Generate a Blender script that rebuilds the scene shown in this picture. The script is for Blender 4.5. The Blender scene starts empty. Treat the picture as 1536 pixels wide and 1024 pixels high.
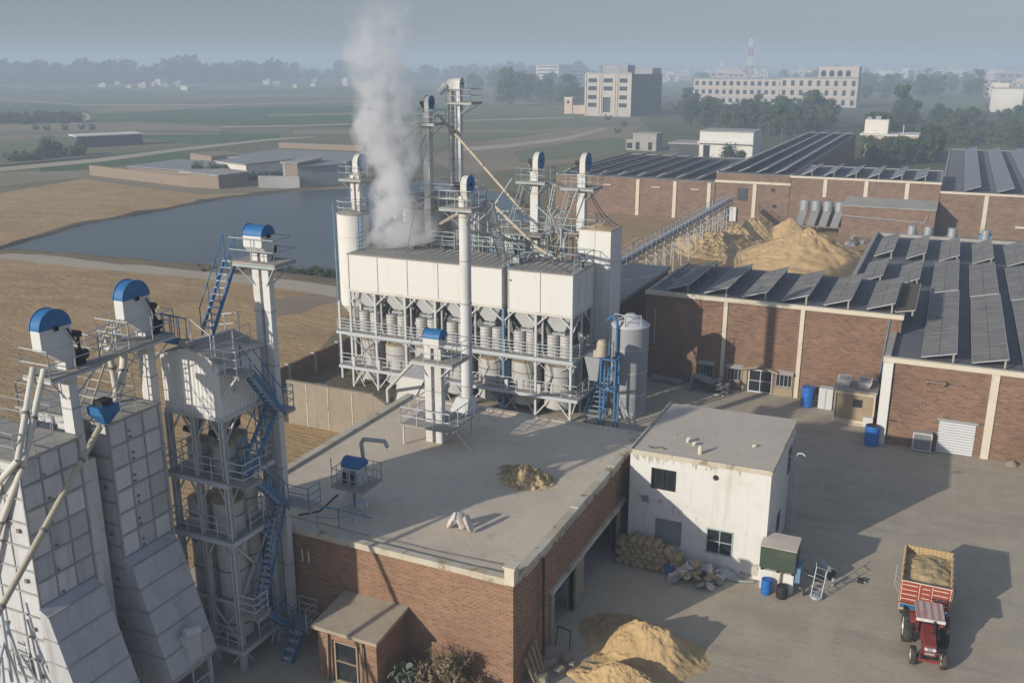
import bpy, bmesh, math, random
from mathutils import Vector, noise, Matrix
random.seed(7)
SC = bpy.context.scene
COL = SC.collection
R = math.radians
PI = math.pi

# ---------------------------------------------------------------- camera geometry (real position, used to read ground points)
F = 1417.0; TILT = R(16.4); YAW = R(24.8); CH = 26.0
_ct, _st, _cy, _sy = math.cos(TILT), math.sin(TILT), math.cos(YAW), math.sin(YAW)
def ray(px, py):
    u = (px-768)/F; v = (py-512)/F
    f = _ct-v*_st; z = -_st-v*_ct
    return (u*_cy-f*_sy, u*_sy+f*_cy, z)
def at(px, py, z=0.0):
    d = ray(px, py); k = (z-CH)/d[2]; return Vector((d[0]*k, d[1]*k, z))
def atX(px, py, X):
    d = ray(px, py); k = X/d[0]; return Vector((X, d[1]*k, CH+d[2]*k))
def atY(px, py, Y):
    d = ray(px, py); k = Y/d[1]; return Vector((d[0]*k, Y, CH+d[2]*k))

# ---------------------------------------------------------------- materials
def _new(name):
    m = bpy.data.materials.new(name); m.use_nodes = True
    nt = m.node_tree; b = nt.nodes['Principled BSDF']
    return m, nt, b
def _coord(nt, scale=(1, 1, 1), rnd=True):
    tc = nt.nodes.new('ShaderNodeTexCoord')
    mp = nt.nodes.new('ShaderNodeMapping'); mp.inputs['Scale'].default_value = scale
    if rnd:
        oi = nt.nodes.new('ShaderNodeObjectInfo')
        ml = nt.nodes.new('ShaderNodeMath'); ml.operation = 'MULTIPLY'; ml.inputs[1].default_value = 57.0
        nt.links.new(oi.outputs['Random'], ml.inputs[0])
        ad = nt.nodes.new('ShaderNodeVectorMath'); ad.operation = 'ADD'
        nt.links.new(tc.outputs['Object'], ad.inputs[0]); nt.links.new(ml.outputs[0], ad.inputs[1])
        nt.links.new(ad.outputs[0], mp.inputs['Vector'])
    else:
        nt.links.new(tc.outputs['Object'], mp.inputs['Vector'])
    return mp.outputs['Vector']
def _noise(nt, vec, scale, detail=6, rough=.6):
    n = nt.nodes.new('ShaderNodeTexNoise'); n.inputs['Scale'].default_value = scale
    n.inputs['Detail'].default_value = detail; n.inputs['Roughness'].default_value = rough
    nt.links.new(vec, n.inputs['Vector']); return n.outputs['Fac']
def _ramp(nt, fac, lo, hi):
    r = nt.nodes.new('ShaderNodeMapRange'); r.inputs[1].default_value = lo; r.inputs[2].default_value = hi
    r.clamp = True; nt.links.new(fac, r.inputs[0]); return r.outputs[0]
def _mix(nt, fac, a, b, mode='MIX', scale=1.0):
    m = nt.nodes.new('ShaderNodeMix'); m.data_type = 'RGBA'; m.blend_type = mode; m.clamp_factor = True
    if scale != 1.0:
        s = nt.nodes.new('ShaderNodeMath'); s.operation = 'MULTIPLY'; s.inputs[1].default_value = scale
        nt.links.new(fac, s.inputs[0]); fac = s.outputs[0]
    if isinstance(fac, float): m.inputs[0].default_value = fac
    else: nt.links.new(fac, m.inputs[0])
    for i, v in ((6, a), (7, b)):
        if isinstance(v, tuple): m.inputs[i].default_value = (*v, 1)
        else: nt.links.new(v, m.inputs[i])
    return m.outputs[2]
def M(name, col, rough=.85, metal=0.0, spots=(), streaks=(), bump=None, spec=.3):
    """base colour + list of (colour, scale, lo, hi, amount) blotches + vertical streaks of the same form"""
    m, nt, b = _new(name)
    c = tuple(col)
    vec = _coord(nt) if spots or bump else None
    for (sc_, s, lo, hi, a) in spots:
        f = _ramp(nt, _noise(nt, vec, s), lo, hi); c = _mix(nt, f, c, tuple(sc_), scale=a)
    for (sc_, s, lo, hi, a) in streaks:
        v2 = _coord(nt, (1, 1, .07))
        f = _ramp(nt, _noise(nt, v2, s, 4), lo, hi); c = _mix(nt, f, c, tuple(sc_), scale=a)
    if isinstance(c, tuple): b.inputs['Base Color'].default_value = (*c, 1)
    else: nt.links.new(c, b.inputs['Base Color'])
    b.inputs['Roughness'].default_value = rough; b.inputs['Metallic'].default_value = metal
    b.inputs['Specular IOR Level'].default_value = spec
    if bump:
        bp = nt.nodes.new('ShaderNodeBump'); bp.inputs['Strength'].default_value = bump[1]; bp.inputs['Distance'].default_value = bump[2]
        nt.links.new(_noise(nt, vec, bump[0], 5), bp.inputs['Height']); nt.links.new(bp.outputs[0], b.inputs['Normal'])
    return m
def brick(name, c1, c2, mortar, bw=.3, bh=.11, pale=.35, dark=.5):
    m, nt, b = _new(name)
    tc = nt.nodes.new('ShaderNodeTexCoord'); sp = nt.nodes.new('ShaderNodeSeparateXYZ'); nt.links.new(tc.outputs['Object'], sp.inputs[0])
    ad = nt.nodes.new('ShaderNodeMath'); ad.operation = 'ADD'; nt.links.new(sp.outputs[0], ad.inputs[0]); nt.links.new(sp.outputs[1], ad.inputs[1])
    cb = nt.nodes.new('ShaderNodeCombineXYZ'); nt.links.new(ad.outputs[0], cb.inputs[0]); nt.links.new(sp.outputs[2], cb.inputs[1])
    # wobble the courses so that they do not read as ruled lines
    wn = nt.nodes.new('ShaderNodeTexNoise'); wn.inputs['Scale'].default_value = .9; wn.inputs['Detail'].default_value = 3
    nt.links.new(cb.outputs[0], wn.inputs['Vector'])
    wv = nt.nodes.new('ShaderNodeVectorMath'); wv.operation = 'SCALE'; wv.inputs['Scale'].default_value = .09; nt.links.new(wn.outputs['Color'], wv.inputs[0])
    wa = nt.nodes.new('ShaderNodeVectorMath'); wa.operation = 'ADD'; nt.links.new(cb.outputs[0], wa.inputs[0]); nt.links.new(wv.outputs[0], wa.inputs[1])
    t = nt.nodes.new('ShaderNodeTexBrick'); nt.links.new(wa.outputs[0], t.inputs['Vector'])
    t.inputs['Scale'].default_value = 1; t.inputs['Brick Width'].default_value = bw; t.inputs['Row Height'].default_value = bh
    t.inputs['Mortar Size'].default_value = .012; t.inputs['Mortar Smooth'].default_value = .3
    t.inputs['Color1'].default_value = (*c1, 1); t.inputs['Color2'].default_value = (*c2, 1); t.inputs['Mortar'].default_value = (*mortar, 1)
    v = tc.outputs['Object']
    c = _mix(nt, _ramp(nt, _noise(nt, v, .35), .42, .72), t.outputs['Color'], (c2[0]*.55, c2[1]*.55, c2[2]*.6), scale=dark)
    c = _mix(nt, _ramp(nt, _noise(nt, v, 2.2, 8, .75), .58, .72), c, (mortar[0]*1.2, mortar[1]*1.1, mortar[2]), scale=pale)
    mp = nt.nodes.new('ShaderNodeMapping'); mp.inputs['Scale'].default_value = (.6, .6, 5); nt.links.new(v, mp.inputs['Vector'])
    c = _mix(nt, _ramp(nt, _noise(nt, mp.outputs['Vector'], 1.6, 5), .4, .68), c, (c1[0]*1.5, c1[1]*1.5, c1[2]*1.5), scale=.5)
    nt.links.new(c, b.inputs['Base Color']); b.inputs['Roughness'].default_value = .95; b.inputs['Specular IOR Level'].default_value = .1
    bp = nt.nodes.new('ShaderNodeBump'); bp.inputs['Strength'].default_value = .6; bp.inputs['Distance'].default_value = .02
    nt.links.new(t.outputs['Fac'], bp.inputs['Height']); bp.invert = True; nt.links.new(bp.outputs[0], b.inputs['Normal'])
    return m
rust = (.16, .085, .04); dust = (.34, .28, .20)
MT = dict(
    brick=brick('brick_red', (.27, .145, .09), (.15, .08, .05), (.36, .29, .21), bw=.27, bh=.10),
    brick_dark=brick('brick_brown', (.225, .13, .085), (.125, .075, .05), (.30, .235, .17), bw=.42, bh=.17, pale=.3),
    brick_far=brick('brick_far', (.22, .14, .10), (.14, .092, .065), (.31, .255, .19), bw=.8, bh=.3, dark=.45),
    cream=M('cream_plaster', (.56, .50, .39), .9, spots=[((.40, .33, .22), .9, .55, .75, .7), ((.64, .60, .52), 2.5, .5, .7, .5)]),
    cream_old=M('weathered_coping', (.50, .46, .37), .9, spots=[((.10, .08, .055), 1.4, .57, .66, .85), ((.36, .28, .17), .7, .45, .7, .7)]),
    white_wall=M('white_plaster', (.62, .605, .575), .9, spots=[((.50, .46, .38), .8, .52, .76, .55), ((.16, .14, .10), 3.2, .69, .78, .8)], streaks=[((.40, .35, .27), 1.8, .57, .78, .6), ((.25, .215, .16), 5, .66, .8, .5)]),
    stain=M('mould_stain', (.30, .265, .205), .95, spots=[((.55, .52, .46), 5, .35, .6, .9)]),
    roof_dust=M('dusty_roof', (.58, .49, .375), .95, spots=[((.46, .39, .305), .25, .4, .7, .7), ((.64, .55, .43), .6, .5, .75, .6), ((.30, .25, .19), 1.3, .60, .74, .45), ((.2, .17, .14), 5, .66, .78, .6)], bump=(3, .4, .05)),
    roof_grey=M('grey_screed', (.50, .44, .36), .95, spots=[((.40, .365, .32), .5, .45, .7, .6), ((.53, .48, .40), 3, .5, .7, .5)], bump=(6, .3, .03)),
    roof_dark=M('dark_roof', (.145, .145, .15), .9, spots=[((.24, .22, .20), .4, .45, .7, .7), ((.08, .085, .09), 1.5, .5, .7, .6)]),
    roof_mid=M('membrane_roof', (.12, .125, .135), .85, spots=[((.20, .19, .18), .3, .5, .72, .6)]),
    panel=M('dusty_solar_panel', (.19, .18, .165), .7, .0, spots=[((.26, .24, .21), .5, .4, .7, .7), ((.105, .105, .11), 1.1, .5, .7, .6)], spec=.25),
    panel_far=M('solar_panel_far', (.17, .18, .19), .5, spots=[((.25, .25, .25), .4, .4, .7, .6)], spec=.4),
    panel_brown=M('rusted_panel', (.10, .075, .055), .8, spots=[((.10, .08, .06), 1.2, .45, .65, .7)]),
    alu=M('aluminium_edge', (.52, .52, .51), .5, .3),
    white_metal=M('white_painted_steel', (.57, .565, .55), .6, spots=[((.44, .40, .33), .7, .5, .75, .6), (rust, 2.6, .66, .76, .6)], streaks=[((.50, .42, .31), 1.3, .6, .8, .45)]),
    bin_metal=M('cream_white_sheet', (.62, .61, .58), .65, spots=[((.62, .56, .44), .5, .55, .8, .5)], streaks=[((.44, .36, .25), 1.6, .58, .80, .5), ((.35, .33, .29), 4.5, .62, .8, .35)]),
    grey_panel=M('grey_panel_steel', (.50, .51, .52), .65, spots=[((.40, .40, .40), .8, .45, .7, .55), ((.60, .60, .59), 1.7, .55, .75, .5)], streaks=[((.29, .265, .24), 2.4, .52, .76, .65), ((.22, .17, .13), 5, .64, .78, .5)]),
    seam=M('dark_seam', (.20, .19, .18), .8, spots=[(rust, 2, .5, .7, .6)]),
    frame_steel=M('grey_painted_steel', (.44, .47, .49), .6, spots=[((.60, .61, .60), .8, .5, .7, .5), (rust, 3, .64, .74, .55)]),
    pale_steel=M('pale_steel', (.50, .51, .505), .55, spots=[((.42, .40, .36), 1.1, .5, .72, .55), (rust, 3, .66, .76, .5)]),
    galv=M('galvanised_steel', (.36, .38, .39), .5, .35, spots=[((.25, .25, .25), 1.3, .5, .7, .6)]),
    deck=M('dusty_deck', (.30, .285, .26), .85, spots=[((.42, .36, .27), 1.0, .5, .75, .7)]),
    rib=M('panel_rib_steel', (.33, .325, .315), .75, spots=[((.20, .17, .14), 1.2, .5, .7, .7)]),
    dark_steel=M('dark_steel', (.17, .175, .18), .6, .2, spots=[((.27, .26, .24), .9, .5, .7, .6)]),
    blue_dark=M('dark_blue_disc', (.03, .14, .33), .5, spots=[((.03, .10, .20), 1.5, .5, .7, .5)]),
    silo_steel=M('shade_darkened_silo_steel', (.30, .31, .32), .6, .1, spots=[((.30, .30, .30), .6, .45, .7, .6)], streaks=[((.15, .145, .14), 1.6, .55, .8, .5)]),  # base grey darkened to stand in for shade on the round silo
    grey_panel_b=M('grey_panel_light', (.57, .575, .575), .6, spots=[((.44, .43, .41), 1.1, .5, .75, .6)], streaks=[((.36, .33, .29), 2.4, .52, .76, .6)]),
    grey_panel_c=M('grey_panel_dark', (.42, .43, .445), .65, spots=[((.34, .33, .32), 1.1, .5, .75, .6)], streaks=[((.27, .24, .21), 2.4, .52, .76, .6)]),
    tank=M('tank_steel', (.46, .45, .43), .6, .1, spots=[((.35, .31, .25), .8, .45, .72, .6), ((.56, .55, .52), 1.7, .5, .7, .4)], streaks=[((.30, .25, .19), 2.2, .6, .8, .5)]),
    tank_top=M('dusty_tank_top', (.42, .34, .23), .95, spots=[((.20, .16, .11), 2.5, .5, .65, .7)]),
    pipe=M('tan_pipe', (.44, .38, .29), .7, spots=[((.26, .21, .15), 1.4, .5, .7, .6)]),
    pipe_pale=M('pale_pipe', (.56, .54, .48), .6, spots=[((.36, .31, .23), 1.2, .5, .75, .6)]),
    blue=M('blue_paint', (.022, .125, .30), .5, spots=[((.045, .19, .38), .9, .5, .75, .6), ((.03, .085, .18), 2.2, .6, .75, .5)]),
    blue_stair=M('blue_stair_paint', (.042, .14, .29), .6, spots=[((.07, .17, .29), 1.2, .5, .72, .6), ((.05, .07, .10), 2.5, .62, .76, .6)]),
    blue_frame=M('blue_grey_steel', (.12, .22, .33), .6, spots=[((.28, .34, .38), 1.2, .5, .72, .6)]),
    blue_plastic=M('blue_drum_plastic', (.02, .13, .42), .4, spots=[((.015, .07, .26), 1.5, .5, .7, .5)]),
    green_rail=M('green_grey_steel', (.32, .38, .38), .6, spots=[((.48, .50, .48), 1.2, .5, .72, .6)]),
    black=M('black_iron', (.022, .022, .024), .55, spots=[((.07, .06, .05), 4, .55, .7, .5)]),
    rubber=M('tyre_rubber', (.030, .029, .028), .85, spots=[((.12, .10, .075), 2.5, .5, .7, .6)]),
    glass=M('dark_window_glass', (.018, .022, .026), .18, spec=.5, spots=[((.06, .065, .065), 2, .55, .7, .6)]),
    shutter=M('grey_shutter', (.19, .21, .21), .7, streaks=[((.27, .28, .27), 4, .5, .7, .5)]),
    roller=M('white_roller_shutter', (.52, .53, .53), .5, spots=[((.48, .47, .44), 1.2, .5, .75, .5)]),
    wood=M('old_timber', (.26, .20, .13), .9, spots=[((.15, .115, .08), 2, .45, .7, .6)]),
    tan_panel=M('tan_board', (.33, .26, .17), .9, spots=[((.24, .185, .12), .9, .45, .7, .6)]),
    green_paint=M('dark_green_paint', (.045, .065, .045), .7, spots=[((.08, .09, .06), 1.4, .5, .72, .6)]),
    conc=M('raw_concrete', (.265, .225, .17), .95, spots=[((.33, .28, .205), .35, .45, .7, .6), ((.17, .145, .11), 2.2, .55, .72, .6)], streaks=[((.16, .135, .105), 1.5, .55, .78, .7)]),
    conc_grey=M('grey_concrete', (.34, .32, .29), .95, spots=[((.24, .225, .20), .6, .45, .7, .6)]),
    porch=M('porch_roof', (.37, .315, .24), .95, spots=[((.27, .225, .165), .8, .45, .7, .7), ((.45, .385, .29), 2.5, .5, .7, .5)], bump=(6, .4, .03)),
    sand=M('bran_heap', (.49, .345, .175), 1.0, spots=[((.38, .255, .125), .7, .42, .7, .7), ((.58, .43, .235), 2.5, .5, .7, .6)], bump=(9, .5, .06), spec=.05),
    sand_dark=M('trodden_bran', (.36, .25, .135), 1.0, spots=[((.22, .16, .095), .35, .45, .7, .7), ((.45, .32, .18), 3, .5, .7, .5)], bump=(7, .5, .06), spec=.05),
    straw=M('straw', (.50, .375, .20), 1.0, spots=[((.33, .245, .13), 3, .45, .65, .6), ((.60, .46, .26), 7, .5, .7, .7)], bump=(14, .8, .08), spec=.05),
    sack=M('brown_sack', (.36, .27, .155), 1.0, spots=[((.26, .19, .11), 1.8, .45, .7, .6)], bump=(8, .4, .05), spec=.05),
    white_sack=M('white_woven_sack', (.62, .58, .53), .8, spots=[((.42, .36, .30), 2.5, .45, .65, .7), ((.50, .33, .30), 1.3, .58, .7, .6)]),
    pink_sack=M('pink_white_sack', (.52, .47, .43), .85, spots=[((.40, .22, .19), 3, .55, .66, .5), ((.68, .63, .57), 1.6, .5, .7, .6)]),
    red=M('red_tractor_paint', (.23, .032, .027), .6, spots=[((.14, .04, .034), 2.5, .48, .68, .7), ((.26, .16, .11), 4, .55, .72, .6)]),
    red_panel=M('red_tailboard_paint', (.27, .045, .03), .7, spots=[((.20, .06, .04), 3, .48, .68, .7), ((.33, .21, .14), 5, .56, .72, .6)]),
    trim_cream=M('cream_trim_paint', (.70, .56, .42), .7, spots=[((.48, .22, .14), 4, .5, .7, .5)]),
    trailer_tan=M('worn_tan_boards', (.42, .31, .165), .85, spots=[((.28, .20, .12), 2.2, .45, .7, .6), ((.55, .44, .28), 1, .5, .7, .5)]),
    canopy=M('striped_canvas', (.55, .43, .38), .9, spots=[((.36, .12, .11), 1.2, .52, .66, .7)]),
    rim=M('pale_wheel_rim', (.66, .65, .62), .5, spots=[((.4, .36, .3), 3, .5, .7, .6)]),
    leaf=M('leaf_green', (.042, .070, .025), .85, spots=[((.075, .105, .035), .7, .45, .65, .8), ((.03, .05, .02), .5, .5, .7, .7)], spec=.15),
    leaf2=M('leaf_dusty_green', (.062, .086, .034), .85, spots=[((.095, .112, .05), .7, .45, .65, .8), ((.045, .06, .028), .5, .5, .7, .7)], spec=.15),
    leaf_dry=M('dry_twigs', (.22, .175, .11), .95, spots=[((.12, .10, .055), 1.4, .45, .65, .8)], spec=.1),
    cactus=M('grey_green_leaf', (.11, .145, .10), .7, spots=[((.16, .19, .13), 2, .5, .7, .6)]),
    bark=M('bark', (.10, .08, .06), .95),
    far_school=M('far_school_wall', (.46, .42, .375), .9, spots=[((.36, .33, .30), .12, .45, .7, .6)]),
    far_pale=M('far_pale_wall', (.66, .62, .56), .9, spots=[((.45, .41, .36), .12, .45, .7, .6)]),
    far_warm=M('far_warm_wall', (.56, .43, .34), .9, spots=[((.42, .33, .27), .12, .45, .7, .6)]),
    far_grey=M('far_grey_wall', (.33, .33, .33), .9, spots=[((.22, .22, .22), .15, .45, .7, .6)]),
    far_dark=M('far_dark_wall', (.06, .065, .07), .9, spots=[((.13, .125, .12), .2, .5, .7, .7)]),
    beige=M('beige_render', (.55, .47, .35), .9, spots=[((.42, .35, .25), .2, .45, .7, .6)]),
    mast_red=M('mast_red', (.34, .17, .14), .8),
    sheet_grey=M('pale_sheet_roof', (.26, .262, .258), .8, spots=[((.22, .21, .20), .15, .45, .7, .6)]),
    mud=M('mud_wall', (.25, .195, .145), .95, spots=[((.27, .21, .15), .4, .45, .7, .6)]),
)
# ground stuffs
def ground_mat(name, base, l1, l2, l3=None, s=(.03, .25, 2.2), b=(5, .4, .06), stretch=(1, 1, 1)):
    m, nt, p = _new(name)
    v = _coord(nt, stretch, rnd=False)
    c = _mix(nt, _ramp(nt, _noise(nt, v, s[0], 8, .65), .38, .65), tuple(base), tuple(l1), scale=.9)
    c = _mix(nt, _ramp(nt, _noise(nt, v, s[1], 8, .7), .45, .68), c, tuple(l2), scale=.75)
    if l3: c = _mix(nt, _ramp(nt, _noise(nt, v, s[2], 6, .7), .52, .70), c, tuple(l3), scale=.6)
    if name == 'yard_dirt':   # oil spots, swept dust and wheel-worn streaks
        v3 = _coord(nt, (.9, .16, 1), rnd=False); c = _mix(nt, _ramp(nt, _noise(nt, v3, .55, 6, .6), .50, .66), c, (.47, .41, .315), scale=.55)
        v4 = _coord(nt, (.22, 1.3, 1), rnd=False); c = _mix(nt, _ramp(nt, _noise(nt, v4, .45, 5, .6), .56, .70), c, (.27, .24, .195), scale=.6)
        c = _mix(nt, _ramp(nt, _noise(nt, v, .75, 5, .65), .66, .74), c, (.17, .155, .135), scale=.6)
        c = _mix(nt, _ramp(nt, _noise(nt, v, 9, 3, .6), .60, .72), c, (.25, .22, .175), scale=.45)
    nt.links.new(c, p.inputs['Base Color']); p.inputs['Roughness'].default_value = 1; p.inputs['Specular IOR Level'].default_value = .05
    bp = nt.nodes.new('ShaderNodeBump'); bp.inputs['Strength'].default_value = b[1]; bp.inputs['Distance'].default_value = b[2]
    nt.links.new(_noise(nt, v, b[0], 6, .7), bp.inputs['Height']); nt.links.new(bp.outputs[0], p.inputs['Normal'])
    return m
MT['yard'] = ground_mat('yard_dirt', (.42, .365, .275), (.34, .295, .23), (.475, .41, .31), (.285, .25, .20), s=(.07, .38, 2.2), b=(3, .35, .05), stretch=(1, 1.6, 1))
MT['plain'] = ground_mat('plain_soil', (.17, .165, .09), (.23, .20, .12), (.105, .125, .06), (.27, .22, .14), s=(.006, .03, .4), b=(1, .5, .3))
MT['strawfield'] = ground_mat('stubble_field', (.47, .32, .16), (.34, .225, .115), (.58, .42, .235), (.20, .135, .075), s=(.06, .35, 1.4), b=(1.6, 1, .35), stretch=(.45, 1.3, 1))
MT['track'] = ground_mat('dirt_track', (.44, .375, .285), (.38, .315, .235), (.50, .435, .34), (.33, .27, .19), s=(.05, .2, 1.5))
MT['bank'] = ground_mat('bank_soil', (.15, .12, .08), (.20, .16, .10), (.10, .095, .055), (.23, .19, .12), s=(.1, .4, 2), b=(2, .8, .25))
MT['green_a'] = ground_mat('crop_green', (.075, .125, .055), (.10, .15, .065), (.055, .10, .045), None, s=(.01, .05, .3), b=(1, .4, .2), stretch=(.4, 1, 1))
MT['green_b'] = ground_mat('pale_crop', (.15, .175, .085), (.19, .195, .10), (.11, .14, .06), None, s=(.01, .05, .3), b=(1, .4, .2), stretch=(.4, 1, 1))
MT['brown_f'] = ground_mat('fallow_field', (.27, .215, .145), (.22, .18, .12), (.32, .27, .18), None, s=(.01, .05, .3), b=(1, .4, .2), stretch=(.4, 1, 1))
MT['scrub'] = ground_mat('scrub_soil', (.10, .115, .05), (.16, .145, .08), (.065, .085, .035), (.22, .18, .11), s=(.02, .12, 1), b=(1, .8, .4))
def water_mat():
    m, nt, p = _new('pond_water')
    p.inputs['Base Color'].default_value = (.055, .075, .085, 1); p.inputs['Roughness'].default_value = .38; p.inputs['Specular IOR Level'].default_value = .5
    v = _coord(nt, (1, 1, 1), rnd=False)
    c = _mix(nt, _ramp(nt, _noise(nt, v, .03, 5), .4, .65), (.085, .105, .108), (.06, .078, .08))
    nt.links.new(c, p.inputs['Base Color'])
    bp = nt.nodes.new('ShaderNodeBump'); bp.inputs['Strength'].default_value = .22; bp.inputs['Distance'].default_value = .05
    nt.links.new(_noise(nt, v, 1.8, 5, .65), bp.inputs['Height']); nt.links.new(bp.outputs[0], p.inputs['Normal'])
    return m
MT['water'] = water_mat()

SPLIT = set('pillar brace door_post door_surround gutter_bracket wall_stain hood_rim foot axle pier joint leg door_gap bracket switch_box painted_plate side_hook roof_stub plank wall_conduit hatch side_coping gutter_piece support_post parapet roof_room arch panel_sheet branch'.split())
# ---------------------------------------------------------------- mesh builder
class B:
    def __init__(s): s.v = []; s.f = []; s.sm = []
    def add(s, vs, fs, smooth=False):
        o = len(s.v); s.v += [tuple(p) for p in vs]; s.f += [tuple(i+o for i in f) for f in fs]; s.sm += [smooth]*len(fs); return s
    def box(s, x0, x1, y0, y1, z0, z1):
        return s.add([(x0,y0,z0),(x1,y0,z0),(x1,y1,z0),(x0,y1,z0),(x0,y0,z1),(x1,y0,z1),(x1,y1,z1),(x0,y1,z1)],
                     [(0,3,2,1),(4,5,6,7),(0,1,5,4),(1,2,6,5),(2,3,7,6),(3,0,4,7)])
    def hexa(s, lo, hi):  # 4 low + 4 high points
        return s.add(list(lo)+list(hi), [(0,3,2,1),(4,5,6,7),(0,1,5,4),(1,2,6,5),(2,3,7,6),(3,0,4,7)])
    def _frame(s, a, b):
        d = (Vector(b)-Vector(a)); d = d.normalized() if d.length else Vector((0,0,1))
        u = d.cross(Vector((0,0,1)))
        if u.length < 1e-3: u = Vector((1,0,0))
        u.normalize(); w = u.cross(d); return u, w
    def bar(s, a, b, w=.08, h=None):
        h = h or w; a, b = Vector(a), Vector(b); u, n = s._frame(a, b); u = u*w/2; n = n*h/2
        return s.hexa([a-u-n, a+u-n, a+u+n, a-u+n], [b-u-n, b+u-n, b+u+n, b-u+n])
    def tube(s, a, b, r=.05, n=8, r2=None, caps=True):
        a, b = Vector(a), Vector(b); u, w = s._frame(a, b); r2 = r if r2 is None else r2
        vs = []
        for c, rr in ((a, r), (b, r2)):
            for i in range(n):
                t = 2*PI*i/n; vs.append(c+u*math.cos(t)*rr+w*math.sin(t)*rr)
        s.add(vs, [(i, (i+1) % n, n+(i+1) % n, n+i) for i in range(n)], n > 6)
        if caps: s.add(vs[:n], [tuple(range(n))[::-1]]); s.add(vs[n:], [tuple(range(n))])
        return s
    def path(s, pts, r=.05, n=6):
        for a, b in zip(pts, pts[1:]): s.tube(a, b, r, n)
        return s
    def lathe(s, cx, cy, prof, n=24):  # profile [(r,z)...] closed by caps where r>0
        vs = []
        for (r, z) in prof:
            for i in range(n): t = 2*PI*i/n; vs.append((cx+r*math.cos(t), cy+r*math.sin(t), z))
        for k in range(len(prof)-1):
            o = k*n
            s.add(vs[o:o+2*n], [(i, (i+1) % n, n+(i+1) % n, n+i) for i in range(n)], True)
        if prof[0][0] > 1e-4: s.add(vs[:n], [tuple(range(n))[::-1]])
        if prof[-1][0] > 1e-4: s.add(vs[-n:], [tuple(range(n))])
        return s
    def prism(s, poly, d):  # polygon of 3D points swept by vector d
        n = len(poly); d = Vector(d); vs = [Vector(p) for p in poly]; vs = vs+[p+d for p in vs]
        return s.add(vs, [tuple(range(n))[::-1], tuple(range(n, 2*n))]+[(i, (i+1) % n, n+(i+1) % n, n+i) for i in range(n)])
    def sheet(s, poly):
        return s.add(poly, [tuple(range(len(poly)))])
    def wall_y(s, x0, x1, y0, y1, z0, z1, op=()):  # wall in an xz plane with openings (xa,xb,za,zb)
        xs = sorted({x0, x1, *[o[0] for o in op], *[o[1] for o in op]}); zs = sorted({z0, z1, *[o[2] for o in op], *[o[3] for o in op]})
        for a, b in zip(xs, xs[1:]):
            run = None
            for c, d in list(zip(zs, zs[1:]))+[(None, None)]:
                hole = c is None or any(o[0]-1e-6 <= a and b <= o[1]+1e-6 and o[2]-1e-6 <= c and d <= o[3]+1e-6 for o in op)
                if hole:
                    if run: s.box(a, b, y0, y1, *run)
                    run = None
                else: run = (run[0], d) if run else (c, d)
        return s
    def wall_x(s, x0, x1, y0, y1, z0, z1, op=()):
        t = B(); t.wall_y(y0, y1, x0, x1, z0, z1, op)
        o = len(s.v); s.v += [(p[1], p[0], p[2]) for p in t.v]; s.f += [tuple(i+o for i in f[::-1]) for f in t.f]; s.sm += t.sm; return s
    def rail(s, pts, h=1.0, r=.022, gap=1.1, n=2, closed=False):
        pts = [Vector(p) for p in pts]
        if closed: pts.append(pts[0])
        up = Vector((0, 0, h))
        for a, b in zip(pts, pts[1:]):
            L = (b-a).length; k = max(1, round(L/gap))
            for i in range(k+1): p = a.lerp(b, i/k); s.tube(p, p+up, r, 5)
            for j in range(1, n+1): s.tube(a+up*j/n, b+up*j/n, r, 5)
        return s
    def ladder(s, a, b, w=.45, ax='x', r=.03, step=.35):
        a, b = Vector(a), Vector(b); o = Vector((w/2, 0, 0)) if ax == 'x' else Vector((0, w/2, 0))
        s.bar(a-o, b-o, r*1.7); s.bar(a+o, b+o, r*1.7); L = (b-a).length; k = int(L/step)
        for i in range(1, k): p = a.lerp(b, i/k); s.tube(p-o, p+o, r*.8, 5)
        return s
    def islands(s):
        p = list(range(len(s.v)))
        def fnd(i):
            while p[i] != i: p[i] = p[p[i]]; i = p[i]
            return i
        for f in s.f:
            for i in f[1:]: p[fnd(i)] = fnd(f[0])
        g = {}
        for k, f in enumerate(s.f): g.setdefault(fnd(f[0]), []).append(k)
        for ks in g.values():
            b = B(); m = {}
            for k in ks:
                for i in s.f[k]:
                    if i not in m: m[i] = len(b.v); b.v.append(s.v[i])
                b.f.append(tuple(m[i] for i in s.f[k])); b.sm.append(s.sm[k])
            yield b
    def out(s, name, mat, parent=None, origin=None):
        if parent is not None and name in SPLIT:
            o = None
            for b in s.islands(): o = b._out(name, mat, parent, origin)
            return o
        return s._out(name, mat, parent, origin)
    def _out(s, name, mat, parent=None, origin=None):
        if parent is not None: o = root_loc(parent)
        elif origin is not None: o = Vector(origin)
        else:
            xs = [p[0] for p in s.v]; ys = [p[1] for p in s.v]; zs = [p[2] for p in s.v]
            o = Vector(((min(xs)+max(xs))/2, (min(ys)+max(ys))/2, min(zs)))
        me = bpy.data.meshes.new(name)
        me.from_pydata([(p[0]-o.x, p[1]-o.y, p[2]-o.z) for p in s.v], [], s.f); me.update()
        me.polygons.foreach_set('use_smooth', s.sm)
        bm = bmesh.new(); bm.from_mesh(me); bmesh.ops.recalc_face_normals(bm, faces=bm.faces); bm.to_mesh(me); bm.free()
        me.materials.append(MT[mat] if isinstance(mat, str) else mat)
        ob = bpy.data.objects.new(name, me); COL.objects.link(ob)
        if parent is not None: ob.parent = parent
        else: ob.location = o
        return ob
def root_loc(o):
    while o.parent is not None: o = o.parent
    return o.location.copy()
def tag(o, label, cat, group=None, kind=None):
    if label: o['label'] = label
    if cat: o['category'] = cat
    if group: o['group'] = group
    if kind: o['kind'] = kind
    return o
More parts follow.
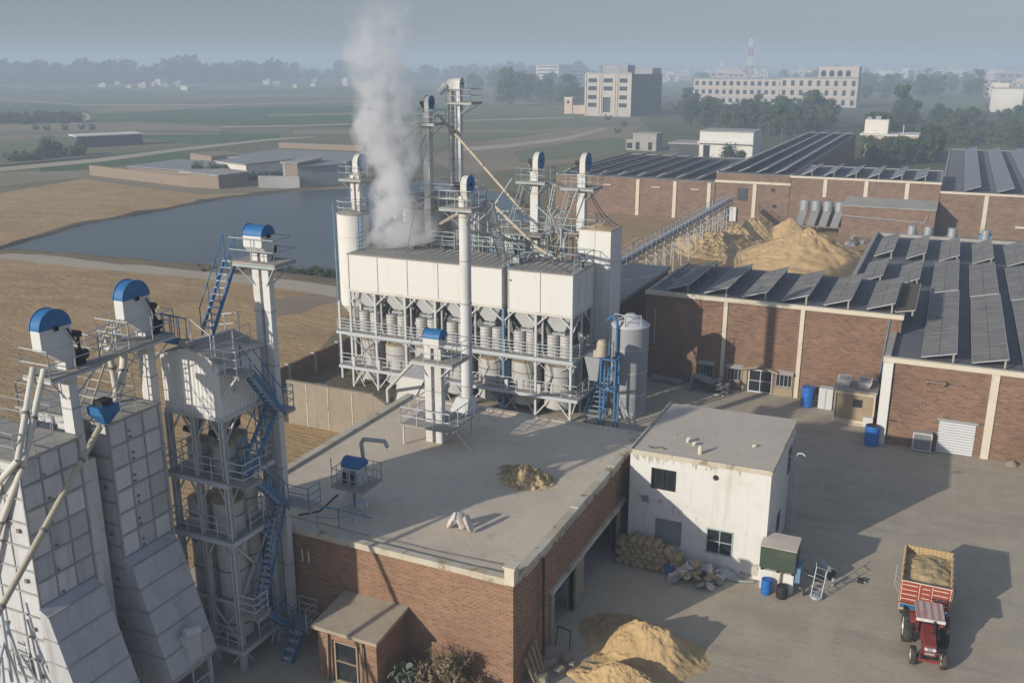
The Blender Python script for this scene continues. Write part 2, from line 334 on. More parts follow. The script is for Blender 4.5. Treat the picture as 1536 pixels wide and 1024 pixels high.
def thing(name, loc, label, cat, group=None):
    o = bpy.data.objects.new(name, None); COL.objects.link(o); o.location = loc; o.empty_display_size = .3
    return tag(o, label, cat, group)
def setting(o, kind='structure'): o['kind'] = kind; return o
def dup(root, loc=None, rz=None, label=None, scale=None, group=None):
    def cp(o, par):
        c = o.copy(); COL.objects.link(c)
        if par is not None: c.parent = par
        for ch in [x for x in KIDS.get(o.name, ())] if KIDS else list(o.children): cp(ch, c)
        return c
    KIDS = None
    r = cp(root, None)
    if loc is not None: r.location = loc
    if rz is not None: r.rotation_euler.z = rz
    if scale is not None: r.scale = scale if hasattr(scale, '__len__') else (scale,)*3
    if label: r['label'] = label
    if group: r['group'] = group
    return r
def fbm(x, y, z=0, o=4): return noise.fractal(Vector((x, y, z)), 1.0, 2.0, o)
def heap(cx, cy, rx, ry, h, seed, rough=.25, rings=26, seg=56, prof=1.0, peaks=(), foot=.006, z0=0.0, ridge=0.0, fq=1.6):
    """grain heap: radial grid, ragged outline, ridged slopes"""
    b = B(); vs = []
    for i in range(rings+1):
        t = i/rings
        for k in range(seg):
            a = 2*PI*k/seg
            e = 1+.16*fbm(math.cos(a)*1.3+seed, math.sin(a)*1.3, seed)+.05*fbm(math.cos(a)*4+seed, math.sin(a)*4, seed)
            x = cx+math.cos(a)*rx*t*e; y = cy+math.sin(a)*ry*t*e
            q = (1-t)**prof
            z = h*q
            for (px, py, pr, ph) in peaks:
                d = math.hypot(x-px, y-py)/pr
                if d < 1: z += ph*(1-d)**1.2*min(1, (1-t)*4)
            m = min(1, (1-t)*5)
            z += m*rough*h*.35*(fbm(x*.9+seed*3, y*.9, seed)+.5*fbm(x*3, y*3, seed+4))
            if ridge: z -= m*ridge*(abs(fbm(x*fq+seed, y*fq, seed))**.7+.5*abs(fbm(x*fq*2.7, y*fq*2.7, seed+2))+.25*abs(fbm(x*fq*7, y*fq*7, seed+3)))
            vs.append((x, y, z0+max(foot, z)))
    fs = []
    for i in range(rings):
        for k in range(seg):
            k2 = (k+1) % seg
            fs.append((i*seg+k, i*seg+k2, (i+1)*seg+k2, (i+1)*seg+k))
    b.add(vs, fs, True); return b
def sack_mb(L=.7, W=.42, T=.2, seed=0, n=(9, 10), amp=.16, fr=1.0, sm=True):
    b = B(); vs = []
    for i in range(n[0]+1):
        u = -1+2*i/n[0]; e = max(0.0, 1-abs(u)**5)**.5
        for k in range(n[1]):
            a = 2*PI*k/n[1]; c, s_ = math.cos(a), math.sin(a)
            sx = math.copysign(abs(c)**.7, c); sz = math.copysign(abs(s_)**.8, s_)
            q = 1+amp*fbm(u*2*fr+seed, sx*1.5*fr, sz*fr+seed*2)
            vs.append((u*L/2, sx*W/2*(.35+.65*e)*q, sz*T/2*(.12+.88*e)*q))
    fs = [(i*n[1]+k, i*n[1]+(k+1) % n[1], (i+1)*n[1]+(k+1) % n[1], (i+1)*n[1]+k) for i in range(n[0]) for k in range(n[1])]
    b.add(vs, fs, sm); b.add(vs[:n[1]], [tuple(range(n[1]))[::-1]]); b.add(vs[-n[1]:], [tuple(range(n[1]))]); return b
HAZE_D = 0.00098; HAZE_C = (.63, .75, .90, 1); SUN_E = 4.2; SKY_S = 0.10; SKY_SAT = .8; SKY_T = (1.03, .98, .98, 1); SKY_LO = (.57, .585, .655); SKY_HI = (1.38, 1.34, 1.28); EXPO = 0.19
# ================================================================ ground
def sheet_px(name, mat, pts, z):
    b = B(); b.sheet([at(x, y, 0)+Vector((0, 0, z)) for x, y in pts]); return setting(b.out(name, mat, origin=(0, 0, 0)))
def sheet_w(name, mat, pts, z):
    b = B(); b.sheet([(x, y, z) for x, y in pts]); return setting(b.out(name, mat, origin=(0, 0, 0)))
sheet_w('ground', 'plain', [(-6500, -400), (4500, -400), (4500, 8000), (-6500, 8000)], 0)
sheet_w('yard', 'yard', [(-34.6, -25), (60, -25), (60, 92), (-34.6, 92)], .004)
sheet_w('plant_ground', 'bank', [(-48.6, 53.7), (-34.7, 53.7), (-34.7, 92), (-48.6, 100)], .008)
sheet_w('stockyard_ground', 'sand_dark', [(-62, 92.1), (-8, 92.1), (2, 125), (2, 161.9), (-64, 161.9), (-60, 120)], .006)
tl = [at(x, y) for x, y in ((505, 446), (420, 432), (330, 421), (130, 402), (0, 388), (-160, 372))]
tu = [at(x, y) for x, y in ((505, 430), (430, 418), (330, 406), (130, 388), (0, 373), (-160, 356))]
sheet_w('stubble_field', 'strawfield', [(-34.7, -25), (-34.7, 53.4), (-48.8, 53.4), (-49.2, 62), (-58, 84)]+[(p.x, p.y) for p in tl]+[(-330, -25)], .006)
sheet_w('dirt_track', 'track', [(p.x, p.y) for p in tl]+[(p.x, p.y) for p in tu[::-1]], .012)
sheet_px('ploughed_patch', 'brown_f', [(380, 462), (398, 452), (430, 446), (470, 440), (512, 437), (512, 452), (480, 458), (450, 470), (410, 476)], .010)
pond_px = [(-60, 378), (5, 371), (40, 361), (130, 336), (210, 322), (250, 315), (300, 304), (345, 297), (400, 291), (440, 286), (480, 283), (540, 276), (640, 268), (760, 290), (800, 330), (640, 400), (500, 420), (420, 412), (330, 401), (230, 393), (130, 384), (30, 377)]
sheet_px('pond_water', 'water', pond_px, .012)
sheet_px('dry_field', 'strawfield', [(-150, 318), (0, 290), (125, 268), (190, 276), (300, 284), (345, 290), (400, 287), (345, 300), (250, 319), (210, 326), (130, 340), (40, 365), (-60, 384), (-220, 400)], .004)
# pond bank: an earth ridge with a ragged crest round the water
bk = B(); P_ = [at(x, y) for x, y in pond_px]
ring = []
for i, p in enumerate(P_):
    q = P_[(i+1) % len(P_)]; n = max(2, int((q-p).length/2.5))
    for k in range(n): ring.append(p.lerp(q, k/n))
cen = sum(P_, Vector())/len(P_); vs = []
for i, p in enumerate(ring):
    t = (ring[(i+1) % len(ring)]-ring[i-1]).normalized(); nrm = Vector((t.y, -t.x, 0))
    if nrm.dot(p-cen) < 0: nrm = -nrm
    w = 1.0+.7*fbm(p.x*.1, p.y*.1, 2); h = .42+.4*fbm(p.x*.3, p.y*.3, 5)
    p = p+nrm*(.6*fbm(p.x*.2, p.y*.2, 9))
    for o, z in ((-.5, .0), (.15*w, .7*h), (.55*w, max(.15, h)), (1.1*w, .5*h), (2.4*w, -.02)):
        vs.append(p+nrm*o+Vector((0, 0, z)))
n = len(ring)
bk.add(vs, [(i*5+k, ((i+1) % n)*5+k, ((i+1) % n)*5+k+1, i*5+k+1) for i in range(n) for k in range(4)], True)
setting(bk.out('pond_bank', 'bank', origin=(0, 0, 0)))
# field strips beyond the pond
FIELDS = []
for fi, (nm, mt, z, pts) in enumerate([
    ('crop_field', 'green_b', .004, [(-200, 129), (540, 129), (700, 135), (700, 152), (420, 155), (230, 158), (-200, 149)]),
    ('crop_field', 'green_a', .008, [(-200, 152), (100, 157), (140, 170), (110, 184), (-200, 182)]),
    ('crop_field', 'green_a', .008, [(128, 172), (270, 165), (400, 161), (560, 158), (740, 161), (800, 190), (700, 197), (560, 192), (400, 189), (250, 184), (130, 183)]),
    ('fallow_field', 'brown_f', .010, [(140, 169), (172, 159), (310, 158), (330, 161), (230, 166)]),
    ('fallow_field', 'brown_f', .010, [(-120, 192), (120, 186), (200, 183), (330, 190), (330, 197), (190, 196), (20, 198), (-120, 200)]),
    ('crop_field', 'green_b', .006, [(-120, 201), (90, 204), (130, 213), (60, 224), (-120, 226)]),
    ('crop_field', 'green_a', .010, [(200, 196), (330, 198), (420, 202), (420, 212), (290, 216), (215, 208)]),
    ('farm_track', 'track', .014, [(100, 184), (116, 182), (130, 178), (128, 173), (116, 171), (118, 169), (133, 171), (137, 178), (122, 185), (108, 187)]),
    ('farm_track', 'track', .014, [(330, 190), (450, 188), (640, 182), (860, 176), (860, 177.4), (640, 183.6), (450, 190), (330, 192)]),
    ('farm_track', 'track', .014, [(-150, 148), (0, 149), (120, 156.5), (330, 157), (540, 152), (540, 153), (330, 158.5), (120, 158), (0, 150.3), (-150, 149)]),
    ('farm_track', 'track', .016, [(0, 252), (150, 238), (260, 224), (400, 209), (470, 205), (470, 207), (400, 212), (265, 228), (155, 243), (0, 258)]),
    ('crop_field', 'green_a', .012, [(60, 245), (150, 232), (240, 226), (290, 229), (280, 240), (200, 246), (110, 256), (60, 258)]),
    ('fallow_field', 'brown_f', .008, [(-200, 262), (60, 258), (130, 256), (280, 244), (520, 236), (520, 284), (300, 292), (120, 268), (0, 280), (-200, 300)]),
    ('fallow_field', 'brown_f', .010, [(690, 218), (800, 200), (880, 190), (960, 188), (930, 225), (860, 245), (700, 262), (640, 240)]),
    ('crop_field', 'green_b', .008, [(690, 160), (790, 164), (880, 178), (880, 188), (790, 205), (690, 214), (600, 205)]),
    ('farm_track', 'track', .014, [(690, 222), (760, 217), (850, 206), (905, 192), (911, 194), (855, 210), (765, 222), (690, 228)]),
    ('crop_field', 'green_b', .012, [(770, 228), (860, 213), (930, 206), (950, 220), (880, 236), (780, 244)]),
    ('scrub_ground', 'scrub', .006, [(980, 150), (1300, 158), (1700, 150), (1900, 260), (1440, 262), (1280, 250), (1130, 240), (1000, 222), (960, 180)]),
    ('meadow', 'green_b', .012, [(1370, 148), (1470, 146), (1480, 170), (1375, 168)]),
    ('fallow_field', 'brown_f', .012, [(400, 172), (540, 169), (720, 170), (720, 172), (540, 172), (400, 175)]),
    ('fallow_field', 'brown_f', .014, [(250, 146), (420, 143), (560, 145), (700, 142), (700, 144), (560, 147), (420, 146), (250, 148.5)]),
    ('crop_field', 'green_a', .010, [(300, 136), (520, 134), (700, 137), (700, 140), (520, 138), (300, 141)]),
    ('crop_field', 'green_a', .010, [(-150, 136), (120, 135), (230, 138), (230, 142), (120, 140), (-150, 143)]),
    ('fallow_field', 'brown_f', .012, [(440, 196), (620, 193), (800, 196), (860, 190), (860, 193), (800, 200), (620, 199), (440, 203)]),
    ('fallow_field', 'brown_f', .012, [(600, 152), (740, 150), (860, 160), (860, 163), (740, 154), (600, 155)]),
    ('fallow_field', 'brown_f', .014, [(0, 205), (60, 203), (200, 198), (330, 200), (330, 202), (200, 203), (60, 208), (0, 210)]),
], 0): FIELDS.append((nm == 'farm_track', fi, nm, mt, pts))
for fi, (_, _, nm, mt, pts) in enumerate(sorted(FIELDS)): sheet_px(nm, mt, pts, .016+.004*fi)

# ================================================================ near brick store (big flat roof)
def window(parent, axis, a0, a1, z0, z1, plane, depth=.1, nx=2, nz=2, frame='shutter', pane='glass', fw=.07, out_=-1):
    """framed window set into an opening: frame with bars (part) and its pane (sub-part). axis 'y': wall in xz, faces -Y (out_=-1)"""
    f = B(); g = B()
    def bx(b, u0, u1, d0, d1, w0, w1):
        d0, d1 = plane-out_*d0, plane-out_*d1
        if d0 > d1: d0, d1 = d1, d0
        if axis == 'y': b.box(u0, u1, d0, d1, w0, w1)
        else: b.box(d0, d1, u0, u1, w0, w1)
    bx(f, a0, a0+fw, -.03, depth, z0, z1); bx(f, a1-fw, a1, -.03, depth, z0, z1)
    bx(f, a0+fw, a1-fw, -.028, depth, z0, z0+fw); bx(f, a0+fw, a1-fw, -.028, depth, z1-fw, z1)
    for i in range(1, nx): u = a0+(a1-a0)*i/nx; bx(f, u-.025, u+.025, 0, depth-.02, z0+fw, z1-fw)
    for i in range(1, nz): w = z0+(z1-z0)*i/nz; bx(f, a0+fw, a1-fw, .004, depth-.024, w-.02, w+.02)
    bx(g, a0+fw*.5, a1-fw*.5, depth*.6, depth*.6+.02, z0+fw*.5, z1-fw*.5)
    fr = f.out('window', frame, parent); g.out('pane', pane, fr); return fr

t = thing('brick_store', (-22.3, 31.5, 0), 'brown brick store with a wide flat dusty roof behind the little lean-to porch', 'building')
w = B()
w.wall_y(-30.2, -14.5, 31.5, 31.75, 0, 5.25)
w.wall_x(-14.75, -14.5, 31.75, 45.4, 0, 5.249, [(35.9, 38.6, 0, 2.62), (39.7, 45.0, 0, 2.62)])
w.wall_x(-14.75, -14.5, 45.4, 49.5, 0, 5.249); w.wall_x(-30.2, -29.95, 31.75, 49.5, 0, 5.25); w.wall_y(-29.95, -14.75, 49.25, 49.5, 0, 5.248)
w.out('wall', 'brick', t)
r = B(); r.box(-29.95, -14.75, 31.75, 49.25, 5.05, 5.40)
for i in range(14):   # low roughness in the screed, real little heaps of swept dust
    pass
r.out('roof', 'roof_dust', t)
c = B(); rr = random.Random(3)
x = -30.28
while x < -14.45:   # coping cast in uneven lengths
    L = min(rr.uniform(1.2, 2.8), -14.43-x); c.box(x+.004, x+L-.004, 31.42+rr.uniform(-.02, .02), 31.80, 5.25, 5.52+rr.uniform(-.03, .04)); x += L
y = 31.82
while y < 49.5:
    L = min(rr.uniform(1.2, 2.6), 49.56-y); dz = rr.uniform(-.03, .03)
    c.box(-14.8, -14.40+rr.uniform(-.02, .02), y+.004, y+L-.004, 5.25, 5.53+dz); y += L
c.box(-30.3, -29.85, 31.83, 49.5, 5.25, 5.55); c.box(-29.8, -14.85, 49.2, 49.58, 5.25, 5.47)
c.out('coping', 'cream_old', t)
p = B(); p.box(-14.86, -14.42, 31.40, 31.84, 5.3, 6.05); p.box(-14.92, -14.36, 31.34, 31.9, 6.05, 6.13); p.out('corner_post', 'cream', t)
l = B(); l.box(-14.8, -14.33, 35.5, 46.2, 2.62, 2.86); l.out('lintel', 'cream_old', t)
q = B(); q.box(-14.85, -14.38, 38.6, 39.7, 0, 2.618); q.box(-14.8, -14.4, 45.0, 45.38, 0, 2.617); q.box(-14.8, -14.4, 35.5, 35.9, 0, 2.616); q.out('pillar', 'conc', t)
g = B()   # racks and sheeting seen inside the bay
for k in range(4): g.bar((-15.6, 36.0+.8*k, 0.0), (-15.6, 36.0+.8*k, 2.5), .07)
for z in (.6, 1.3, 2.0): g.bar((-15.6, 35.9, z), (-15.6, 38.5, z), .05)
g.out('bay_screen', 'galv', t)
g = B(); g.box(-15.9, -15.8, 40.0, 42.2, 0.02, 2.3); g.out('bay_door', 'blue_stair', t)
fl = B(); fl.box(-29.9, -14.8, 31.8, 49.2, .01, .03); fl.out('floor', 'conc_grey', t)
# wires and pipe ends along the eaves
b = B(); b.path([(-30, 32.1, 5.62), (-24, 32.2, 5.60), (-19, 32.05, 5.58), (-15.2, 32.2, 5.62)], .011); b.path([(-28, 32.5, 5.43), (-21, 32.4, 5.43), (-15, 32.6, 5.43)], .01)
b.out('roof_cable', 'seam', t)
for xx in (-25.2, -24.85): b = B(); b.tube((xx, 31.44, 3.9), (xx, 31.44, 4.5), .04); b.out('wall_pipe', 'pipe_pale', t)
b = B()
y = 32.6
while y < 44.8: L = rr.uniform(.5, 1.5); b.box(-14.49, -14.42, y, y+L, 5.06+rr.uniform(-.03, .03), 5.18); y += L+rr.uniform(.1, .5)
b.out('gutter_piece', 'cream_old', t)
# lean-to porch at its foot
t = thing('brick_porch', (-21.3, 30.3, 0), 'small brick porch with a sloping dusty roof against the brick store', 'porch')
b = B(); b.wall_y(-22.75, -19.75, 29.05, 29.25, 0, 2.5, [(-22.05, -20.65, 0, 2.1)]); b.box(-19.95, -19.751, 29.25, 31.48, 0, 2.55); b.box(-22.749, -22.55, 29.25, 31.48, 0, 2.55)
b.out('wall', 'brick', t)
b = B(); b.hexa([(-22.95, 28.85, 2.5), (-19.6, 28.85, 2.5), (-19.6, 31.49, 2.78), (-22.95, 31.49, 2.78)], [(-22.95, 28.85, 2.66), (-19.6, 28.85, 2.66), (-19.6, 31.49, 2.94), (-22.95, 31.49, 2.94)]); b.out('roof', 'porch', t)
window(t, 'y', -21.95, -20.75, .02, 2.05, 29.1, .12, 1, 2, 'tan_panel')
b = B()
for xx in (-22.25, -20.5): b.bar((xx, 28.98, 0), (xx+.08, 28.98, 2.4), .12, .08)
b.bar((-20.3, 28.9, 0), (-20.38, 28.98, 2.2), .07); b.out('door_post', 'wood', t)
# ================================================================ white two-storey house
t = thing('white_house', (-10.2, 45.4, 0), 'white plastered two-storey house with stained walls and a flat grey roof', 'building')
X0, X1, Y0, Y1 = -13.95, -6.5, 45.4, 53.3
ops = [(-12.75, -11.4, 4.12, 5.3), (-12.4, -10.95, .98, 2.42), (-9.62, -8.18, .96, 2.44)]
b = B(); b.wall_y(X0, X1, Y0, Y0+.22, 0, 6.0, ops); b.wall_x(X1-.22, X1-.001, Y0+.22, Y1, 0, 5.999, [(51.2, 52.1, 3.6, 5.2), (48.6, 49.6, 1.1, 2.3)]); b.box(X0+.001, X0+.22, Y0+.22, Y1-.22, 0, 5.998); b.box(X0+.22, X1-.22, Y1-.22, Y1, 0, 5.997)
b.out('wall', 'white_wall', t)
b = B(); b.hexa([(X0+.02, Y0+.02, 5.98), (X1-.02, Y0+.02, 6.02), (X1-.02, Y1+.1, 6.05), (X0+.02, Y1+.1, 5.98)], [(X0+.02, Y0+.02, 6.1), (X1-.02, Y0+.02, 6.18), (X1-.02, Y1+.1, 6.22), (X0+.02, Y1+.1, 6.1)]); b.out('roof', 'roof_grey', t)
b = B(); b.hexa([(X0-.08, Y0-.07, 5.9), (X1+.06, Y0-.07, 5.98), (X1+.06, Y0+.015, 5.98), (X0-.08, Y0+.015, 5.9)], [(X0-.08, Y0-.07, 6.17), (X1+.06, Y0-.07, 6.25), (X1+.06, Y0+.015, 6.25), (X0-.08, Y0+.015, 6.17)])
b.hexa([(X1-.016, Y0+.02, 5.98), (X1+.06, Y0+.02, 5.98), (X1+.06, Y1+.1, 6.02), (X1-.016, Y1+.1, 6.02)], [(X1-.016, Y0+.02, 6.25), (X1+.06, Y0+.02, 6.25), (X1+.06, Y1+.1, 6.29), (X1-.016, Y1+.1, 6.29)])
b.box(X0-.08, X0+.016, Y0+.02, Y1+.1, 5.9, 6.19); b.out('parapet', 'cream_old', t)
window(t, 'y', -12.75, -11.4, 4.12, 5.3, Y0, .12, 2, 1, 'black'); window(t, 'y', -12.4, -10.95, .98, 2.42, Y0, .05, 1, 1, 'shutter', 'shutter'); window(t, 'y', -9.62, -8.18, .96, 2.44, Y0, .12, 2, 2, 'green_rail')
window(t, 'x', 51.2, 52.1, 3.6, 5.2, X1, .12, 1, 1, 'shutter', out_=1); window(t, 'x', 48.6, 49.6, 1.1, 2.3, X1, .12, 1, 1, 'shutter', out_=1)
rr = random.Random(11)   # mould runs under the roof edge and at the foot: thin stained skins, real marks on the plaster
def blot(cx, cz, w, h, sd, n=22):
    pts = []
    for i in range(n):
        a = 2*PI*i/n; e = .6+.55*abs(fbm(math.cos(a)*2+sd, math.sin(a)*2, sd)); pts.append((cx+math.cos(a)*w*e, Y0-.006-.0007*(sd % 5), cz+math.sin(a)*h*e))
    return pts
b = B()
for i, (cx, cz, w_, h_) in enumerate([(-12.9, 5.55, .3, .25), (-12.3, 5.62, .16, .2), (-11.2, 5.6, .2, .16), (-9.9, 5.7, .35, .12), (-8.2, 5.7, .5, .14), (-7.2, 5.75, .3, .12), (-12.2, 3.35, .22, .26), (-11.45, 3.05, .05, .35), (-11.15, 2.9, .05, .25), (-10.2, 2.75, .04, .2), (-6.9, .55, .22, .5), (-7.4, .2, .5, .16), (-13.4, 1.25, .12, .3)]):
    if i > 5: b.sheet(blot(cx, cz, w_, h_, i))
for i in range(34):
    cx = rr.choice((rr.uniform(-13.8, -11.5), rr.uniform(-13.8, -6.7))); w_ = rr.uniform(.03, .16); h_ = rr.uniform(.08, .42); zt = 5.93+.0095*(cx+13.95); e_ = Y0-.004-.0004*i
    b.sheet([(cx-w_, e_, zt), (cx+w_, e_, zt), (cx+w_*.7, e_, zt-h_*.4), (cx+w_*.25, e_, zt-h_*.9), (cx-w_*.1, e_, zt-h_), (cx-w_*.5, e_, zt-h_*.6)])
b.out('wall_stain', 'stain', t)
b = B(); b.tube((-9.3, Y0+.05, 5.35), (-9.3, Y0-.03, 5.35), .15, 16); b.out('vent_hole', 'black', t)
for xx, yy, hh in ((-11.4, 47.6, .3), (-11.0, 47.3, .2), (-8.0, 48.4, .15)):
    b = B(); b.tube((xx, yy, 6.12), (xx, yy, 6.12+hh), .09, 8); b.tube((xx, yy, 6.1+hh), (xx+.15, yy-.1, 6.2+hh*.6), .06, 6); b.out('roof_stub', 'cream', t)
b = B(); b.lathe(-10.4, 46.3, [(.12, 6.1), (.13, 6.45), (.09, 6.52), (.06, 6.62)], 10); b.out('roof_vent', 'cream', t)
b = B(); b.path([(-13.2, 46.2, 6.15), (-12.9, 46.0, 6.16), (-12.5, 46.3, 6.15), (-12.2, 46.1, 6.16)], .018); b.out('roof_cable', 'black', t)
b = B(); b.box(-13.15, -12.85, 45.15, 45.39, 3.35, 3.6); b.bar((-13.0, 45.25, 3.5), (-12.75, 45.25, 3.3), .04); b.bar((-13.35, 45.3, 3.6), (-12.95, 45.3, 3.5), .03); b.out('wall_bracket', 'seam', t)
b = B()
for yy in (51.0, 51.5): b.tube((-6.32, yy, 0), (-6.32, yy, 5.6), .05)
b.path([(-6.32, 51.5, 5.6), (-6.25, 51.4, 5.9), (-6.45, 51.3, 6.1)], .04); b.tube((-6.2, 49.9, 0), (-6.2, 49.9, 4.2), .035)
b.out('wall_conduit', 'galv', t)
t = thing('service_pole', (-5.8, 49.0, 0), 'thin grey steel service pole with a bent wire head beside the white house', 'pole')
b = B(); b.tube((-5.8, 49.0, 0), (-5.8, 49.0, 5.7), .055); b.out('pole', 'galv', t)
b = B(); b.path([(-5.8, 49, 5.7), (-5.75, 49, 5.95), (-5.5, 48.95, 6.0), (-5.35, 48.9, 5.9)], .045); b.path([(-5.8, 49, 5.6), (-6.3, 49, 5.75)], .035); b.box(-5.95, -5.65, 48.85, 49.15, 5.45, 5.65); b.out('head', 'galv', t)
b = B(); b.path([(-5.8, 49, .6), (-5.0, 47.5, .25), (-4.2, 46.8, .1), (-3.6, 46.5, .03)], .02); b.out('cable', 'black', t)

# ================================================================ warehouses
def add_pilaster(t, x, y, z1, w_=.32, z0=0, d=.1):
    b = B(); b.box(x-w_/2, x+w_/2, y-d, y+.02, z0, z1); b.out('pilaster', 'cream', t)
# --- middle warehouse with panels
t = thing('panel_warehouse', (-12, 75.2, 0), 'brick warehouse with cream pilasters, glass double door and a row of short solar panels', 'warehouse')
b = B(); b.wall_y(-22.25, -2.15, 75.2, 75.5, 0, 7.35, [(-13.3, -11.35, 0, 1.95), (-17.35, -16.2, .75, 1.9), (-15.05, -13.85, .75, 1.85), (-11.1, -9.8, .75, 1.85)])
b.box(-2.45, -2.151, 75.5, 88.3, 0, 7.35); b.box(-22.249, -21.95, 75.5, 88.3, 0, 7.349); b.box(-21.95, -2.45, 88.0, 88.3, 0, 7.348); b.out('wall', 'brick_dark', t)
b = B(); b.box(-22.0, -2.4, 75.45, 88.1, 7.2, 7.5); b.out('roof', 'roof_mid', t)
b = B(); b.box(-22.35, -2.05, 75.1, 75.44, 7.35, 7.68); b.out('coping', 'cream', t)
b = B(); b.box(-2.44, -2.05, 75.45, 88.4, 7.35, 7.62); b.box(-22.35, -22.01, 75.45, 88.4, 7.35, 7.62); b.out('side_coping', 'conc_grey', t)
for x in (-15.5, -9.42): add_pilaster(t, x, 75.2, 7.349)
for (a, c_) in ((-17.35, -16.2), (-15.05, -13.85), (-11.1, -9.8)):
    window(t, 'y', a, c_, .76, 1.88 if a < -17 else 1.83, 75.2, .12, 4, 1, 'galv')
    b = B(); b.hexa([(a-.12, 74.75, 1.92), (c_+.12, 74.75, 1.92), (c_+.12, 75.19, 2.08), (a-.12, 75.19, 2.08)], [(a-.12, 74.75, 1.98), (c_+.12, 74.75, 1.98), (c_+.12, 75.19, 2.16), (a-.12, 75.19, 2.16)]); b.out('window_hood', 'conc_grey', t)
fr = window(t, 'y', -13.3, -11.35, .01, 1.95, 75.2, .14, 2, 2, 'white_metal', 'glass', .09); fr.name = 'glass_door'
b = B(); b.hexa([(-13.7, 74.6, 2.0), (-12.3, 74.6, 2.28), (-12.3, 75.18, 2.28), (-13.7, 75.18, 2.0)], [(-13.7, 74.6, 2.1), (-12.3, 74.6, 2.4), (-12.3, 75.18, 2.4), (-13.7, 75.18, 2.1)])
b.hexa([(-12.29, 74.6, 2.28), (-10.9, 74.6, 2.0), (-10.9, 75.18, 2.0), (-12.29, 75.18, 2.28)], [(-12.29, 74.6, 2.4), (-10.9, 74.6, 2.1), (-10.9, 75.18, 2.1), (-12.29, 75.18, 2.4)]); b.out('door_hood', 'tan_panel', t)
b = B(); b.box(-11.2, -9.7, 75.12, 75.19, 0, .72); b.box(-13.75, -13.4, 75.1, 75.19, 0, 1.95); b.out('door_surround', 'tan_panel', t)
b = B(); b.tube((-3.4, 75.12, 1.3), (-3.0, 75.12, 7.3), .05); b.out('downpipe', 'blue_frame', t)
b = B(); b.tube((-21.4, 75.12, 3.0), (-21.4, 75.12, 6.2), .05); b.out('wall_conduit', 'pipe', t)
b = B(); b.box(-6.0, -5.3, 75.05, 75.19, 2.2, 2.45); b.out('junction_box', 'conc_grey', t)
# --- right-hand warehouse
t = thing('long_warehouse', (14, 68, 0), 'long brick warehouse with cream corner pilaster and white roller shutter', 'warehouse')
b = B(); b.wall_y(-2.75, 40, 68, 68.3, 0, 6.05, [(1.2, 3.5, 0, 2.3)]); b.wall_x(-2.749, -2.45, 68.3, 75.19, 0, 6.049)
b.box(-7.5, -7.2, 88.35, 120.7, 0, 6.05); b.box(-7.2, 40, 120.4, 120.7, 0, 6.05); b.out('wall', 'brick_dark', t)
b = B(); b.box(-2.45, 40, 68.28, 88.4, 5.9, 6.15); b.box(-7.25, 40, 88.41, 120.5, 5.9, 6.149); b.out('roof', 'roof_mid', t)
b = B(); b.box(-2.85, 40, 67.9, 68.27, 6.05, 6.4); b.out('coping', 'cream', t)
b = B(); b.box(-7.6, -7.24, 88.41, 120.8, 6.05, 6.6); b.box(-2.8, -2.4, 68.29, 75.0, 6.05, 6.45); b.box(-7.2, 40, 120.45, 120.8, 6.05, 6.5); b.out('side_coping', 'conc_grey', t)
b = B(); b.box(-2.8, -2.15, 67.75, 67.99, 0, 6.04); b.out('corner_pilaster', 'white_wall', t)
for x in (4.25, 12.0): add_pilaster(t, x, 68, 6.04, .5)
b = B()
for k in range(12): z = .02+k*.19; b.hexa([(1.2, 67.97, z), (3.5, 67.97, z), (3.5, 68.08, z), (1.2, 68.08, z)], [(1.2, 68.03, z+.125), (3.5, 68.03, z+.125), (3.5, 68.08, z+.125), (1.2, 68.08, z+.125)])
b.out('roller_shutter', 'roller', t)
b = B(); b.box(1.2, 3.5, 68.11, 68.13, 0, 2.3); b.out('shutter_gap', 'rib', t)
b = B(); b.box(1.05, 3.65, 67.93, 67.99, 2.31, 2.45); b.out('shutter_box', 'galv', t)
cu = thing('cooler_unit', (.28, 67.6, 0), 'grey boxed cooler with a dark mesh front beside the roller shutter', 'cooler')
b = B(); b.box(-.35, .9, 67.35, 67.95, .1, 1.42); b.out('cabinet', 'galv', cu)
b = B(); b.box(-.25, .8, 67.31, 67.345, .2, 1.3); b.out('mesh_front', 'dark_steel', cu)
b = B(); b.box(-.35, .9, 67.30, 67.34, 1.31, 1.42); b.box(-.35, -.26, 67.30, 67.34, .1, 1.309); b.box(.81, .9, 67.30, 67.34, .1, 1.309); b.box(-.259, .809, 67.3, 67.34, .1, .19); b.out('frame', 'alu', cu)
b = B(); b.box(-.3, -.2, 67.4, 67.9, 0, .1); b.box(.75, .85, 67.4, 67.9, 0, .1); b.out('foot', 'black', cu)
b = B(); b.box(.0, 1.3, 67.55, 67.98, 5.05, 5.14); b.bar((.1, 67.9, 4.8), (.1, 67.6, 5.04), .06); b.bar((1.2, 67.9, 4.8), (1.2, 67.6, 5.04), .06); b.out('wall_bracket', 'wood', t)
b = B(); b.box(-2.0, -1.5, 67.95, 67.99, 1.75, 1.83); b.out('air_brick', 'black', t)
# --- grey lean-to between plant and warehouse
t = thing('grey_lean_to', (-27.3, 83, 0), 'low lean-to with a grey roof between the white bins and panel warehouse', 'shed')
b = B(); b.box(-29.4, -25.3, 76.5, 93, 0, 5.7); b.out('wall', 'brick_dark', t)
b = B(); b.box(-29.6, -25.1, 76.3, 93.2, 5.7, 6.0); b.out('roof', 'conc_grey', t)
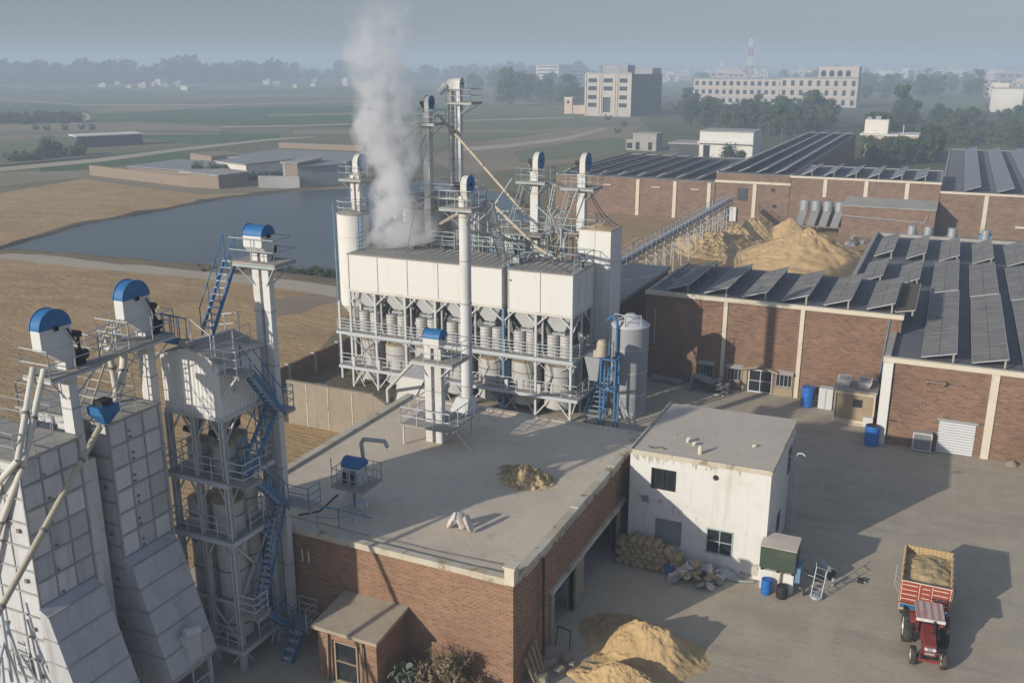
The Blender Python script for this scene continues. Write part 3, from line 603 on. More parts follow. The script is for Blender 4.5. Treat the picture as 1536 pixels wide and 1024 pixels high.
# --- far range of the compound
def far_house(name, label, x0, x1, y0, y1, z, roofmat='roof_mid', cop=True, pil=(), piltop=None, wallmat='brick_far'):
    t = thing(name, ((x0+x1)/2, y0, 0), label, 'warehouse')
    b = B(); b.box(x0, x1, y0, y1, 0, z-.3); b.out('wall', wallmat, t)
    b = B(); b.box(x0+.25, x1-.25, y0+.25, y1-.25, z-.32, z-.12); b.out('roof', roofmat, t)
    if cop: b = B(); b.box(x0-.1, x1+.1, y0-.12, y0+.24, z-.3, z+.02); b.out('coping', 'cream', t)
    b = B(); b.box(x0-.05, x0+.24, y0+.25, y1, z-.3, z); b.box(x1-.24, x1+.05, y0+.25, y1, z-.3, z); b.box(x0+.25, x1-.25, y1-.24, y1+.05, z-.3, z); b.out('parapet', 'conc_grey', t)
    for x in pil:
        b = B(); b.box(x-.3, x+.3, y0-.15, y0+.05, *(piltop or (0, z-.35))); b.out('pilaster', 'cream', t)
    return t
t = far_house('pilaster_warehouse', 'distant brick warehouse with four cream pilasters and a dark ribbed roof', -66, -36.6, 162, 205, 6.7, 'roof_dark', False, (-60.8, -50.3, -43.6, -37.6))
for xx in (-56, -47, -40):
    b = B(); b.box(xx-.8, xx+.8, 161.8, 161.99, 5.0, 5.25); b.out('vent_slot', 'pipe', t)
t = far_house('tall_warehouse', 'tall distant brick warehouse with a small dark upper window and long panel rows', -36.5, -24.2, 162.1, 268, 8.3, 'roof_dark', False, (-29.9,), (0, 6.5))
b = B(); b.box(-36.6, -24.1, 161.85, 162.09, 6.55, 6.95); b.out('string_course', 'cream', t)
b = B(); b.box(-32.7, -31.1, 161.9, 162.09, 3.7, 5.7); b.out('upper_window', 'far_dark', t)
b = B(); b.box(-34.9, -33.9, 161.9, 162.09, .1, 2.4); b.out('doorway', 'black', t)
b = B(); b.box(-33.8, -32.7, 161.7, 161.85, .1, 2.5); b.out('door', 'white_metal', t)
for (xx, zz) in ((-26.9, 5.7), (-26.5, 3.0)): b = B(); b.box(xx-.3, xx+.3, 161.95, 162.09, zz-.25, zz+.25); b.out('wall_vent', 'black', t)
t = far_house('coped_warehouse', 'distant brick warehouse with a cream roof edge and six short panels', -24.1, -1.4, 162, 181, 8.2, 'roof_dark', True, (-18.6, -12.3, -6.2), (5.0, 7.85))
t = far_house('strip_roof_warehouse', 'distant brick warehouse whose dark roof carries wide long panel strips, past the low annex', -1.3, 40, 161.9, 246, 6.9, 'roof_dark', True, (5.2, 14.5))
b = B(); b.box(9.6, 18, 161.5, 161.89, 1.9, 2.2); b.out('door_lintel', 'cream', t)
t = thing('brick_annex', (-8.3, 158, 0), 'low brick annex with a grey slab roof beside the four steel hoppers', 'shed')
b = B(); b.box(-15.0, -1.6, 156, 161.88, 0, 4.6); b.out('wall', 'brick_far', t)
b = B(); b.hexa([(-15.1, 155.8, 4.6), (-1.5, 155.8, 4.6), (-1.5, 161.89, 5.2), (-15.1, 161.89, 5.2)], [(-15.1, 155.8, 4.75), (-1.5, 155.8, 4.75), (-1.5, 161.89, 5.4), (-15.1, 161.89, 5.4)]); b.out('roof', 'conc_grey', t)
b = B(); b.tube((-15, 155.9, 3.1), (-3, 155.9, 2.7), .08); b.tube((-3, 155.9, 2.7), (-2.6, 155.9, 4.0), .08); b.out('pipe', 'galv', t)
# --- solar panel rows
def panel_row(x0, x1, y0, y1, z, dz=.5, mat='panel', label='', group='', seg=1.05, sag=0, rs=0, posts=True):
    """tilted strip along Y: low edge x0 at z, high edge x1 at z+dz; separate panes with gaps"""
    t = thing('solar_panel_row', ((x0+x1)/2, (y0+y1)/2, z-.2), label, 'solar panel', group)
    b = B(); n = max(1, round((y1-y0)/seg)); rr = random.Random(rs+int(x0*10)); mid = (x0+x1)/2; s = (y1-y0)/n
    for i in range(n):
        a, c_ = y0+i*s+.012, y0+(i+1)*s-.012
        for (u0, u1) in ((x0, mid-.015), (mid+.015, x1)):
            e = rr.uniform(-.025, .025); zu = lambda u, y: z+dz*(u-x0)/(x1-x0)+e-sag*math.sin(PI*(y-y0)/(y1-y0))
            b.hexa([(u0, a, zu(u0, a)-.04), (u1, a, zu(u1, a)-.04), (u1, c_, zu(u1, c_)-.04), (u0, c_, zu(u0, c_)-.04)], [(u0, a, zu(u0, a)), (u1, a, zu(u1, a)), (u1, c_, zu(u1, c_)), (u0, c_, zu(u0, c_))])
    b.out('panel', mat, t)
    f = B()
    f.bar((x0, y0-.03, z-.03), (x1, y0-.03, z+dz-.03), .04, .06); f.bar((x1+.03, y0, z+dz-.03), (x1+.03, y1, z+dz-.03), .04, .06); f.bar((x0-.03, y0, z-.03), (x0-.03, y1, z-.03), .03, .05)
    f.out('frame', 'alu', t)
    if posts:
        g = B(); k = max(1, round((y1-y0)/3.2))
        for i in range(k+1):
            yy = y0+.15+(y1-y0-.3)*i/k; g.bar((x1-.15, yy, z-.22), (x1-.15, yy, z+dz-.08), .12)
        g.out('support_post', 'conc_grey', t)
    return t
order7 = ['leftmost', 'second from the left', 'third from the left', 'fourth from the left', 'fifth from the left', 'sixth from the left', 'rightmost']
for i in range(7):
    x = -20.75+3.19*i if i < 6 else -2.72
    panel_row(x, x+(1.95 if i < 6 else 1.35), 75.95+.1*(i % 2), 86.6-(.6 if i == 6 else 0), 7.75, .28 if i == 6 else .62, 'panel_brown' if i == 6 else 'panel',
              ('rust brown bare panel at the right end of the warehouse with the glass door' if i == 6 else 'grey solar panel strip over the glass door warehouse, %s of its row' % order7[i]), 'panels on the glass door warehouse', rs=i)
ordB = ['nearest the warehouse corner', 'second from the warehouse corner', 'third from the warehouse corner', 'fourth from the warehouse corner', 'fifth from the warehouse corner', 'sixth from the warehouse corner']
for i in range(4):
    x = -.45+3.2*i
    panel_row(x, x+2.15, 68.9, 89.6, 6.45, .5, 'panel', 'long front solar strip above the roller shutter wall, %s' % ordB[i], 'front panels on the long warehouse', rs=20+i)
    panel_row(x-.08, x+2.07, 89.8, 104.6, 6.45, .5, 'panel', 'middle solar strip with lifted panes on the long warehouse, %s' % ordB[i], 'middle panels on the long warehouse', rs=30+i)
for i in range(6):
    x = -6.6+3.15*i
    if i < 2: panel_row(x, x+1.8, 92.0, 101.5, 6.45, .75, 'panel', 'rear solar strip beside the bran heap, %s' % ('outermost' if i == 0 else 'next to the outermost'), 'inner panels on the long warehouse', rs=40+i)
    panel_row(x+.1, x+1.9, 105.5, 117.5, 6.45, .75, 'panel', 'back solar strip near the far wall of the long warehouse, %s' % order7[i], 'back panels on the long warehouse', rs=50+i)
for i in range(6):
    x = -22.6+3.45*i
    panel_row(x, x+1.7, 163.5, 177.5, 8.35, .7, 'panel_far', 'short far solar strip over the cream coped warehouse, %s' % order7[i], 'panels on the far coped warehouse', 2.0, rs=60+i)
for i in range(4):
    x = -36.0+3.05*i
    panel_row(x, x+1.75, 163, 266, 8.45, .75, 'panel_far', 'very long far solar strip on the tall brick warehouse, %s' % (order7[i] if i < 3 else 'rightmost'), 'panels on the tall far warehouse', 4, rs=70+i, posts=False)
for i in range(5):
    x = 2.0+4.6*i
    panel_row(x, x+2.2, 163, 243, 7.05, .8, 'panel_far', 'wide long distant solar strip on the roof past the low annex, %s' % order7[i], 'panels on the far right warehouse', 3, rs=80+i, posts=False)
for i in range(8):
    x = -65.0+3.55*i
    panel_row(x, x+1.5, 163, 203-(3 if i > 4 else 0), 6.85, .75, 'panel_far', 'far solar strip on the pilastered brick warehouse, %s' % (order7[i] if i < 6 else ('seventh from the left' if i == 6 else 'rightmost')), 'panels on the far pilastered warehouse', 3, rs=90+i, posts=False)
# ================================================================ bucket elevators
def half_disc(b, x0, x1, yc, zc, r, a0=0, a1=180, n=18, ang=0):
    pts = [(x0, yc+r*math.cos(R(a0+(a1-a0)*i/n)), zc+r*math.sin(R(a0+(a1-a0)*i/n))) for i in range(n+1)]
    return b.prism(pts, (x1-x0, 0, 0))
def elevator(label, x0, x1, y0, y1, z0, z1, yc, r, zc, hood='blue', leg='white_metal', plat=None, gap=0, seams=3.0, motor=1, group=None, name='bucket_elevator', rail='green_rail', body='white_metal', railr=.022, thick=None, disc=None, rnd=False):
    """plat=(x0,x1,y0,y1,z). gap: casing split in two legs along X"""
    t = thing(name, ((x0+x1)/2, (y0+y1)/2, z0), label, 'elevator', group)
    legs = [(x0, x1)] if not gap else [(x0, (x0+x1-gap)/2), ((x0+x1+gap)/2, x1)]
    for a, c in legs:
        b = B()
        if rnd: b.lathe((a+c)/2, (y0+y1)/2, [((c-a)/2, z0), ((c-a)/2, z1)], 20)
        else: b.box(a, c, y0, y1, z0, z1)
        lg = b.out('leg', leg, t)
        s = B(); z = z0+seams*.6
        while z < z1-.3:
            if rnd: s.lathe((a+c)/2, (y0+y1)/2, [((c-a)/2+.002, z), ((c-a)/2+.03, z), ((c-a)/2+.03, z+.05), ((c-a)/2+.002, z+.05)], 20)
            else: s.box(a-.02, c+.02, y0-.02, y1+.02, z, z+.045)
            z += seams
        s.out('flange', 'rib', lg)
    if gap:
        b = B(); z = z0+.4
        while z < z1: b.box(legs[0][1], legs[1][0], (y0+y1)/2-.03, (y0+y1)/2+.03, z, z+.05); z += .45
        b.out('rung', 'galv', t)
    hx1 = x1+.05; hx0 = hx1-(thick or (x1-x0+.1))
    b = B(); zl = zc-1.05*r
    b.prism([(hx0, y0-.05, z1-.15), (hx0, y1+.05, z1-.15), (hx0, yc+r, zl), (hx0, yc+r, zc-.001), (hx0, yc-r, zc-.001), (hx0, yc-r, zl)], (hx1-hx0, 0, 0))
    b.box(hx0+.02, hx1-.02, yc-r-.02, yc+r+.02, zl-.03, zl+.03)
    b.out('head', body, t)
    b = B(); half_disc(b, hx0, hx1, yc, zc, r); b.out('hood', hood, t)
    b = B(); half_disc(b, hx0-.03, hx0-.002, yc, zc, r+.03); half_disc(b, hx1+.002, hx1+.03, yc, zc, r+.03)
    if disc == 'blue_dark': half_disc(b, hx1+.002, hx1+.03, yc, zc, r+.03, 180, 360)
    b.out('hood_rim', disc or hood, t)
    b = B(); b.tube((hx0-.1, yc, zc), (hx1+.1, yc, zc), .06, 10); b.box(hx1+.03, hx1+.1, yc-.08, yc+.08, zc-.1, zc+.05); b.out('bearing', 'black', t)
    if plat:
        a, c, d, e, z = plat
        f = B(); f.box(a, c, d, y0-.05, z-.09, z); f.box(a, c, y1+.05, e, z-.09, z); f.box(a, x0-.03, y0-.05, y1+.05, z-.089, z-.001); f.box(x1+.03, c, y0-.05, y1+.05, z-.089, z-.001)
        p = f.out('platform', 'deck', t)
        k = B(); k.bar((a, d, z-.15), (c, d, z-.15), .05, .1); k.bar((c, d, z-.15), (c, e, z-.15), .05, .1); k.bar((a, e, z-.15), (c, e, z-.15), .05, .1); k.bar((a, d, z-.15), (a, e, z-.15), .05, .1)
        k.out('edge_beam', rail, p); k = B()
        for (xx, yy) in ((a+.1, d+.1), (c-.1, d+.1), (c-.1, e-.1), (a+.1, e-.1)):
            k.bar((xx, yy, z-.15), ((x0+x1)/2+(xx-(x0+x1)/2)*.25, (y0+y1)/2+(yy-(y0+y1)/2)*.25, z-1.1), .05)
        k.out('bracket', rail, p)
        q = B(); q.rail([(a, d, z), (c, d, z), (c, e, z), (a, e, z)], 1.0, railr, 1.0, 2, True); q.out('railing', rail, t)
        if motor == 2:
            m = B(); mx = hx0-.3; m.box(mx-.15, mx+.15, yc-.15, yc+.15, zc-.45, zc-.2); m.tube((mx-.3, yc, zc-.08), (mx+.28, yc, zc-.08), .15, 12); m.bar((mx, yc, zc-.45), (mx, yc, z), .1); m.out('motor', 'black', t)
        elif motor:
            m = B(); my = min(e-.35, yc+r+.35) if motor > 0 else max(d+.35, yc-r-.3); mx = (hx0+hx1)/2
            m.box(mx-.18, mx+.2, my-.15, my+.15, z, z+.3); m.tube((mx-.25, my, z+.42), (mx+.3, my, z+.42), .16, 12); m.bar((mx+.1, my, z+.5), (mx+.15, my-.05*motor, z+1.15), .1); m.tube((mx-.1, my-.1*motor, z+1.2), (mx+.3, my-.1*motor, z+1.2), .13, 10)
            m.tube((mx+.32, my, z+.42), (mx+.36, my, z+.42), .2, 12); m.bar((mx+.34, my, z+.42), (mx+.34, yc+r*.6*motor, zc-.1), .05)
            m.out('motor', 'black', t)
    return t
def stair(parent, x0, x1, a, b_, mat='blue_stair', rail=True, wide=.24):
    """flight between (y,z) points a and b_"""
    (ya, za), (yb, zb) = a, b_
    s = B()
    for xx in (x0, x1): s.hexa([(xx-.03, ya, za-wide), (xx+.03, ya, za-wide), (xx+.03, yb, zb-wide), (xx-.03, yb, zb-wide)], [(xx-.03, ya, za+.05), (xx+.03, ya, za+.05), (xx+.03, yb, zb+.05), (xx-.03, yb, zb+.05)])
    st = s.out('staircase', mat, parent)
    n = max(3, int(abs(za-zb)/.24)); tr = B(); dy = (yb-ya)/n
    for i in range(n):
        y = ya+dy*(i+.5); z = za+(zb-za)*(i+.5)/n; tr.box(x0+.03, x1-.03, y-.11, y+.11, z-.03, z)
    tr.out('tread', 'frame_steel', st)
    if rail:
        h = B()
        for xx in (x0, x1):
            h.tube((xx, ya, za+.95), (xx, yb, zb+.95), .024, 5)
            for i in range(4): y = ya+(yb-ya)*i/3; z = za+(zb-za)*i/3; h.tube((xx, y, z), (xx, y, z+1), .022, 5)
        h.out('handrail', mat, st)
    return st
# ================================================================ the two dryers at the left
def dryer(y0, y1, label, xf=-28.2, xb=-33.0, zt=12.72, zm=7.05, extra=False):
    t = thing('grain_dryer', ((xf+xb)/2, (y0+y1)/2, 0), label, 'dryer')
    b = B(); b.box(xb, xf, y0, y1, 0, zt); b.out('body', 'grey_panel' , t)
    s = B(); n = 6; zs = [zm+(zt-zm)*i/n for i in range(n+1)]
    for z in zs[:-1]: s.box(xf+.002, xf+.05, y0-.03, y1+.03, z-.035, z+.035)
    for k in (1, 2): yy = y0+(y1-y0)*k/3; s.box(xf+.002, xf+.03, yy-.025, yy+.025, zm+.04, zt)
    s.box(xf+.002, xf+.06, y0-.04, y0+.04, 1, zt); s.box(xf+.002, xf+.06, y1-.04, y1+.04, 1, zt)
    z = .9
    while z < zt: s.box(xb, xf+.001, y0-.05, y0-.002, z-.035, z+.035); s.box(xb, xf+.001, y1+.002, y1+.05, z-.035, z+.035); z += .95
    for k in range(1, 5): xx = xf-(xf-xb)*k/5; s.box(xx-.03, xx+.03, y0-.035, y0-.002, 0, zt)
    s.out('panel_rib', 'rib', t)
    r3 = random.Random(int(y0*31)); sh = [B(), B(), B()]
    for i in range(n):
        for k in range(3):
            ya_, yb_ = y0+(y1-y0)*k/3+.05, y0+(y1-y0)*(k+1)/3-.05; za_, zb_ = zs[i]+.06, zs[i+1]-.06; q = lambda: xf+.012+r3.uniform(0, .012)
            m_ = sh[r3.choice((0, 0, 1, 2))]; m_.hexa([(xf+.002, ya_, za_), (xf+.002, yb_, za_), (xf+.002, yb_, zb_), (xf+.002, ya_, zb_)], [(q(), ya_, za_), (q(), yb_, za_), (q(), yb_, zb_), (q(), ya_, zb_)])
    for m_, mt_ in zip(sh, ('grey_panel', 'grey_panel_b', 'grey_panel_c')):
        if m_.v: m_.out('panel_sheet', mt_, t)
    d = B(); rr = random.Random(int(y0*7))
    for i in range(n):
        yy = y0+(y1-y0)*(.34 if i % 2 else .36); z = zs[i]+.12
        for k in range(1 if not extra else 2): d.box(xf+.03, xf+.09, yy+.05, yy+.05+rr.uniform(.07, .13), z+.26*k, z+.26*k+.07)
    for i in range(5): d.box(xf-.5, xf-.35, y0-.09, y0-.05, 2.0+2.0*i, 2.15+2.0*i)
    d.out('hatch', 'seam', t)
    c = B(); ya, yb = y0-.1, y1-.12
    prof = [(xf+.06, zm+.0), (xf+.5, zm-.22), (xf+2.0, 2.0), (xf+1.7, 1.55), (xf+.06, 1.55)]
    c.prism([(x, ya, z) for x, z in prof], (0, yb-ya, 0)); ch = c.out('chute', 'grey_panel_c', t)
    s = B()
    for i in range(0, 6):
        q = i/5; x = xf+.5+1.5*q; z = zm-.22+(2.0-zm+.22)*q
        s.bar((x, ya-.03, z), (x, yb+.03, z), .07, .07)
        if 0 < i < 5: s.box(xf+.06, x, ya-.03, ya-.002, z-.03, z+.03)
    s.out('chute_rib', 'rib', ch)
    r = B(); r.box(xb-.1, xf+.12, y0-.12, y1+.1, zt, zt+.1); r.out('roof', 'deck', t)
    k = B(); k.rail([(xf+.05, y0-.05, zt+.1), (xb, y0-.05, zt+.1)], 1.0, .022, 1.1); k.rail([(xb, y0, zt+.1), (xb, y1, zt+.1)], 1.0, .022, 1.1)
    k.rail([(xf+.02, y0-.02, zt+.1), (xf+.02, y0+1.5, zt+.1)], .9, .022, .75); k.rail([(xf-1.2, y1, zt+.1), (xb, y1, zt+.1)], 1.0, .022, 1.1)
    k.out('railing', 'galv', t)
    q = B()
    for xx in (xf+.2, xf+1.6):
        for yy in (ya+.1, yb-.1): q.bar((xx, yy, 0), (xx, yy, 1.56), .14)
    q.bar((xf+1.6, ya+.1, .8), (xf+1.6, yb-.1, .8), .08); q.out('leg', 'frame_steel', t)
    return t
dr1 = dryer(20.2, 22.72, 'tall grey panelled grain dryer at the very edge, crossed by a long tan pipe')
dr2 = dryer(24.12, 26.7, 'tall grey panelled grain dryer beside the steel hopper tower, small hatches down its face', extra=True)
b = B(); c = at(238, 985, 0); P0 = atX(245, 965, -26.55)
b.tube((-26.35, 25.0, 3.6), (-26.1, 25.6, 3.55), .22, 12); b.box(-26.75, -26.2, 25.0, 25.7, 2.2, 3.4); b.out('inspection_box', 'grey_panel', dr2)
e1 = elevator('bucket elevator with a blue domed head, above the dryer at the picture edge', -28.82, -28.3, 22.76, 23.16, 0, 15.8, 22.5, .66, 17.0, plat=(-29.3, -27.9, 21.75, 23.95, 15.35), rail='frame_steel', thick=.46)
e2 = elevator('bucket elevator with a blue domed head, between dryer and steel hopper tower', -29.0, -28.48, 26.75, 27.15, 0, 15.85, 26.45, .68, 17.2, plat=(-29.6, -27.9, 25.4, 27.75, 15.5), rail='frame_steel', thick=.46)
b = B(); b.box(-29.8, -29.1, 23.25, 23.85, 0, 12.9); b.box(-29.0, -28.6, 23.4, 23.75, 0, 11.5)
t = b.out('return_duct', 'white_metal'); tag(t, 'narrow white vertical duct in the slot between the two dryers', 'duct')
t = thing('walkway', (-28.4, 24.8, 15.3), 'steel walkway bridging the two blue domed elevators', 'walkway')
b = B(); b.hexa([(-28.6, 23.96, 15.25), (-27.9, 23.96, 15.25), (-27.9, 25.39, 15.4), (-28.6, 25.39, 15.4)], [(-28.6, 23.96, 15.34), (-27.9, 23.96, 15.34), (-27.9, 25.39, 15.49), (-28.6, 25.39, 15.49)]); b.out('deck', 'deck', t)
b = B(); b.rail([(-27.92, 23.96, 15.34), (-27.92, 25.39, 15.49)], 1, .025, .9); b.rail([(-28.58, 23.96, 15.34), (-28.58, 25.39, 15.49)], 1, .025, .9); b.out('railing', 'frame_steel', t)
# spouts from the elevator heads
def pipe(label, pts, r, mat='pipe_pale', cat='pipe', name='spout_pipe', collars=True, group=None):
    t = thing(name, pts[0], label, cat, group)
    b = B(); b.path(pts, r, 10); b.out('pipe', mat, t)
    if collars:
        c = B()
        for a, d in zip(pts, pts[1:]):
            a, d = Vector(a), Vector(d); L = (d-a).length; n = max(1, int(L/2.6)); u = (d-a).normalized()
            for i in range(n): p = a.lerp(d, (i+.5)/n); c.tube(p-u*.05, p+u*.05, r*1.28, 10)
        c.out('collar', 'seam', t)
    return t
pipe('pale double spout pipe, outer one, down the lit dryer side', [(-28.9, 21.9, 15.6), tuple(at(27, 690, 12.95)), (-31.5, 19.6, 9.5)], .115)
pipe('pale double spout pipe, inner one, over the dryer roof edge', [(-28.4, 21.95, 15.6), tuple(at(34, 700, 12.6)), (-30.4, 19.75, 8.2)], .115)
pipe('pale curved spout from the middle elevator down to the dryer roof', [(-28.8, 25.6, 16.0), tuple(at(186, 535, 14.6)), tuple(at(183, 575, 13.6)), tuple(at(170, 605, 12.8))], .16)
pipe('straight pale drop spout under the middle elevator head', [(-29.3, 25.6, 15.9), tuple(at(177, 600, 12.9))], .13)
pipe('long tan pipe slanting across the dryer faces from a blue funnel', [tuple(atX(150, 640, -27.7)), (-27.3, 17.2, 7.55), (-27.0, 14.5, 5.0)], .115, 'pipe')
t = thing('feed_funnel', (-27.7, 23.3, 12.9), 'small blue feed funnel on the dryer roof edge', 'funnel')
cx, cy = -27.75, 23.75
p = atX(156, 618, -27.75); cy, zz = p.y, p.z
b = B(); b.hexa([(cx-.12, cy-.12, zz-.45), (cx+.12, cy-.12, zz-.45), (cx+.12, cy+.12, zz-.45), (cx-.12, cy+.12, zz-.45)], [(cx-.38, cy-.38, zz), (cx+.38, cy-.38, zz), (cx+.38, cy+.38, zz), (cx-.38, cy+.38, zz)])
b.box(cx-.4, cx+.4, cy-.4, cy+.4, zz, zz+.3); b.out('hopper', 'blue', t)
b = B(); b.box(cx-.25, cx+.2, cy-.2, cy+.3, zz+.3, zz+.5); b.out('motor', 'black', t)
b = B(); b.bar((cx, cy, zz-.45), (cx-.5, cy-.2, 12.8), .08); b.bar((cx+.2, cy, zz-.2), (cx-.6, cy+.5, 12.82), .06); b.out('stand', 'frame_steel', t)
t = thing('leaning_ladder', tuple(at(125, 622, 12.85)), 'brown steel ladder leaning between the two elevator heads', 'ladder')
b = B(); b.ladder(tuple(at(125, 622, 12.85)), tuple(atX(172, 478, -28.9)), .5, 'x', .035); b.out('rails', 'pipe', t)
for (pa, pb, lab) in [((-28.3, 23.3, 13.0), (-29.3, 27.9, 15.3), 'thin stay rod from the first elevator to the middle elevator platform')]:
    b = B(); b.tube(pa, pb, .025, 5); tag(b.out('stay_rod', 'galv'), lab, 'rod')
# low things at the foot of the dryers
t = thing('tin_roof_shed', tuple(at(110, 1012, 1.4))[:2]+(0,), 'low ribbed tin roof at the foot of the edge dryer', 'shed')
ox, oy = at(105, 1012, 1.6).x, at(105, 1012, 1.6).y
b = B()
for k in range(16): b.hexa([(ox-2+.25*k, oy-1.6, 1.3), (ox-1.87+.25*k, oy-1.6, 1.34), (ox-1.87+.25*k, oy+.9, 1.64), (ox-2+.25*k, oy+.9, 1.6)], [(ox-2+.25*k, oy-1.6, 1.36), (ox-1.75+.25*k, oy-1.6, 1.36), (ox-1.75+.25*k, oy+.9, 1.66), (ox-2+.25*k, oy+.9, 1.66)])
b.out('roof', 'tan_panel', t)
b = B()
for dx in (-1.9, 1.8):
    for dy in (-1.5, .8): b.bar((ox+dx, oy+dy, 0), (ox+dx, oy+dy, 1.35), .1)
b.out('post', 'wood', t)
t = thing('concrete_plinth', tuple(at(300, 1012, 0)), 'stepped concrete plinth with a bent pipe rail below the second dryer', 'plinth')
p = at(290, 1008, .5); b = B(); b.box(p.x-1.3, p.x+.8, p.y-1.1, p.y+.3, 0, .5); b.box(p.x-.3, p.x+1.5, p.y-2.2, p.y-1.11, 0, .35); b.out('block', 'conc_grey', t)
b = B(); b.path([(p.x-.9, p.y+.1, .5), (p.x-.9, p.y+.1, 1.2), (p.x+.6, p.y+.1, 1.2), (p.x+.6, p.y-.6, 1.2), (p.x+.6, p.y-.6, .4)], .05); b.out('pipe_rail', 'pipe_pale', t)
t = thing('pipe_stand', tuple(at(20, 1015, 4)), 'tangle of grey pipe legs and rails in the picture corner', 'stand')
b = B()
for (u, v) in (((0, 905), (18, 1022)), ((8, 930), (40, 1022)), ((30, 980), (58, 1024)), ((2, 985), (6, 1030)), ((14, 930), (-10, 1030)), ((12, 975), (28, 1024))): b.tube(atX(u[0], u[1], -29.3), atX(v[0], v[1], -29.0), .06, 8)
b.out('pipe_leg', 'frame_steel', t)
b = B()
for k in range(5): b.tube(atX(26, 962+11*k, -29.5), atX(60, 978+11*k, -29.1), .03, 6)
b.out('rail', 'frame_steel', t)

# ================================================================ steel hopper tower with blue stairs
HX0, HX1, HY0, HY1, HZ0, HZ1, HZR = -29.05, -26.02, 27.95, 30.6, 12.05, 14.5, 14.92
t = thing('hopper_tower', ((HX0+HX1)/2, (HY0+HY1)/2, 0), 'grey steel tower carrying a white corrugated hopper, with blue zigzag stairs', 'tower')
def corrugated(x0, x1, y, z0, z1fn, axis, n, d=.035, out_=-1):
    """ribbed sheet: trapezoid ribs from real folds"""
    b = B(); vs = []; m = n*4
    for i in range(m+1):
        u = x0+(x1-x0)*i/m; off = d if (i % 4) in (1, 2) else 0
        for z in (z0, z1fn(u)):
            vs.append((u, y+out_*off, z) if axis == 'y' else (y+out_*off, u, z))
    b.add(vs, [(2*i, 2*i+2, 2*i+3, 2*i+1) for i in range(m)]); return b
xm = (HX0+HX1)/2-.02
b = B(); b.prism([(HX0+.05, HY0+.05, HZ0), (HX1-.05, HY0+.05, HZ0), (HX1-.05, HY0+.05, HZ1-.04), (xm, HY0+.05, HZR-.05), (HX0+.05, HY0+.05, HZ1-.04)], (0, HY1-HY0-.1, 0)); b.out('hopper', 'bin_metal', t)
gz = lambda u: HZ1+(HZR-HZ1)*(1-abs(u-xm)/(HX1-xm))-.05
b = corrugated(HX0, HX1, HY0, HZ0-.02, gz, 'y', 15); s2 = corrugated(HY0, HY1, HX1, HZ0-.02, lambda u: HZ1-.02, 'x', 13, out_=1); b.add(s2.v, s2.f); b.out('cladding', 'bin_metal', t)
b = B(); b.prism([(HX0-.15, HY0-.12, HZ1-.1), (xm, HY0-.12, HZR), (HX1+.15, HY0-.12, HZ1-.1), (HX1+.15, HY0-.12, HZ1-.04), (xm, HY0-.12, HZR+.07), (HX0-.15, HY0-.12, HZ1-.04)], (0, HY1-HY0+.24, 0)); b.out('roof', 'conc_grey', t)
b = B(); b.box(xm-.25, xm+.3, HY0-.16, HY0+.3, HZR+.05, HZR+.25); b.out('roof_hatch', 'deck', t)
b = B()
for (p, q) in (((HX0, HY0), (HX1, HY0)), ((HX1, HY0), (HX1, HY1)), ((HX0, HY1), (HX1, HY1)), ((HX0, HY0), (HX0, HY1))): b.bar((p[0], p[1], HZ0-.1), (q[0], q[1], HZ0-.1), .16, .16)
b.out('base_beam', 'pale_steel', t)
PX = (-29.0, -27.6, -26.1); cols = [(x, 28.0) for x in PX]+[(-29.0, 30.5), (-26.1, 30.5)]
for (x, y) in cols:
    b = B(); b.box(x-.02, x+.02, y-.12, y+.12, 0, HZ0-.18); b.box(x-.12, x+.12, y-.12, y-.1, 0, HZ0-.18); b.box(x-.12, x+.12, y+.1, y+.12, 0, HZ0-.18); b.out('post', 'pale_steel', t)
for z in (9.22, 6.5, 1.2):
    b = B(); b.box(-29.25, -25.85, 27.75, 30.75, z-.08, z); dk = b.out('platform', 'deck', t)
    b = B()
    for (p, q) in (((-29.25, 27.73), (-25.83, 27.73)), ((-25.83, 27.73), (-25.83, 30.77)), ((-29.25, 30.77), (-25.83, 30.77)), ((-29.27, 27.73), (-29.27, 30.77))): b.bar((*p, z-.14), (*q, z-.14), .08, .2)
    b.out('edge_beam', 'frame_steel', dk)
    b = B(); b.rail([(-29.2, 30.7, z), (-29.2, 27.8, z), (-25.9, 27.8, z)], 1, .024, .9, 3); b.rail([(-25.9, 28.95, z), (-25.9, 30.7, z), (-29.2, 30.7, z)], 1, .024, .9, 3); b.out('railing', 'frame_steel', dk)
b = B()
for (z0, z1) in ((12, 9.2), (9.2, 6.5), (6.5, 1.2)):
    for (a, c) in ((PX[0], PX[1]), (PX[1], PX[2])):
        h = min(1.0, (z0-z1)*.4)
        b.bar((a, 28.0, z0-.2-h), (a+.62, 28.0, z0-.2), .07); b.bar((c, 28.0, z0-.2-h), (c-.62, 28.0, z0-.2), .07)
    b.bar((-26.1, 28.05, z0-1.2), (-26.1, 28.9, z0-.2), .07); b.bar((-26.1, 30.45, z0-1.2), (-26.1, 29.6, z0-.2), .07)
b.bar((-29, 28, 1.3), (-27.6, 28, 3.2), .08); b.bar((-27.6, 28, 1.3), (-29, 28, 3.2), .08); b.bar((-27.6, 28, 3.0), (-26.1, 28, 1.3), .08); b.bar((-27.6, 28, 1.3), (-26.1, 28, 3.0), .08)
b.bar((-29, 28, 3.3), (-26.1, 28, 3.3), .1); b.bar((-26.1, 28, 6.2), (-26.1, 30.5, 3.2), .08); b.bar((-26.1, 30.5, 6.2), (-26.1, 28, 3.2), .08); b.bar((-26.1, 28.0, 1.0), (-26.1, 28.6, .2), .07); b.bar((-26.1, 30.4, 1.0), (-26.1, 29.9, .2), .07); b.bar((-26.1, 28, .9), (-26.7, 28, .2), .07)
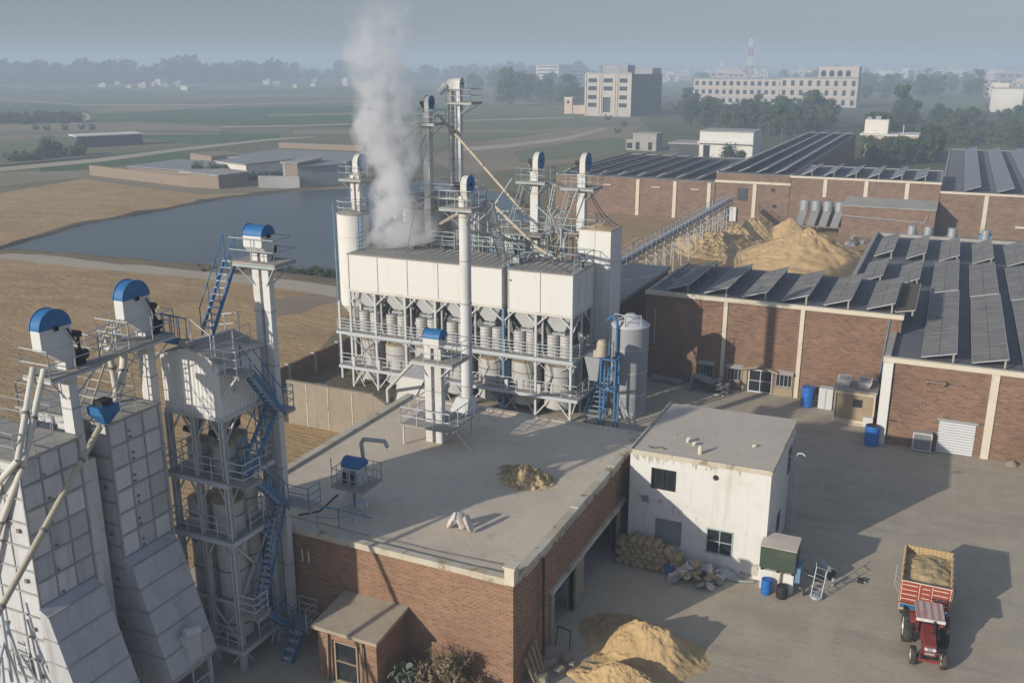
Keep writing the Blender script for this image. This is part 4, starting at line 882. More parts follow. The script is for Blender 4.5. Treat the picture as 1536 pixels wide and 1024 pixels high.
b.out('brace', 'pale_steel', t)
# landings + flights
def landing(parent, x0, x1, y0, y1, z, rails, mat='frame_steel'):
    b = B(); b.box(x0, x1, y0, y1, z-.07, z); b.bar((x1, y0, z-.1), (x1, y1, z-.1), .06, .14); o = b.out('landing', 'deck', parent)
    b = B()
    for r_ in rails: b.rail([(x, y, z) for x, y in r_], 1, .025, .8, 3)
    b.out('railing', mat, o); return o
SX0, SX1 = -25.6, -24.98
landing(t, -26.0, SX1+.05, 27.9, 28.85, 14.0, [[(-26.2, 27.9), (SX1, 27.9), (SX1, 28.85)]], 'pale_steel')
b = B(); b.bar((-25.1, 28.0, 13.9), (-25.95, 28.0, 12.9), .08); b.bar((-25.1, 28.8, 13.9), (-25.95, 28.8, 12.9), .08); b.out('bracket', 'pale_steel', t)
stair(t, SX0, SX1, (28.85, 14.0), (30.65, 11.6))
landing(t, -26.0, SX1+.05, 30.66, 31.3, 11.6, [[(SX1, 30.66), (SX1, 31.3), (-25.3, 31.3)]], 'frame_steel')
stair(t, -25.98, -25.4, (30.6, 11.6), (28.5, 9.24))
landing(t, -25.8, SX1+.05, 27.75, 28.8, 9.2, [[(-25.8, 27.75), (SX1, 27.75), (SX1, 28.8)]], 'pale_steel')
stair(t, SX0, SX1, (28.8, 9.2), (30.5, 7.2))
landing(t, -25.6, -23.9, 30.5, 31.35, 7.2, [[(-23.9, 30.5), (-23.9, 31.35)], [(SX1, 30.5), (-23.9, 30.5)]], 'blue_frame')
stair(t, -25.75, -25.2, (30.5, 7.2), (28.6, 3.0))
landing(t, -25.9, SX1+.05, 27.75, 28.6, 3.0, [[(-25.9, 27.75), (SX1, 27.75), (SX1, 28.6)]], 'pale_steel')
stair(t, SX0, SX1, (28.6, 3.0), (30.2, 1.25))
landing(t, -25.6, -24.3, 30.25, 31.2, 1.2, [[(-24.3, 30.25), (-24.3, 31.2), (-25.4, 31.2)]], 'pale_steel')
stair(t, -25.0, -24.45, (30.25, 1.2), (29.2, .05))
# roof walk on the hopper: stairs up to the elevator head, ridge rail
b = B(); b.rail([(-26.3, 28.2, 14.55), (-26.3, 30.4, 14.55)], .9, .025, 1.1); b.rail([(-27.0, 30.55, 14.9), (-28.6, 30.55, 14.6)], .9, .025, .8)
b.path([(-27.3, 28.0, 15.2), (-27.3, 28.0, 16.1), (-26.3, 28.0, 15.5), (-26.3, 28.0, 14.6)], .025); b.path([(-26.3, 28.2, 15.45), (-26.1, 27.9, 15.0)], .025); b.out('roof_railing', 'pale_steel', t)
s = stair(t, -27.75, -27.15, (30.85, 18.1), (29.1, 15.3)); s.name = 'roof_stair'
s = stair(t, -28.5, -28.0, (27.3, 15.45), (28.5, 14.95), wide=.25); s.name = 'bridge_stair'
# vessels inside
def vessel(x, y, r, z0, z1, label, group, mat='tank', lid=True, cone=0, bands=2, loc=None):
    t = thing('storage_tank', (x, y, z0), label, 'tank', group)
    b = B(); pr = [(r*.25, z0), (r, z0+cone)] if cone else [(r, z0)]
    b.lathe(x, y, pr+[(r, z1-.04)], 24); b.out('shell', mat, t)
    c = B()
    for i in range(bands):
        z = z0+cone+(z1-z0-cone)*(i+.5)/bands; c.lathe(x, y, [(r+.005, z-.04), (r+.03, z-.03), (r+.03, z+.03), (r+.005, z+.04)], 24)
    c.out('hoop', 'seam', t)
    d = B(); d.lathe(x, y, [(r+.02, z1-.06), (r+.02, z1), (r*.5, z1+.10), (.12, z1+.2), (.12, z1+.36)], 24); d.out('lid', 'tank_top', t)
    return t
for (x, y, z0, z1, r, lab) in [(-26.95, 28.85, 1.35, 7.9, .68, 'front'), (-28.35, 28.85, 1.35, 7.7, .66, 'outer'), (-27.0, 30.05, 1.35, 8.2, .5, 'wall side'), (-28.3, 30.1, 1.35, 7.6, .5, 'hidden rear')]:
    vessel(x, y, r, z0, z1, 'tall grey cylinder tank inside the hopper tower, %s one' % lab, 'tall tanks inside the hopper tower', bands=5)
for (x, y, lab) in [(-26.85, 28.8, 'near the corner post'), (-28.2, 28.75, 'next to the black valve'), (-27.2, 30.0, 'at the back')]:
    v = vessel(x, y, .48, 9.24, 10.5, 'short tank under the white corrugated hopper, %s' % lab, 'short tanks under the corrugated hopper', bands=1)
    b = B(); b.lathe(x, y, [(.16, 10.7), (.2, 11.1), (.75, 12.02)], 14); b.out('hopper_cone', 'tank', t)
    b = B(); b.box(x-.22, x+.22, y-.35, y+.1, 10.85, 11.15); b.tube((x-.4, y-.3, 11.0), (x+.3, y-.3, 11.0), .14, 10); b.out('slide_valve', 'black', t)
# twin leg elevator of the tower
e3 = elevator('twin leg bucket elevator with a bright blue hood rising above the corrugated hopper', -26.4, -25.55, 30.92, 31.25, 0, 18.55, 31.0, .42, 19.15, plat=(-27.1, -24.8, 30.45, 31.85, 18.05), gap=.16, rail='green_rail', seams=2.4)
t = thing('roof_bridge', (-24.2, 31.9, 5.6), 'thin black catwalk rails from the blue stair onto the store roof', 'catwalk')
b = B(); b.rail([(-24.6, 31.9, 5.55), (-23.6, 32.2, 5.55), (-23.1, 33.6, 5.5)], 1, .025, .9); b.bar((-24.7, 31.6, 6.9), (-22.9, 33.8, 5.5), .05); b.out('railing', 'blue_frame', t)
# ================================================================ processing plant
PY0, PY1 = 62.6, 66.9
PX = [-43.5, -41.1, -38.3, -35.55, -32.7, -29.65, -26.95, -24.1]
t = thing('bin_frame', (-33.8, 64.7, 0), 'white steel frame of posts, decks and rails under the long row of white bins', 'frame')
for i, x in enumerate(PX):
    for y in (PY0, PY1):
        b = B(); b.box(x-.09, x+.09, y-.09, y+.09, 0, 8.25); b.out('post', 'blue_frame' if i == 5 else 'pale_steel', t)
b = B()
for i in range(7):
    a, c = PX[i], PX[i+1]; m = (a+c)/2
    b.bar((a, PY0, 7.2), (a+.75*(c-a)/2, PY0, 8.2), .1); b.bar((c, PY0, 7.2), (c-.75*(c-a)/2, PY0, 8.2), .1)
    b.bar((a, PY0, 4.0), (a+.6, PY0, 4.65), .08); b.bar((c, PY0, 4.0), (c-.6, PY0, 4.65), .08)
    b.bar((a, PY0, .1), (m, PY0, 1.8), .09); b.bar((c, PY0, .1), (m, PY0, 1.8), .09)
    if i in (0, 3, 5): b.bar((m-.2, PY0+.1, .1), (a, PY0+.1, 1.8), .07)
for y0, y1 in ((PY0, 64.7), (PY1, 64.7)):
    for x in (PX[-1], PX[0]):
        b.bar((x, y0, 6.6), (x, y1, 8.2), .09); b.bar((x, y0, .1), (x, y1, 1.8), .09); b.bar((x, y0, 3.2), (x, (y0+y1)/2, 4.6), .08)
b.bar((PX[-1], 64.7, 0), (PX[-1], 64.7, 8.2), .14)
for i in range(7):
    a, c = PX[i], PX[i+1]
    if i % 2 == 0: b.bar((a, PY0+.05, 2.1), (c, PY0+.05, 4.5), .045); b.bar((c, PY0+.05, 2.1), (a, PY0+.05, 4.5), .045)
    b.bar((a, PY1-.1, 4.9), (c, PY1-.1, 8.0), .06); b.bar((c, PY1-.1, 4.9), (a, PY1-.1, 8.0), .06)
b.out('brace', 'pale_steel', t)
b = B(); b.box(-44.8, -23.85, 62.3, 67.1, 4.66, 4.78); dk = b.out('upper_deck', 'deck', t)
b = B(); b.bar((-44.8, 62.28, 4.68), (-23.83, 62.28, 4.68), .08, .22); b.bar((-23.83, 62.28, 4.68), (-23.83, 67.1, 4.68), .08, .22); b.out('edge_beam', 'frame_steel', dk)
b = B(); b.rail([(-44.7, 62.36, 4.78), (-23.9, 62.36, 4.78), (-23.9, 67.0, 4.78)], 1.05, .03, 1.35, 4); b.out('railing', 'frame_steel', dk)
b = B(); b.box(-44.4, -23.3, 61.9, 68.6, 1.88, 2.0); dk = b.out('lower_deck', 'deck', t)
b = B(); b.bar((-44.4, 61.88, 1.9), (-23.28, 61.88, 1.9), .08, .24); b.bar((-23.28, 61.88, 1.9), (-23.28, 68.6, 1.9), .08, .24); b.out('edge_beam', 'frame_steel', dk)
b = B(); b.rail([(-44.3, 61.96, 2.0), (-23.36, 61.96, 2.0), (-23.36, 68.5, 2.0)], 1.05, .03, 1.2, 3); b.out('railing', 'pale_steel', dk)
b = B()
for i in range(7):
    x = PX[i]+.5; b.box(x, x+.25, 61.75, 61.87, 2.1, 2.9)
b.out('switch_box', 'pale_steel', dk)
b = B(); b.box(-43.4, -24.3, 67.12, 67.2, .1, 4.6); b.box(-43.4, -24.3, 67.0, 67.05, 4.9, 8.1); b.out('shade_backing', 'dark_steel', t)  # dark sheets added to stand in for the shade behind tanks and hoppers
# bins
def bin_block(x0, x1, z0, z1, n, label, last=False):
    t = thing('grain_bin', ((x0+x1)/2, 64.7, z0), label, 'bin')
    b = B(); b.box(x0, x1, PY0-.05, PY1+.1, z0, z1); b.out('shell', 'bin_metal', t)
    s = B()
    for i in range(n+1): x = x0+(x1-x0)*i/n; s.box(x-.035, x+.035, PY0-.1, PY0-.052, z0-.1, z1)
    s.box(x0-.05, x1+.05, PY0-.12, PY0-.102, z0-.16, z0+.06); s.box(x1+.002, x1+.05, PY0-.05, PY1, z0-.16, z0+.06)
    for y in (63.9, 65.3): s.box(x1+.002, x1+.03, y-.03, y+.03, z0, z1)
    s.out('seam', 'pipe_pale', t)
    r = B(); r.hexa([(x0-.1, PY0-.15, z1), (x1+.1, PY0-.15, z1), (x1+.1, PY1+.15, z1), (x0-.1, PY1+.15, z1)], [(x0-.1, PY0-.15, z1+.06), (x1+.1, PY0-.15, z1+.06), (x1+.1, PY1+.15, z1+.18), (x0-.1, PY1+.15, z1+.18)]); r.out('roof', 'deck', t)
    q = B()
    for k in range(int((x1-x0)/.6)): x = x0+.3+.6*k; q.box(x-.02, x+.02, PY0-.1, PY1+.1, z1+.16, z1+.2)
    q.out('roof_rib', 'galv', t)
    q = B(); q.rail([(x0, PY1, z1+.18), (x1, PY1, z1+.18), (x1, PY0+.2, z1+.1)], 1.0, .03, 1.2); q.out('railing', 'green_rail', t)
    for i in range(n):
        a, c = x0+(x1-x0)*i/n+.1, x0+(x1-x0)*(i+1)/n-.1; m = (a+c)/2
        for (ya, yb) in ((PY0+.05, 64.6), (64.7, PY1)):
            ym = (ya+yb)/2
            h = B(); h.hexa([(m-.42, ym-.35, z0-1.45), (m+.42, ym-.35, z0-1.45), (m+.42, ym+.35, z0-1.45), (m-.42, ym+.35, z0-1.45)], [(a, ya, z0-.02), (c, ya, z0-.02), (c, yb, z0-.02), (a, yb, z0-.02)])
            ho = h.out('hopper', 'pale_steel', t)
            v = B(); v.tube((m, ym, z0-1.95), (m, ym, z0-1.46), .24, 10); v.box(m-.5, m+.5, ym-.5, ym+.3, z0-1.72, z0-1.55); v.out('outlet', 'galv', ho)
    return t
bin_block(-43.5, -29.75, 8.35, 11.25, 5, 'long white steel bin block with five bays behind the tall round pipe')
bin_block(-29.2, -24.05, 8.2, 11.25, 2, 'shorter white steel bin block with two bays at the warehouse end')
bays = ['first', 'second', 'third', 'fourth', 'fifth', 'sixth', 'seventh']
k = 0
for i in range(7):
    m = (PX[i]+PX[i+1])/2
    rr = random.Random(i)
    v = vessel(m+.1, 63.75, 1.18 if i > 0 else 1.05, .25, 4.1+rr.uniform(-.15, .1), 'dusty round tank standing through the lower deck, %s bay from the pond end' % bays[i], 'round tanks under the upper deck', cone=.5, bands=2)
    vessel(m+.1, 65.9, 1.0, .25, 4.0, 'half hidden rear tank of the %s bay' % bays[i], 'rear tanks under the upper deck', cone=.5, bands=2)
    for s_ in (-.55, .5):
        c = B(); x = m+.25+s_; zz = 4.79; pr = []
        for j in range(7): pr += [(.45, zz+.24*j), (.49, zz+.24*j+.08), (.45, zz+.24*j+.17)]
        c.lathe(x, 63.3, pr+[(.45, zz+1.66), (.2, zz+1.7)], 16)
        o = c.out('ribbed_drum', 'tank'); tag(o, 'ribbed grey drum on the upper deck, %s of the pair in the %s bay' % ('left' if s_ < 0 else 'right', bays[i]), 'drum', 'ribbed drums on the upper deck')
# left tall round silo + its elevator, big tanks behind, boxes
def silo(name, x, y, r, z0, z1, label, mat='bin_metal', top='deck', cone=.5, n=28, legs=False, bands=3):
    t = thing(name, (x, y, 0), label, 'silo')
    b = B(); b.lathe(x, y, ([(r*.3, z0-1.2), (r, z0)] if legs else [(r, z0)])+[(r, z1)], n); b.out('shell', mat, t)
    c = B()
    for i in range(bands): z = z0+(z1-z0)*(i+1)/(bands+1); c.lathe(x, y, [(r+.004, z-.03), (r+.025, z-.02), (r+.025, z+.02), (r+.004, z+.03)], n)
    c.out('seam', 'pipe_pale', t)
    c = B(); c.lathe(x, y, [(r+.06, z1-.08), (r+.06, z1), (.3, z1+cone), (.01, z1+cone)], n); c.out('roof', top, t)
    if legs:
        for sx in (-1, 1):
            for sy in (-1, 1): q = B(); q.box(x+sx*r*.8-.09, x+sx*r*.8+.09, y+sy*r*.8-.09, y+sy*r*.8+.09, 0, z0+.3); q.out('leg', 'pale_steel', t)
    return t
s4 = silo('white_silo', -44.6, 65.2, 1.35, 6.5, 14.2, 'narrow white round silo on legs at the pond end of the bins', legs=True, cone=.25)
b = B(); b.rail([(-44.6+1.3*math.cos(a*PI/6), 65.2+1.3*math.sin(a*PI/6), 14.2) for a in range(12)], 1, .03, 1.2, 2, True); b.out('railing', 'frame_steel', s4)
b = B(); b.ladder((-43.2, 64.1, 7), (-43.2, 64.1, 14.3), .4, 'x', .03); b.out('ladder', 'blue', s4)
b = B(); b.tube((-45.9, 64.3, 6.5), (-45.9, 64.3, 15.0), .06); b.out('downpipe', 'blue_frame', s4)
silo('wide_silo', -41.2, 71.4, 2.9, 0, 14.3, 'wide white round silo half hidden behind the steam', cone=.4)
silo('grey_silo', -36.9, 71.2, 1.9, 0, 13.9, 'shaded grey round silo between the steam and the tall pipe', 'tank', cone=.4)
def box_house(name, label, x0, x1, y0, y1, z0, z1, mat='bin_metal', roof='tank_top', seams=(), cat='bin'):
    t = thing(name, ((x0+x1)/2, (y0+y1)/2, z0), label, cat)
    b = B(); b.box(x0, x1, y0, y1, z0, z1); b.out('shell', mat, t)
    s = B()
    for z in seams: s.box(x0-.02, x1+.03, y0-.03, y1+.02, z-.03, z+.03)
    s.box((x0+x1)/2-.03, (x0+x1)/2+.03, y0-.025, y0-.001, z0, z1); s.box(x1-.03, x1+.031, y0-.032, y0+.03, z0, z1-.005); s.out('seam', 'pipe_pale', t)
    r = B(); r.box(x0-.05, x1+.05, y0-.05, y1+.05, z1, z1+.08); r.out('roof', roof, t); return t
box_house('white_box_bin', 'plain white box bin with a dark side behind the leaning ladder', -34.0, -31.0, 69.5, 72.4, 0, 12.9)
tb = box_house('tall_box_bin', 'tall white box bin with brown dust on top beside the round silo', -25.5, -22.95, 67.5, 70.2, 5.0, 13.75, seams=(7.2, 9.0, 11.2))
b = B(); b.box(-25.4, -23.1, 67.6, 70.1, 0, 4.99); b.out('base', 'tank', tb)
b = heap(-24.3, 68.8, 1.25, 1.2, .32, 5, rings=6, seg=18, foot=.002, z0=13.835); tag(b.out('dust_heap', 'straw'), 'brown dust heap lying on the tall white box bin', 'heap')
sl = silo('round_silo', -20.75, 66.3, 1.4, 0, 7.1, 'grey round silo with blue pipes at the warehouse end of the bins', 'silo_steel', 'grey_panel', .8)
b = B(); b.path([(-22.2, 65.2, 7.5), (-21.7, 64.9, 8.0), (-21.3, 64.8, 7.5), (-21.3, 64.7, .1)], .11, 10); b.path([(-21.9, 64.9, 6.0), (-21.9, 64.7, .1)], .08); b.out('blue_pipe', 'blue_stair', sl)
b = B(); b.rail([(-21.7, 65.3, 7.15), (-20.75, 65.0, 7.15), (-19.7, 65.5, 7.15)], .9, .03, .9); b.out('railing', 'frame_steel', sl)
t = thing('blue_boot_frame', (-20.9, 62.3, 0), 'dark blue machine frame with a wide stair between the bins and the round silo', 'machine')
b = B()
for x in (-21.5, -20.4):
    for y in (61.9, 62.75): b.box(x-.06, x+.06, y-.06, y+.06, 0, 5.6)
b.bar((-21.5, 61.9, 5.5), (-20.4, 61.9, 5.5), .12); b.bar((-20.4, 61.9, 5.5), (-20.4, 62.75, 5.5), .12); b.bar((-21.5, 61.9, 3.2), (-20.4, 61.9, 3.2), .12); b.bar((-20.4, 61.9, 3.2), (-20.4, 62.75, 3.2), .12); b.out('frame', 'blue_stair', t)
b = B(); b.bar((-21.5, 61.9, 3.2), (-20.4, 61.9, 5.4), .07); b.out('brace', 'blue_stair', t)
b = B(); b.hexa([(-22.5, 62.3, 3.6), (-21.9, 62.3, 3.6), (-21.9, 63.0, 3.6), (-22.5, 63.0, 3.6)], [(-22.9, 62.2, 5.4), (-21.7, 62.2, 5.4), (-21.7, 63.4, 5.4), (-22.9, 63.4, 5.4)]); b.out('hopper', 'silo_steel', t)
b = B(); b.lathe(-21.6, 62.3, [(.4, 5.6), (.4, 6.5), (.25, 6.8)], 14); b.box(-22.3, -21.9, 62.4, 63.0, 5.4, 5.9); b.out('motor', 'pipe', t)
stair(t, -22.75, -21.75, (66.0, 3.2), (61.8, .1), 'blue_stair')
b = B(); b.path([(-19.6, 62.2, 1.8), (-19.2, 62.0, .9), (-18.8, 61.8, .3), (-18.2, 61.4, .1)], .09, 8); b.path([(-19.2, 62.4, 1.5), (-18.6, 62.1, .5), (-18.2, 62.2, .1)], .08, 8); b.out('hose', 'galv', t)
# ---- elevators of the plant
pl = []
pl.append(elevator('tall round white pipe elevator rising from the store roof with a small blue hood', -25.95, -25.25, 48.45, 49.15, 5.42, 18.6, 48.8, .5, 19.3, plat=(-26.8, -24.7, 47.9, 49.9, 18.0), seams=2.6, motor=2, rnd=True, thick=.4, hood='pipe_pale', disc='blue_dark', body='pipe_pale'))
b = B(); b.hexa([(-26.3, 47.6, 5.41), (-25.0, 47.6, 5.41), (-25.0, 49.2, 5.41), (-26.3, 49.2, 5.41)], [(-26.1, 48.3, 6.3), (-25.25, 48.3, 6.3), (-25.25, 49.15, 6.3), (-26.1, 49.15, 6.3)]); b.out('boot', 'pale_steel', pl[-1])
pl.append(elevator('slim tall elevator with a blue disc head inside the steam', -39.3, -38.7, 67.8, 68.4, 0, 22.2, 68.2, .5, 23.0, plat=(-39.9, -37.9, 67.2, 69.2, 21.4), leg='white_metal', seams=4, thick=.4, hood='pipe_pale', disc='blue_dark', motor=2))
p3 = elevator('tallest twin leg elevator with a white curved head and caged ladder', -37.9, -36.8, 69.6, 70.1, 0, 24.0, 69.9, .42, 24.45, hood='white_metal', plat=(-37.9, -35.6, 69.3, 71.2, 23.0), gap=.5, seams=4, motor=0)
b = B(); b.tube((-38.0, 69.5, 24.3), (-38.5, 69.2, 23.7), .3, 10); b.out('spout', 'white_metal', p3)
b = B(); b.ladder((-37.35, 69.45, 12), (-37.35, 69.45, 23), .4, 'x', .03); b.out('ladder', 'galv', p3)
pl.append(elevator('twin leg elevator with a round blue head at the pond end', -44.6, -43.75, 65.0, 65.45, 14.3, 17.3, 65.5, .68, 18.25, plat=(-45.3, -43.2, 64.4, 66.6, 17.0), gap=.2, seams=1.6, motor=2, thick=.5, hood='pipe_pale', disc='blue_dark'))
pl.append(elevator('elevator with a dark blue disc head, left of the rear pair', -30.2, -29.55, 68.8, 69.4, 0, 17.8, 69.3, .66, 18.65, plat=(-31.2, -28.7, 68.2, 70.4, 17.1), leg='white_metal', seams=3.5, motor=2, thick=.45, hood='pipe_pale', disc='blue_dark', body='pipe_pale'))
pl.append(elevator('elevator with a dark blue disc head, right of the rear pair beside the box bin', -26.25, -25.6, 68.8, 69.4, 0, 17.8, 69.3, .7, 18.7, plat=(-27.4, -24.7, 68.2, 70.4, 16.8), leg='white_metal', seams=3.5, motor=2, thick=.45, hood='pipe_pale', disc='blue_dark', body='pipe_pale'))
t = thing('head_bridge', (-28.1, 69.2, 17.1), 'narrow catwalk joining the rear pair of elevators', 'walkway')
b = B(); b.hexa([(-28.69, 68.7, 17.0), (-27.41, 68.7, 16.7), (-27.41, 69.7, 16.7), (-28.69, 69.7, 17.0)], [(-28.69, 68.7, 17.08), (-27.41, 68.7, 16.78), (-27.41, 69.7, 16.78), (-28.69, 69.7, 17.08)]); b.out('deck', 'deck', t)
t = thing('mid_platform', (-29.6, 68.6, 13), 'mid height steel platform with rails and criss cross ladders between the rear elevators', 'platform')
b = B(); b.box(-32.6, -28.2, 67.4, 70.9, 12.9, 13.0); b.box(-28.19, -24.3, 67.8, 70.9, 13.3, 13.4); b.out('deck', 'deck', t)
b = B(); b.rail([(-32.6, 70.9, 13), (-32.6, 67.4, 13), (-28.2, 67.4, 13)], 1.1, .03, 1.1); b.rail([(-28.19, 67.8, 13.4), (-24.3, 67.8, 13.4), (-24.3, 70.9, 13.4), (-32.6, 70.9, 13.4)], 1.1, .03, 1.1); b.out('railing', 'green_rail', t)
b = B(); b.ladder((-29.0, 68.3, 11.4), (-27.9, 68.2, 17.0), .5, 'y', .035); b.ladder((-28.5, 68.9, 17.0), (-28.2, 68.7, 11.4), .5, 'y', .035); b.ladder((-27.3, 68.0, 11.4), (-26.6, 68.0, 13.4), .5, 'y', .035)
for (p, q) in (((-32.4, 67.6, 12.9), (-29.9, 68.9, 11.3)), ((-28.6, 67.6, 12.9), (-29.6, 68.9, 11.4)), ((-27.9, 67.9, 11.4), (-25.9, 68, 16.8)), ((-26.6, 67.8, 11.4), (-28.2, 67.6, 15.4)), ((-31.5, 68.2, 17.3), (-33.4, 68.4, 14.8))): b.bar(p, q, .07)
b.out('ladder', 'galv', t)
b = B()
for x in (-32.4, -30.6, -28.4, -26.8, -24.6):
    for y in (67.6, 70.7): b.bar((x, y, 11.4), (x, y, 12.9), .1)
b.out('leg', 'frame_steel', t)
# slanting spouts and ladders over the bins
pipe('long tan spout slanting down from the tallest elevator to the mid platform', [tuple(atY(657, 172, 69.3)), tuple(atY(705, 226, 69)), tuple(atY(785, 318, 68.5))], .12, 'pipe')
pipe('tan spout slanting from the mid platform down to the short bin block', [tuple(atY(738, 305, 66)), tuple(atY(808, 373, 65)), tuple(atY(835, 388, 64.8))], .12, 'pipe')
pipe('grey spout from the round pipe elevator down onto the long bin block', [(-26.0, 49.2, 17.6), tuple(at(657, 338, 12.6)), tuple(at(618, 372, 11.5))], .13, 'pipe')
pipe('thin pale spout left of the slim tall elevator', [tuple(atY(636, 180, 68.2)), tuple(atY(600, 215, 67.8))], .1, 'pipe_pale', collars=False)
pipe('thin white spout below the slim tall elevator head', [tuple(atY(634, 188, 68.2)), tuple(atY(607, 232, 67.6))], .1, 'pipe_pale', collars=False)
pipe('thin pale spout from the pond end elevator head', [tuple(atY(549, 243, 66)), tuple(atY(570, 242, 67.5))], .12, 'pipe_pale', collars=False)
pipe('thin slanting stay beside the pond end elevator', [tuple(atY(545, 262, 66)), tuple(atY(567, 300, 66.6))], .08, 'pipe_pale', collars=False)
t = thing('leaning_ladder', (-29.5, 63.5, 11.5), 'long grey ladder leaning from the bin roof to the round pipe elevator platform', 'ladder')
b = B(); b.ladder(tuple(at(754, 387, 11.5)), (-24.9, 50.4, 18.2), .7, 'x', .05, .5); b.out('rails', 'galv', t)
t = thing('pipe_trestle', tuple(at(655, 380, 11.4)), 'small dark trestle holding up the grey spout on the bin roof', 'stand')
p = at(650, 345, 12.4); b = B(); b.bar(p, at(643, 372, 11.42), .08); b.bar(p, at(664, 378, 11.42), .08); b.out('leg', 'seam', t)
t = thing('roof_railing', (-38, 66.7, 11.4), 'pale guard rails along the back of the steaming bin roof', 'railing')
b = B(); b.rail([(-43.4, 66.8, 11.45), (-36, 66.8, 11.45)], 1.4, .035, 1.0, 4); b.rail([(-43.3, 63.6, 11.35), (-43.3, 66.8, 11.4)], 1.4, .035, 1.0, 4); b.rail([(-36, 67.2, 11.5), (-30, 67.2, 11.5)], 1.5, .035, 1.0, 4); b.out('rails', 'green_rail', t)
t = thing('roof_duct', (-28.3, 65, 11.5), 'bundle of bent grey ducts and valves on the short bin roof', 'duct')
b = B(); b.path([(-29.2, 66.2, 11.5), (-28.6, 65.6, 12.1), (-27.5, 65.4, 11.9), (-26.9, 65.8, 11.5)], .12, 8); b.path([(-28.9, 64.5, 11.45), (-28.9, 64.5, 12.2), (-28.0, 65.2, 12.2)], .1, 8); b.box(-29.5, -29.0, 64.0, 64.5, 11.45, 11.9); b.path([(-26.5, 66.3, 11.5), (-26, 66.1, 12.0), (-25, 66.5, 12.0), (-24.6, 66.8, 11.5)], .09, 8); b.out('tubing', 'galv', t)
b = B(); b.box(-24.4, -24.15, 64.8, 65.1, 11.4, 11.85); b.out('valve', 'black', t)
# post between both bin blocks
t = thing('blue_downpipe', (-29.47, 62.9, 0), 'thin blue downpipe in the gap between the two bin blocks', 'pipe')
b = B(); b.tube((-29.45, 63.2, 2.1), (-29.45, 63.2, 11.6), .11, 10); b.path([(-29.45, 63.2, 10.4), (-29.0, 62.4, 10.5)], .06, 8); b.out('pipe', 'blue_frame', t)
# aspirator elbow duct behind the twin leg roof elevator
t = thing('curved_duct', tuple(at(620, 610, 2)), 'large pale curved duct with a dark mouth left of the twin leg roof elevator', 'duct')
p = at(612, 600, 3.0)
b = B(); b.hexa([(p.x-1.2, p.y-.3, 2.2), (p.x+.1, p.y-.3, 2.2), (p.x+.1, p.y+2, 2.2), (p.x-1.2, p.y+2, 2.2)], [(p.x-.9, p.y+.3, 4.6), (p.x+1.2, p.y+.3, 4.6), (p.x+1.2, p.y+2.6, 4.8), (p.x-.9, p.y+2.6, 4.8)])
b.hexa([(p.x+.11, p.y-.3, 1.5), (p.x+1.8, p.y-.3, 1.5), (p.x+1.8, p.y+2, 1.5), (p.x+.11, p.y+2, 1.5)], [(p.x+.6, p.y+.3, 4.2), (p.x+2.2, p.y+.3, 4.0), (p.x+2.2, p.y+2.2, 4.0), (p.x+.6, p.y+2.2, 4.2)]); b.out('shell', 'tank', t)
b = B(); b.box(p.x+.5, p.x+1.2, p.y-.36, p.y-.29, 2.6, 3.5); b.out('mouth', 'black', t)
b = B(); b.path([(p.x-1.3, p.y-.6, 1.0), (p.x-1.3, p.y-.6, 3.8), tuple(at(632, 530, 9.0))], .12, 8); b.out('rail_pipe', 'pale_steel', t)
b = B(); b.box(p.x-1.2, p.x+1.8, p.y-.2, p.y+2, 0, 2.19 if False else 1.49); b.out('base', 'conc_grey', t)
# small elevators standing on the store roof
r2 = elevator('twin leg roof elevator with a faded blue hood and a low railed deck', -25.35, -24.3, 43.25, 43.65, 5.42, 11.25, 43.45, .46, 11.6, plat=(-25.9, -23.3, 42.7, 44.9, 10.35), gap=.22, seams=1.9, rail='pale_steel', motor=0, thick=1.0)
b = B(); b.box(-26.4, -25.4, 42.3, 45.2, 6.55, 6.65); b.box(-24.25, -23.3, 42.3, 45.2, 6.55, 6.65); b.box(-25.39, -24.26, 42.3, 43.2, 6.551, 6.649); b.box(-25.39, -24.26, 43.7, 45.2, 6.551, 6.649); lo = b.out('lower_platform', 'deck', r2)
b = B(); b.rail([(-26.4, 45.2, 6.65), (-26.4, 42.3, 6.65), (-23.3, 42.3, 6.65), (-23.3, 45.2, 6.65)], 1.0, .03, .9, 2); b.out('railing', 'pale_steel', lo)
b = B(); b.bar((-26.3, 42.4, 6.5), (-26.3, 42.4, 5.45), .08); b.bar((-23.4, 45.1, 6.5), (-23.4, 45.1, 5.45), .08); b.bar((-26.3, 45.1, 6.5), (-26.3, 45.1, 5.45), .08); b.bar((-23.4, 43.0, 6.5), (-22.0, 42.6, 5.45), .06); b.out('leg', 'pale_steel', lo)
r1 = thing('roof_aspirator', (-24.3, 34.75, 5.42), 'small blue domed aspirator on a railed stand near the store roof edge', 'machine')
for x in (-24.6, -24.0):
    b = B(); b.box(x-.22, x+.2, 34.5, 34.95, 5.41, 6.55); b.out('leg', 'white_metal', r1)
b = B(); b.box(-25.2, -23.35, 33.9, 35.6, 6.55, 6.67); d = b.out('platform', 'deck', r1)
b = B(); b.rail([(-25.15, 33.95, 6.67), (-23.4, 33.95, 6.67), (-23.4, 35.55, 6.67), (-25.15, 35.55, 6.67)], .85, .022, .45, 2, True); b.tube((-25.15, 33.95, 6.67), (-25.15, 33.95, 8.1), .025, 6); b.out('railing', 'galv', d)
b = B(); b.box(-24.8, -23.9, 34.35, 35.1, 6.67, 7.55); b.out('body', 'grey_panel', r1)
b = B(); half_disc(b, -24.86, -23.84, 34.72, 7.55, .42); b.out('hood', 'blue', r1)
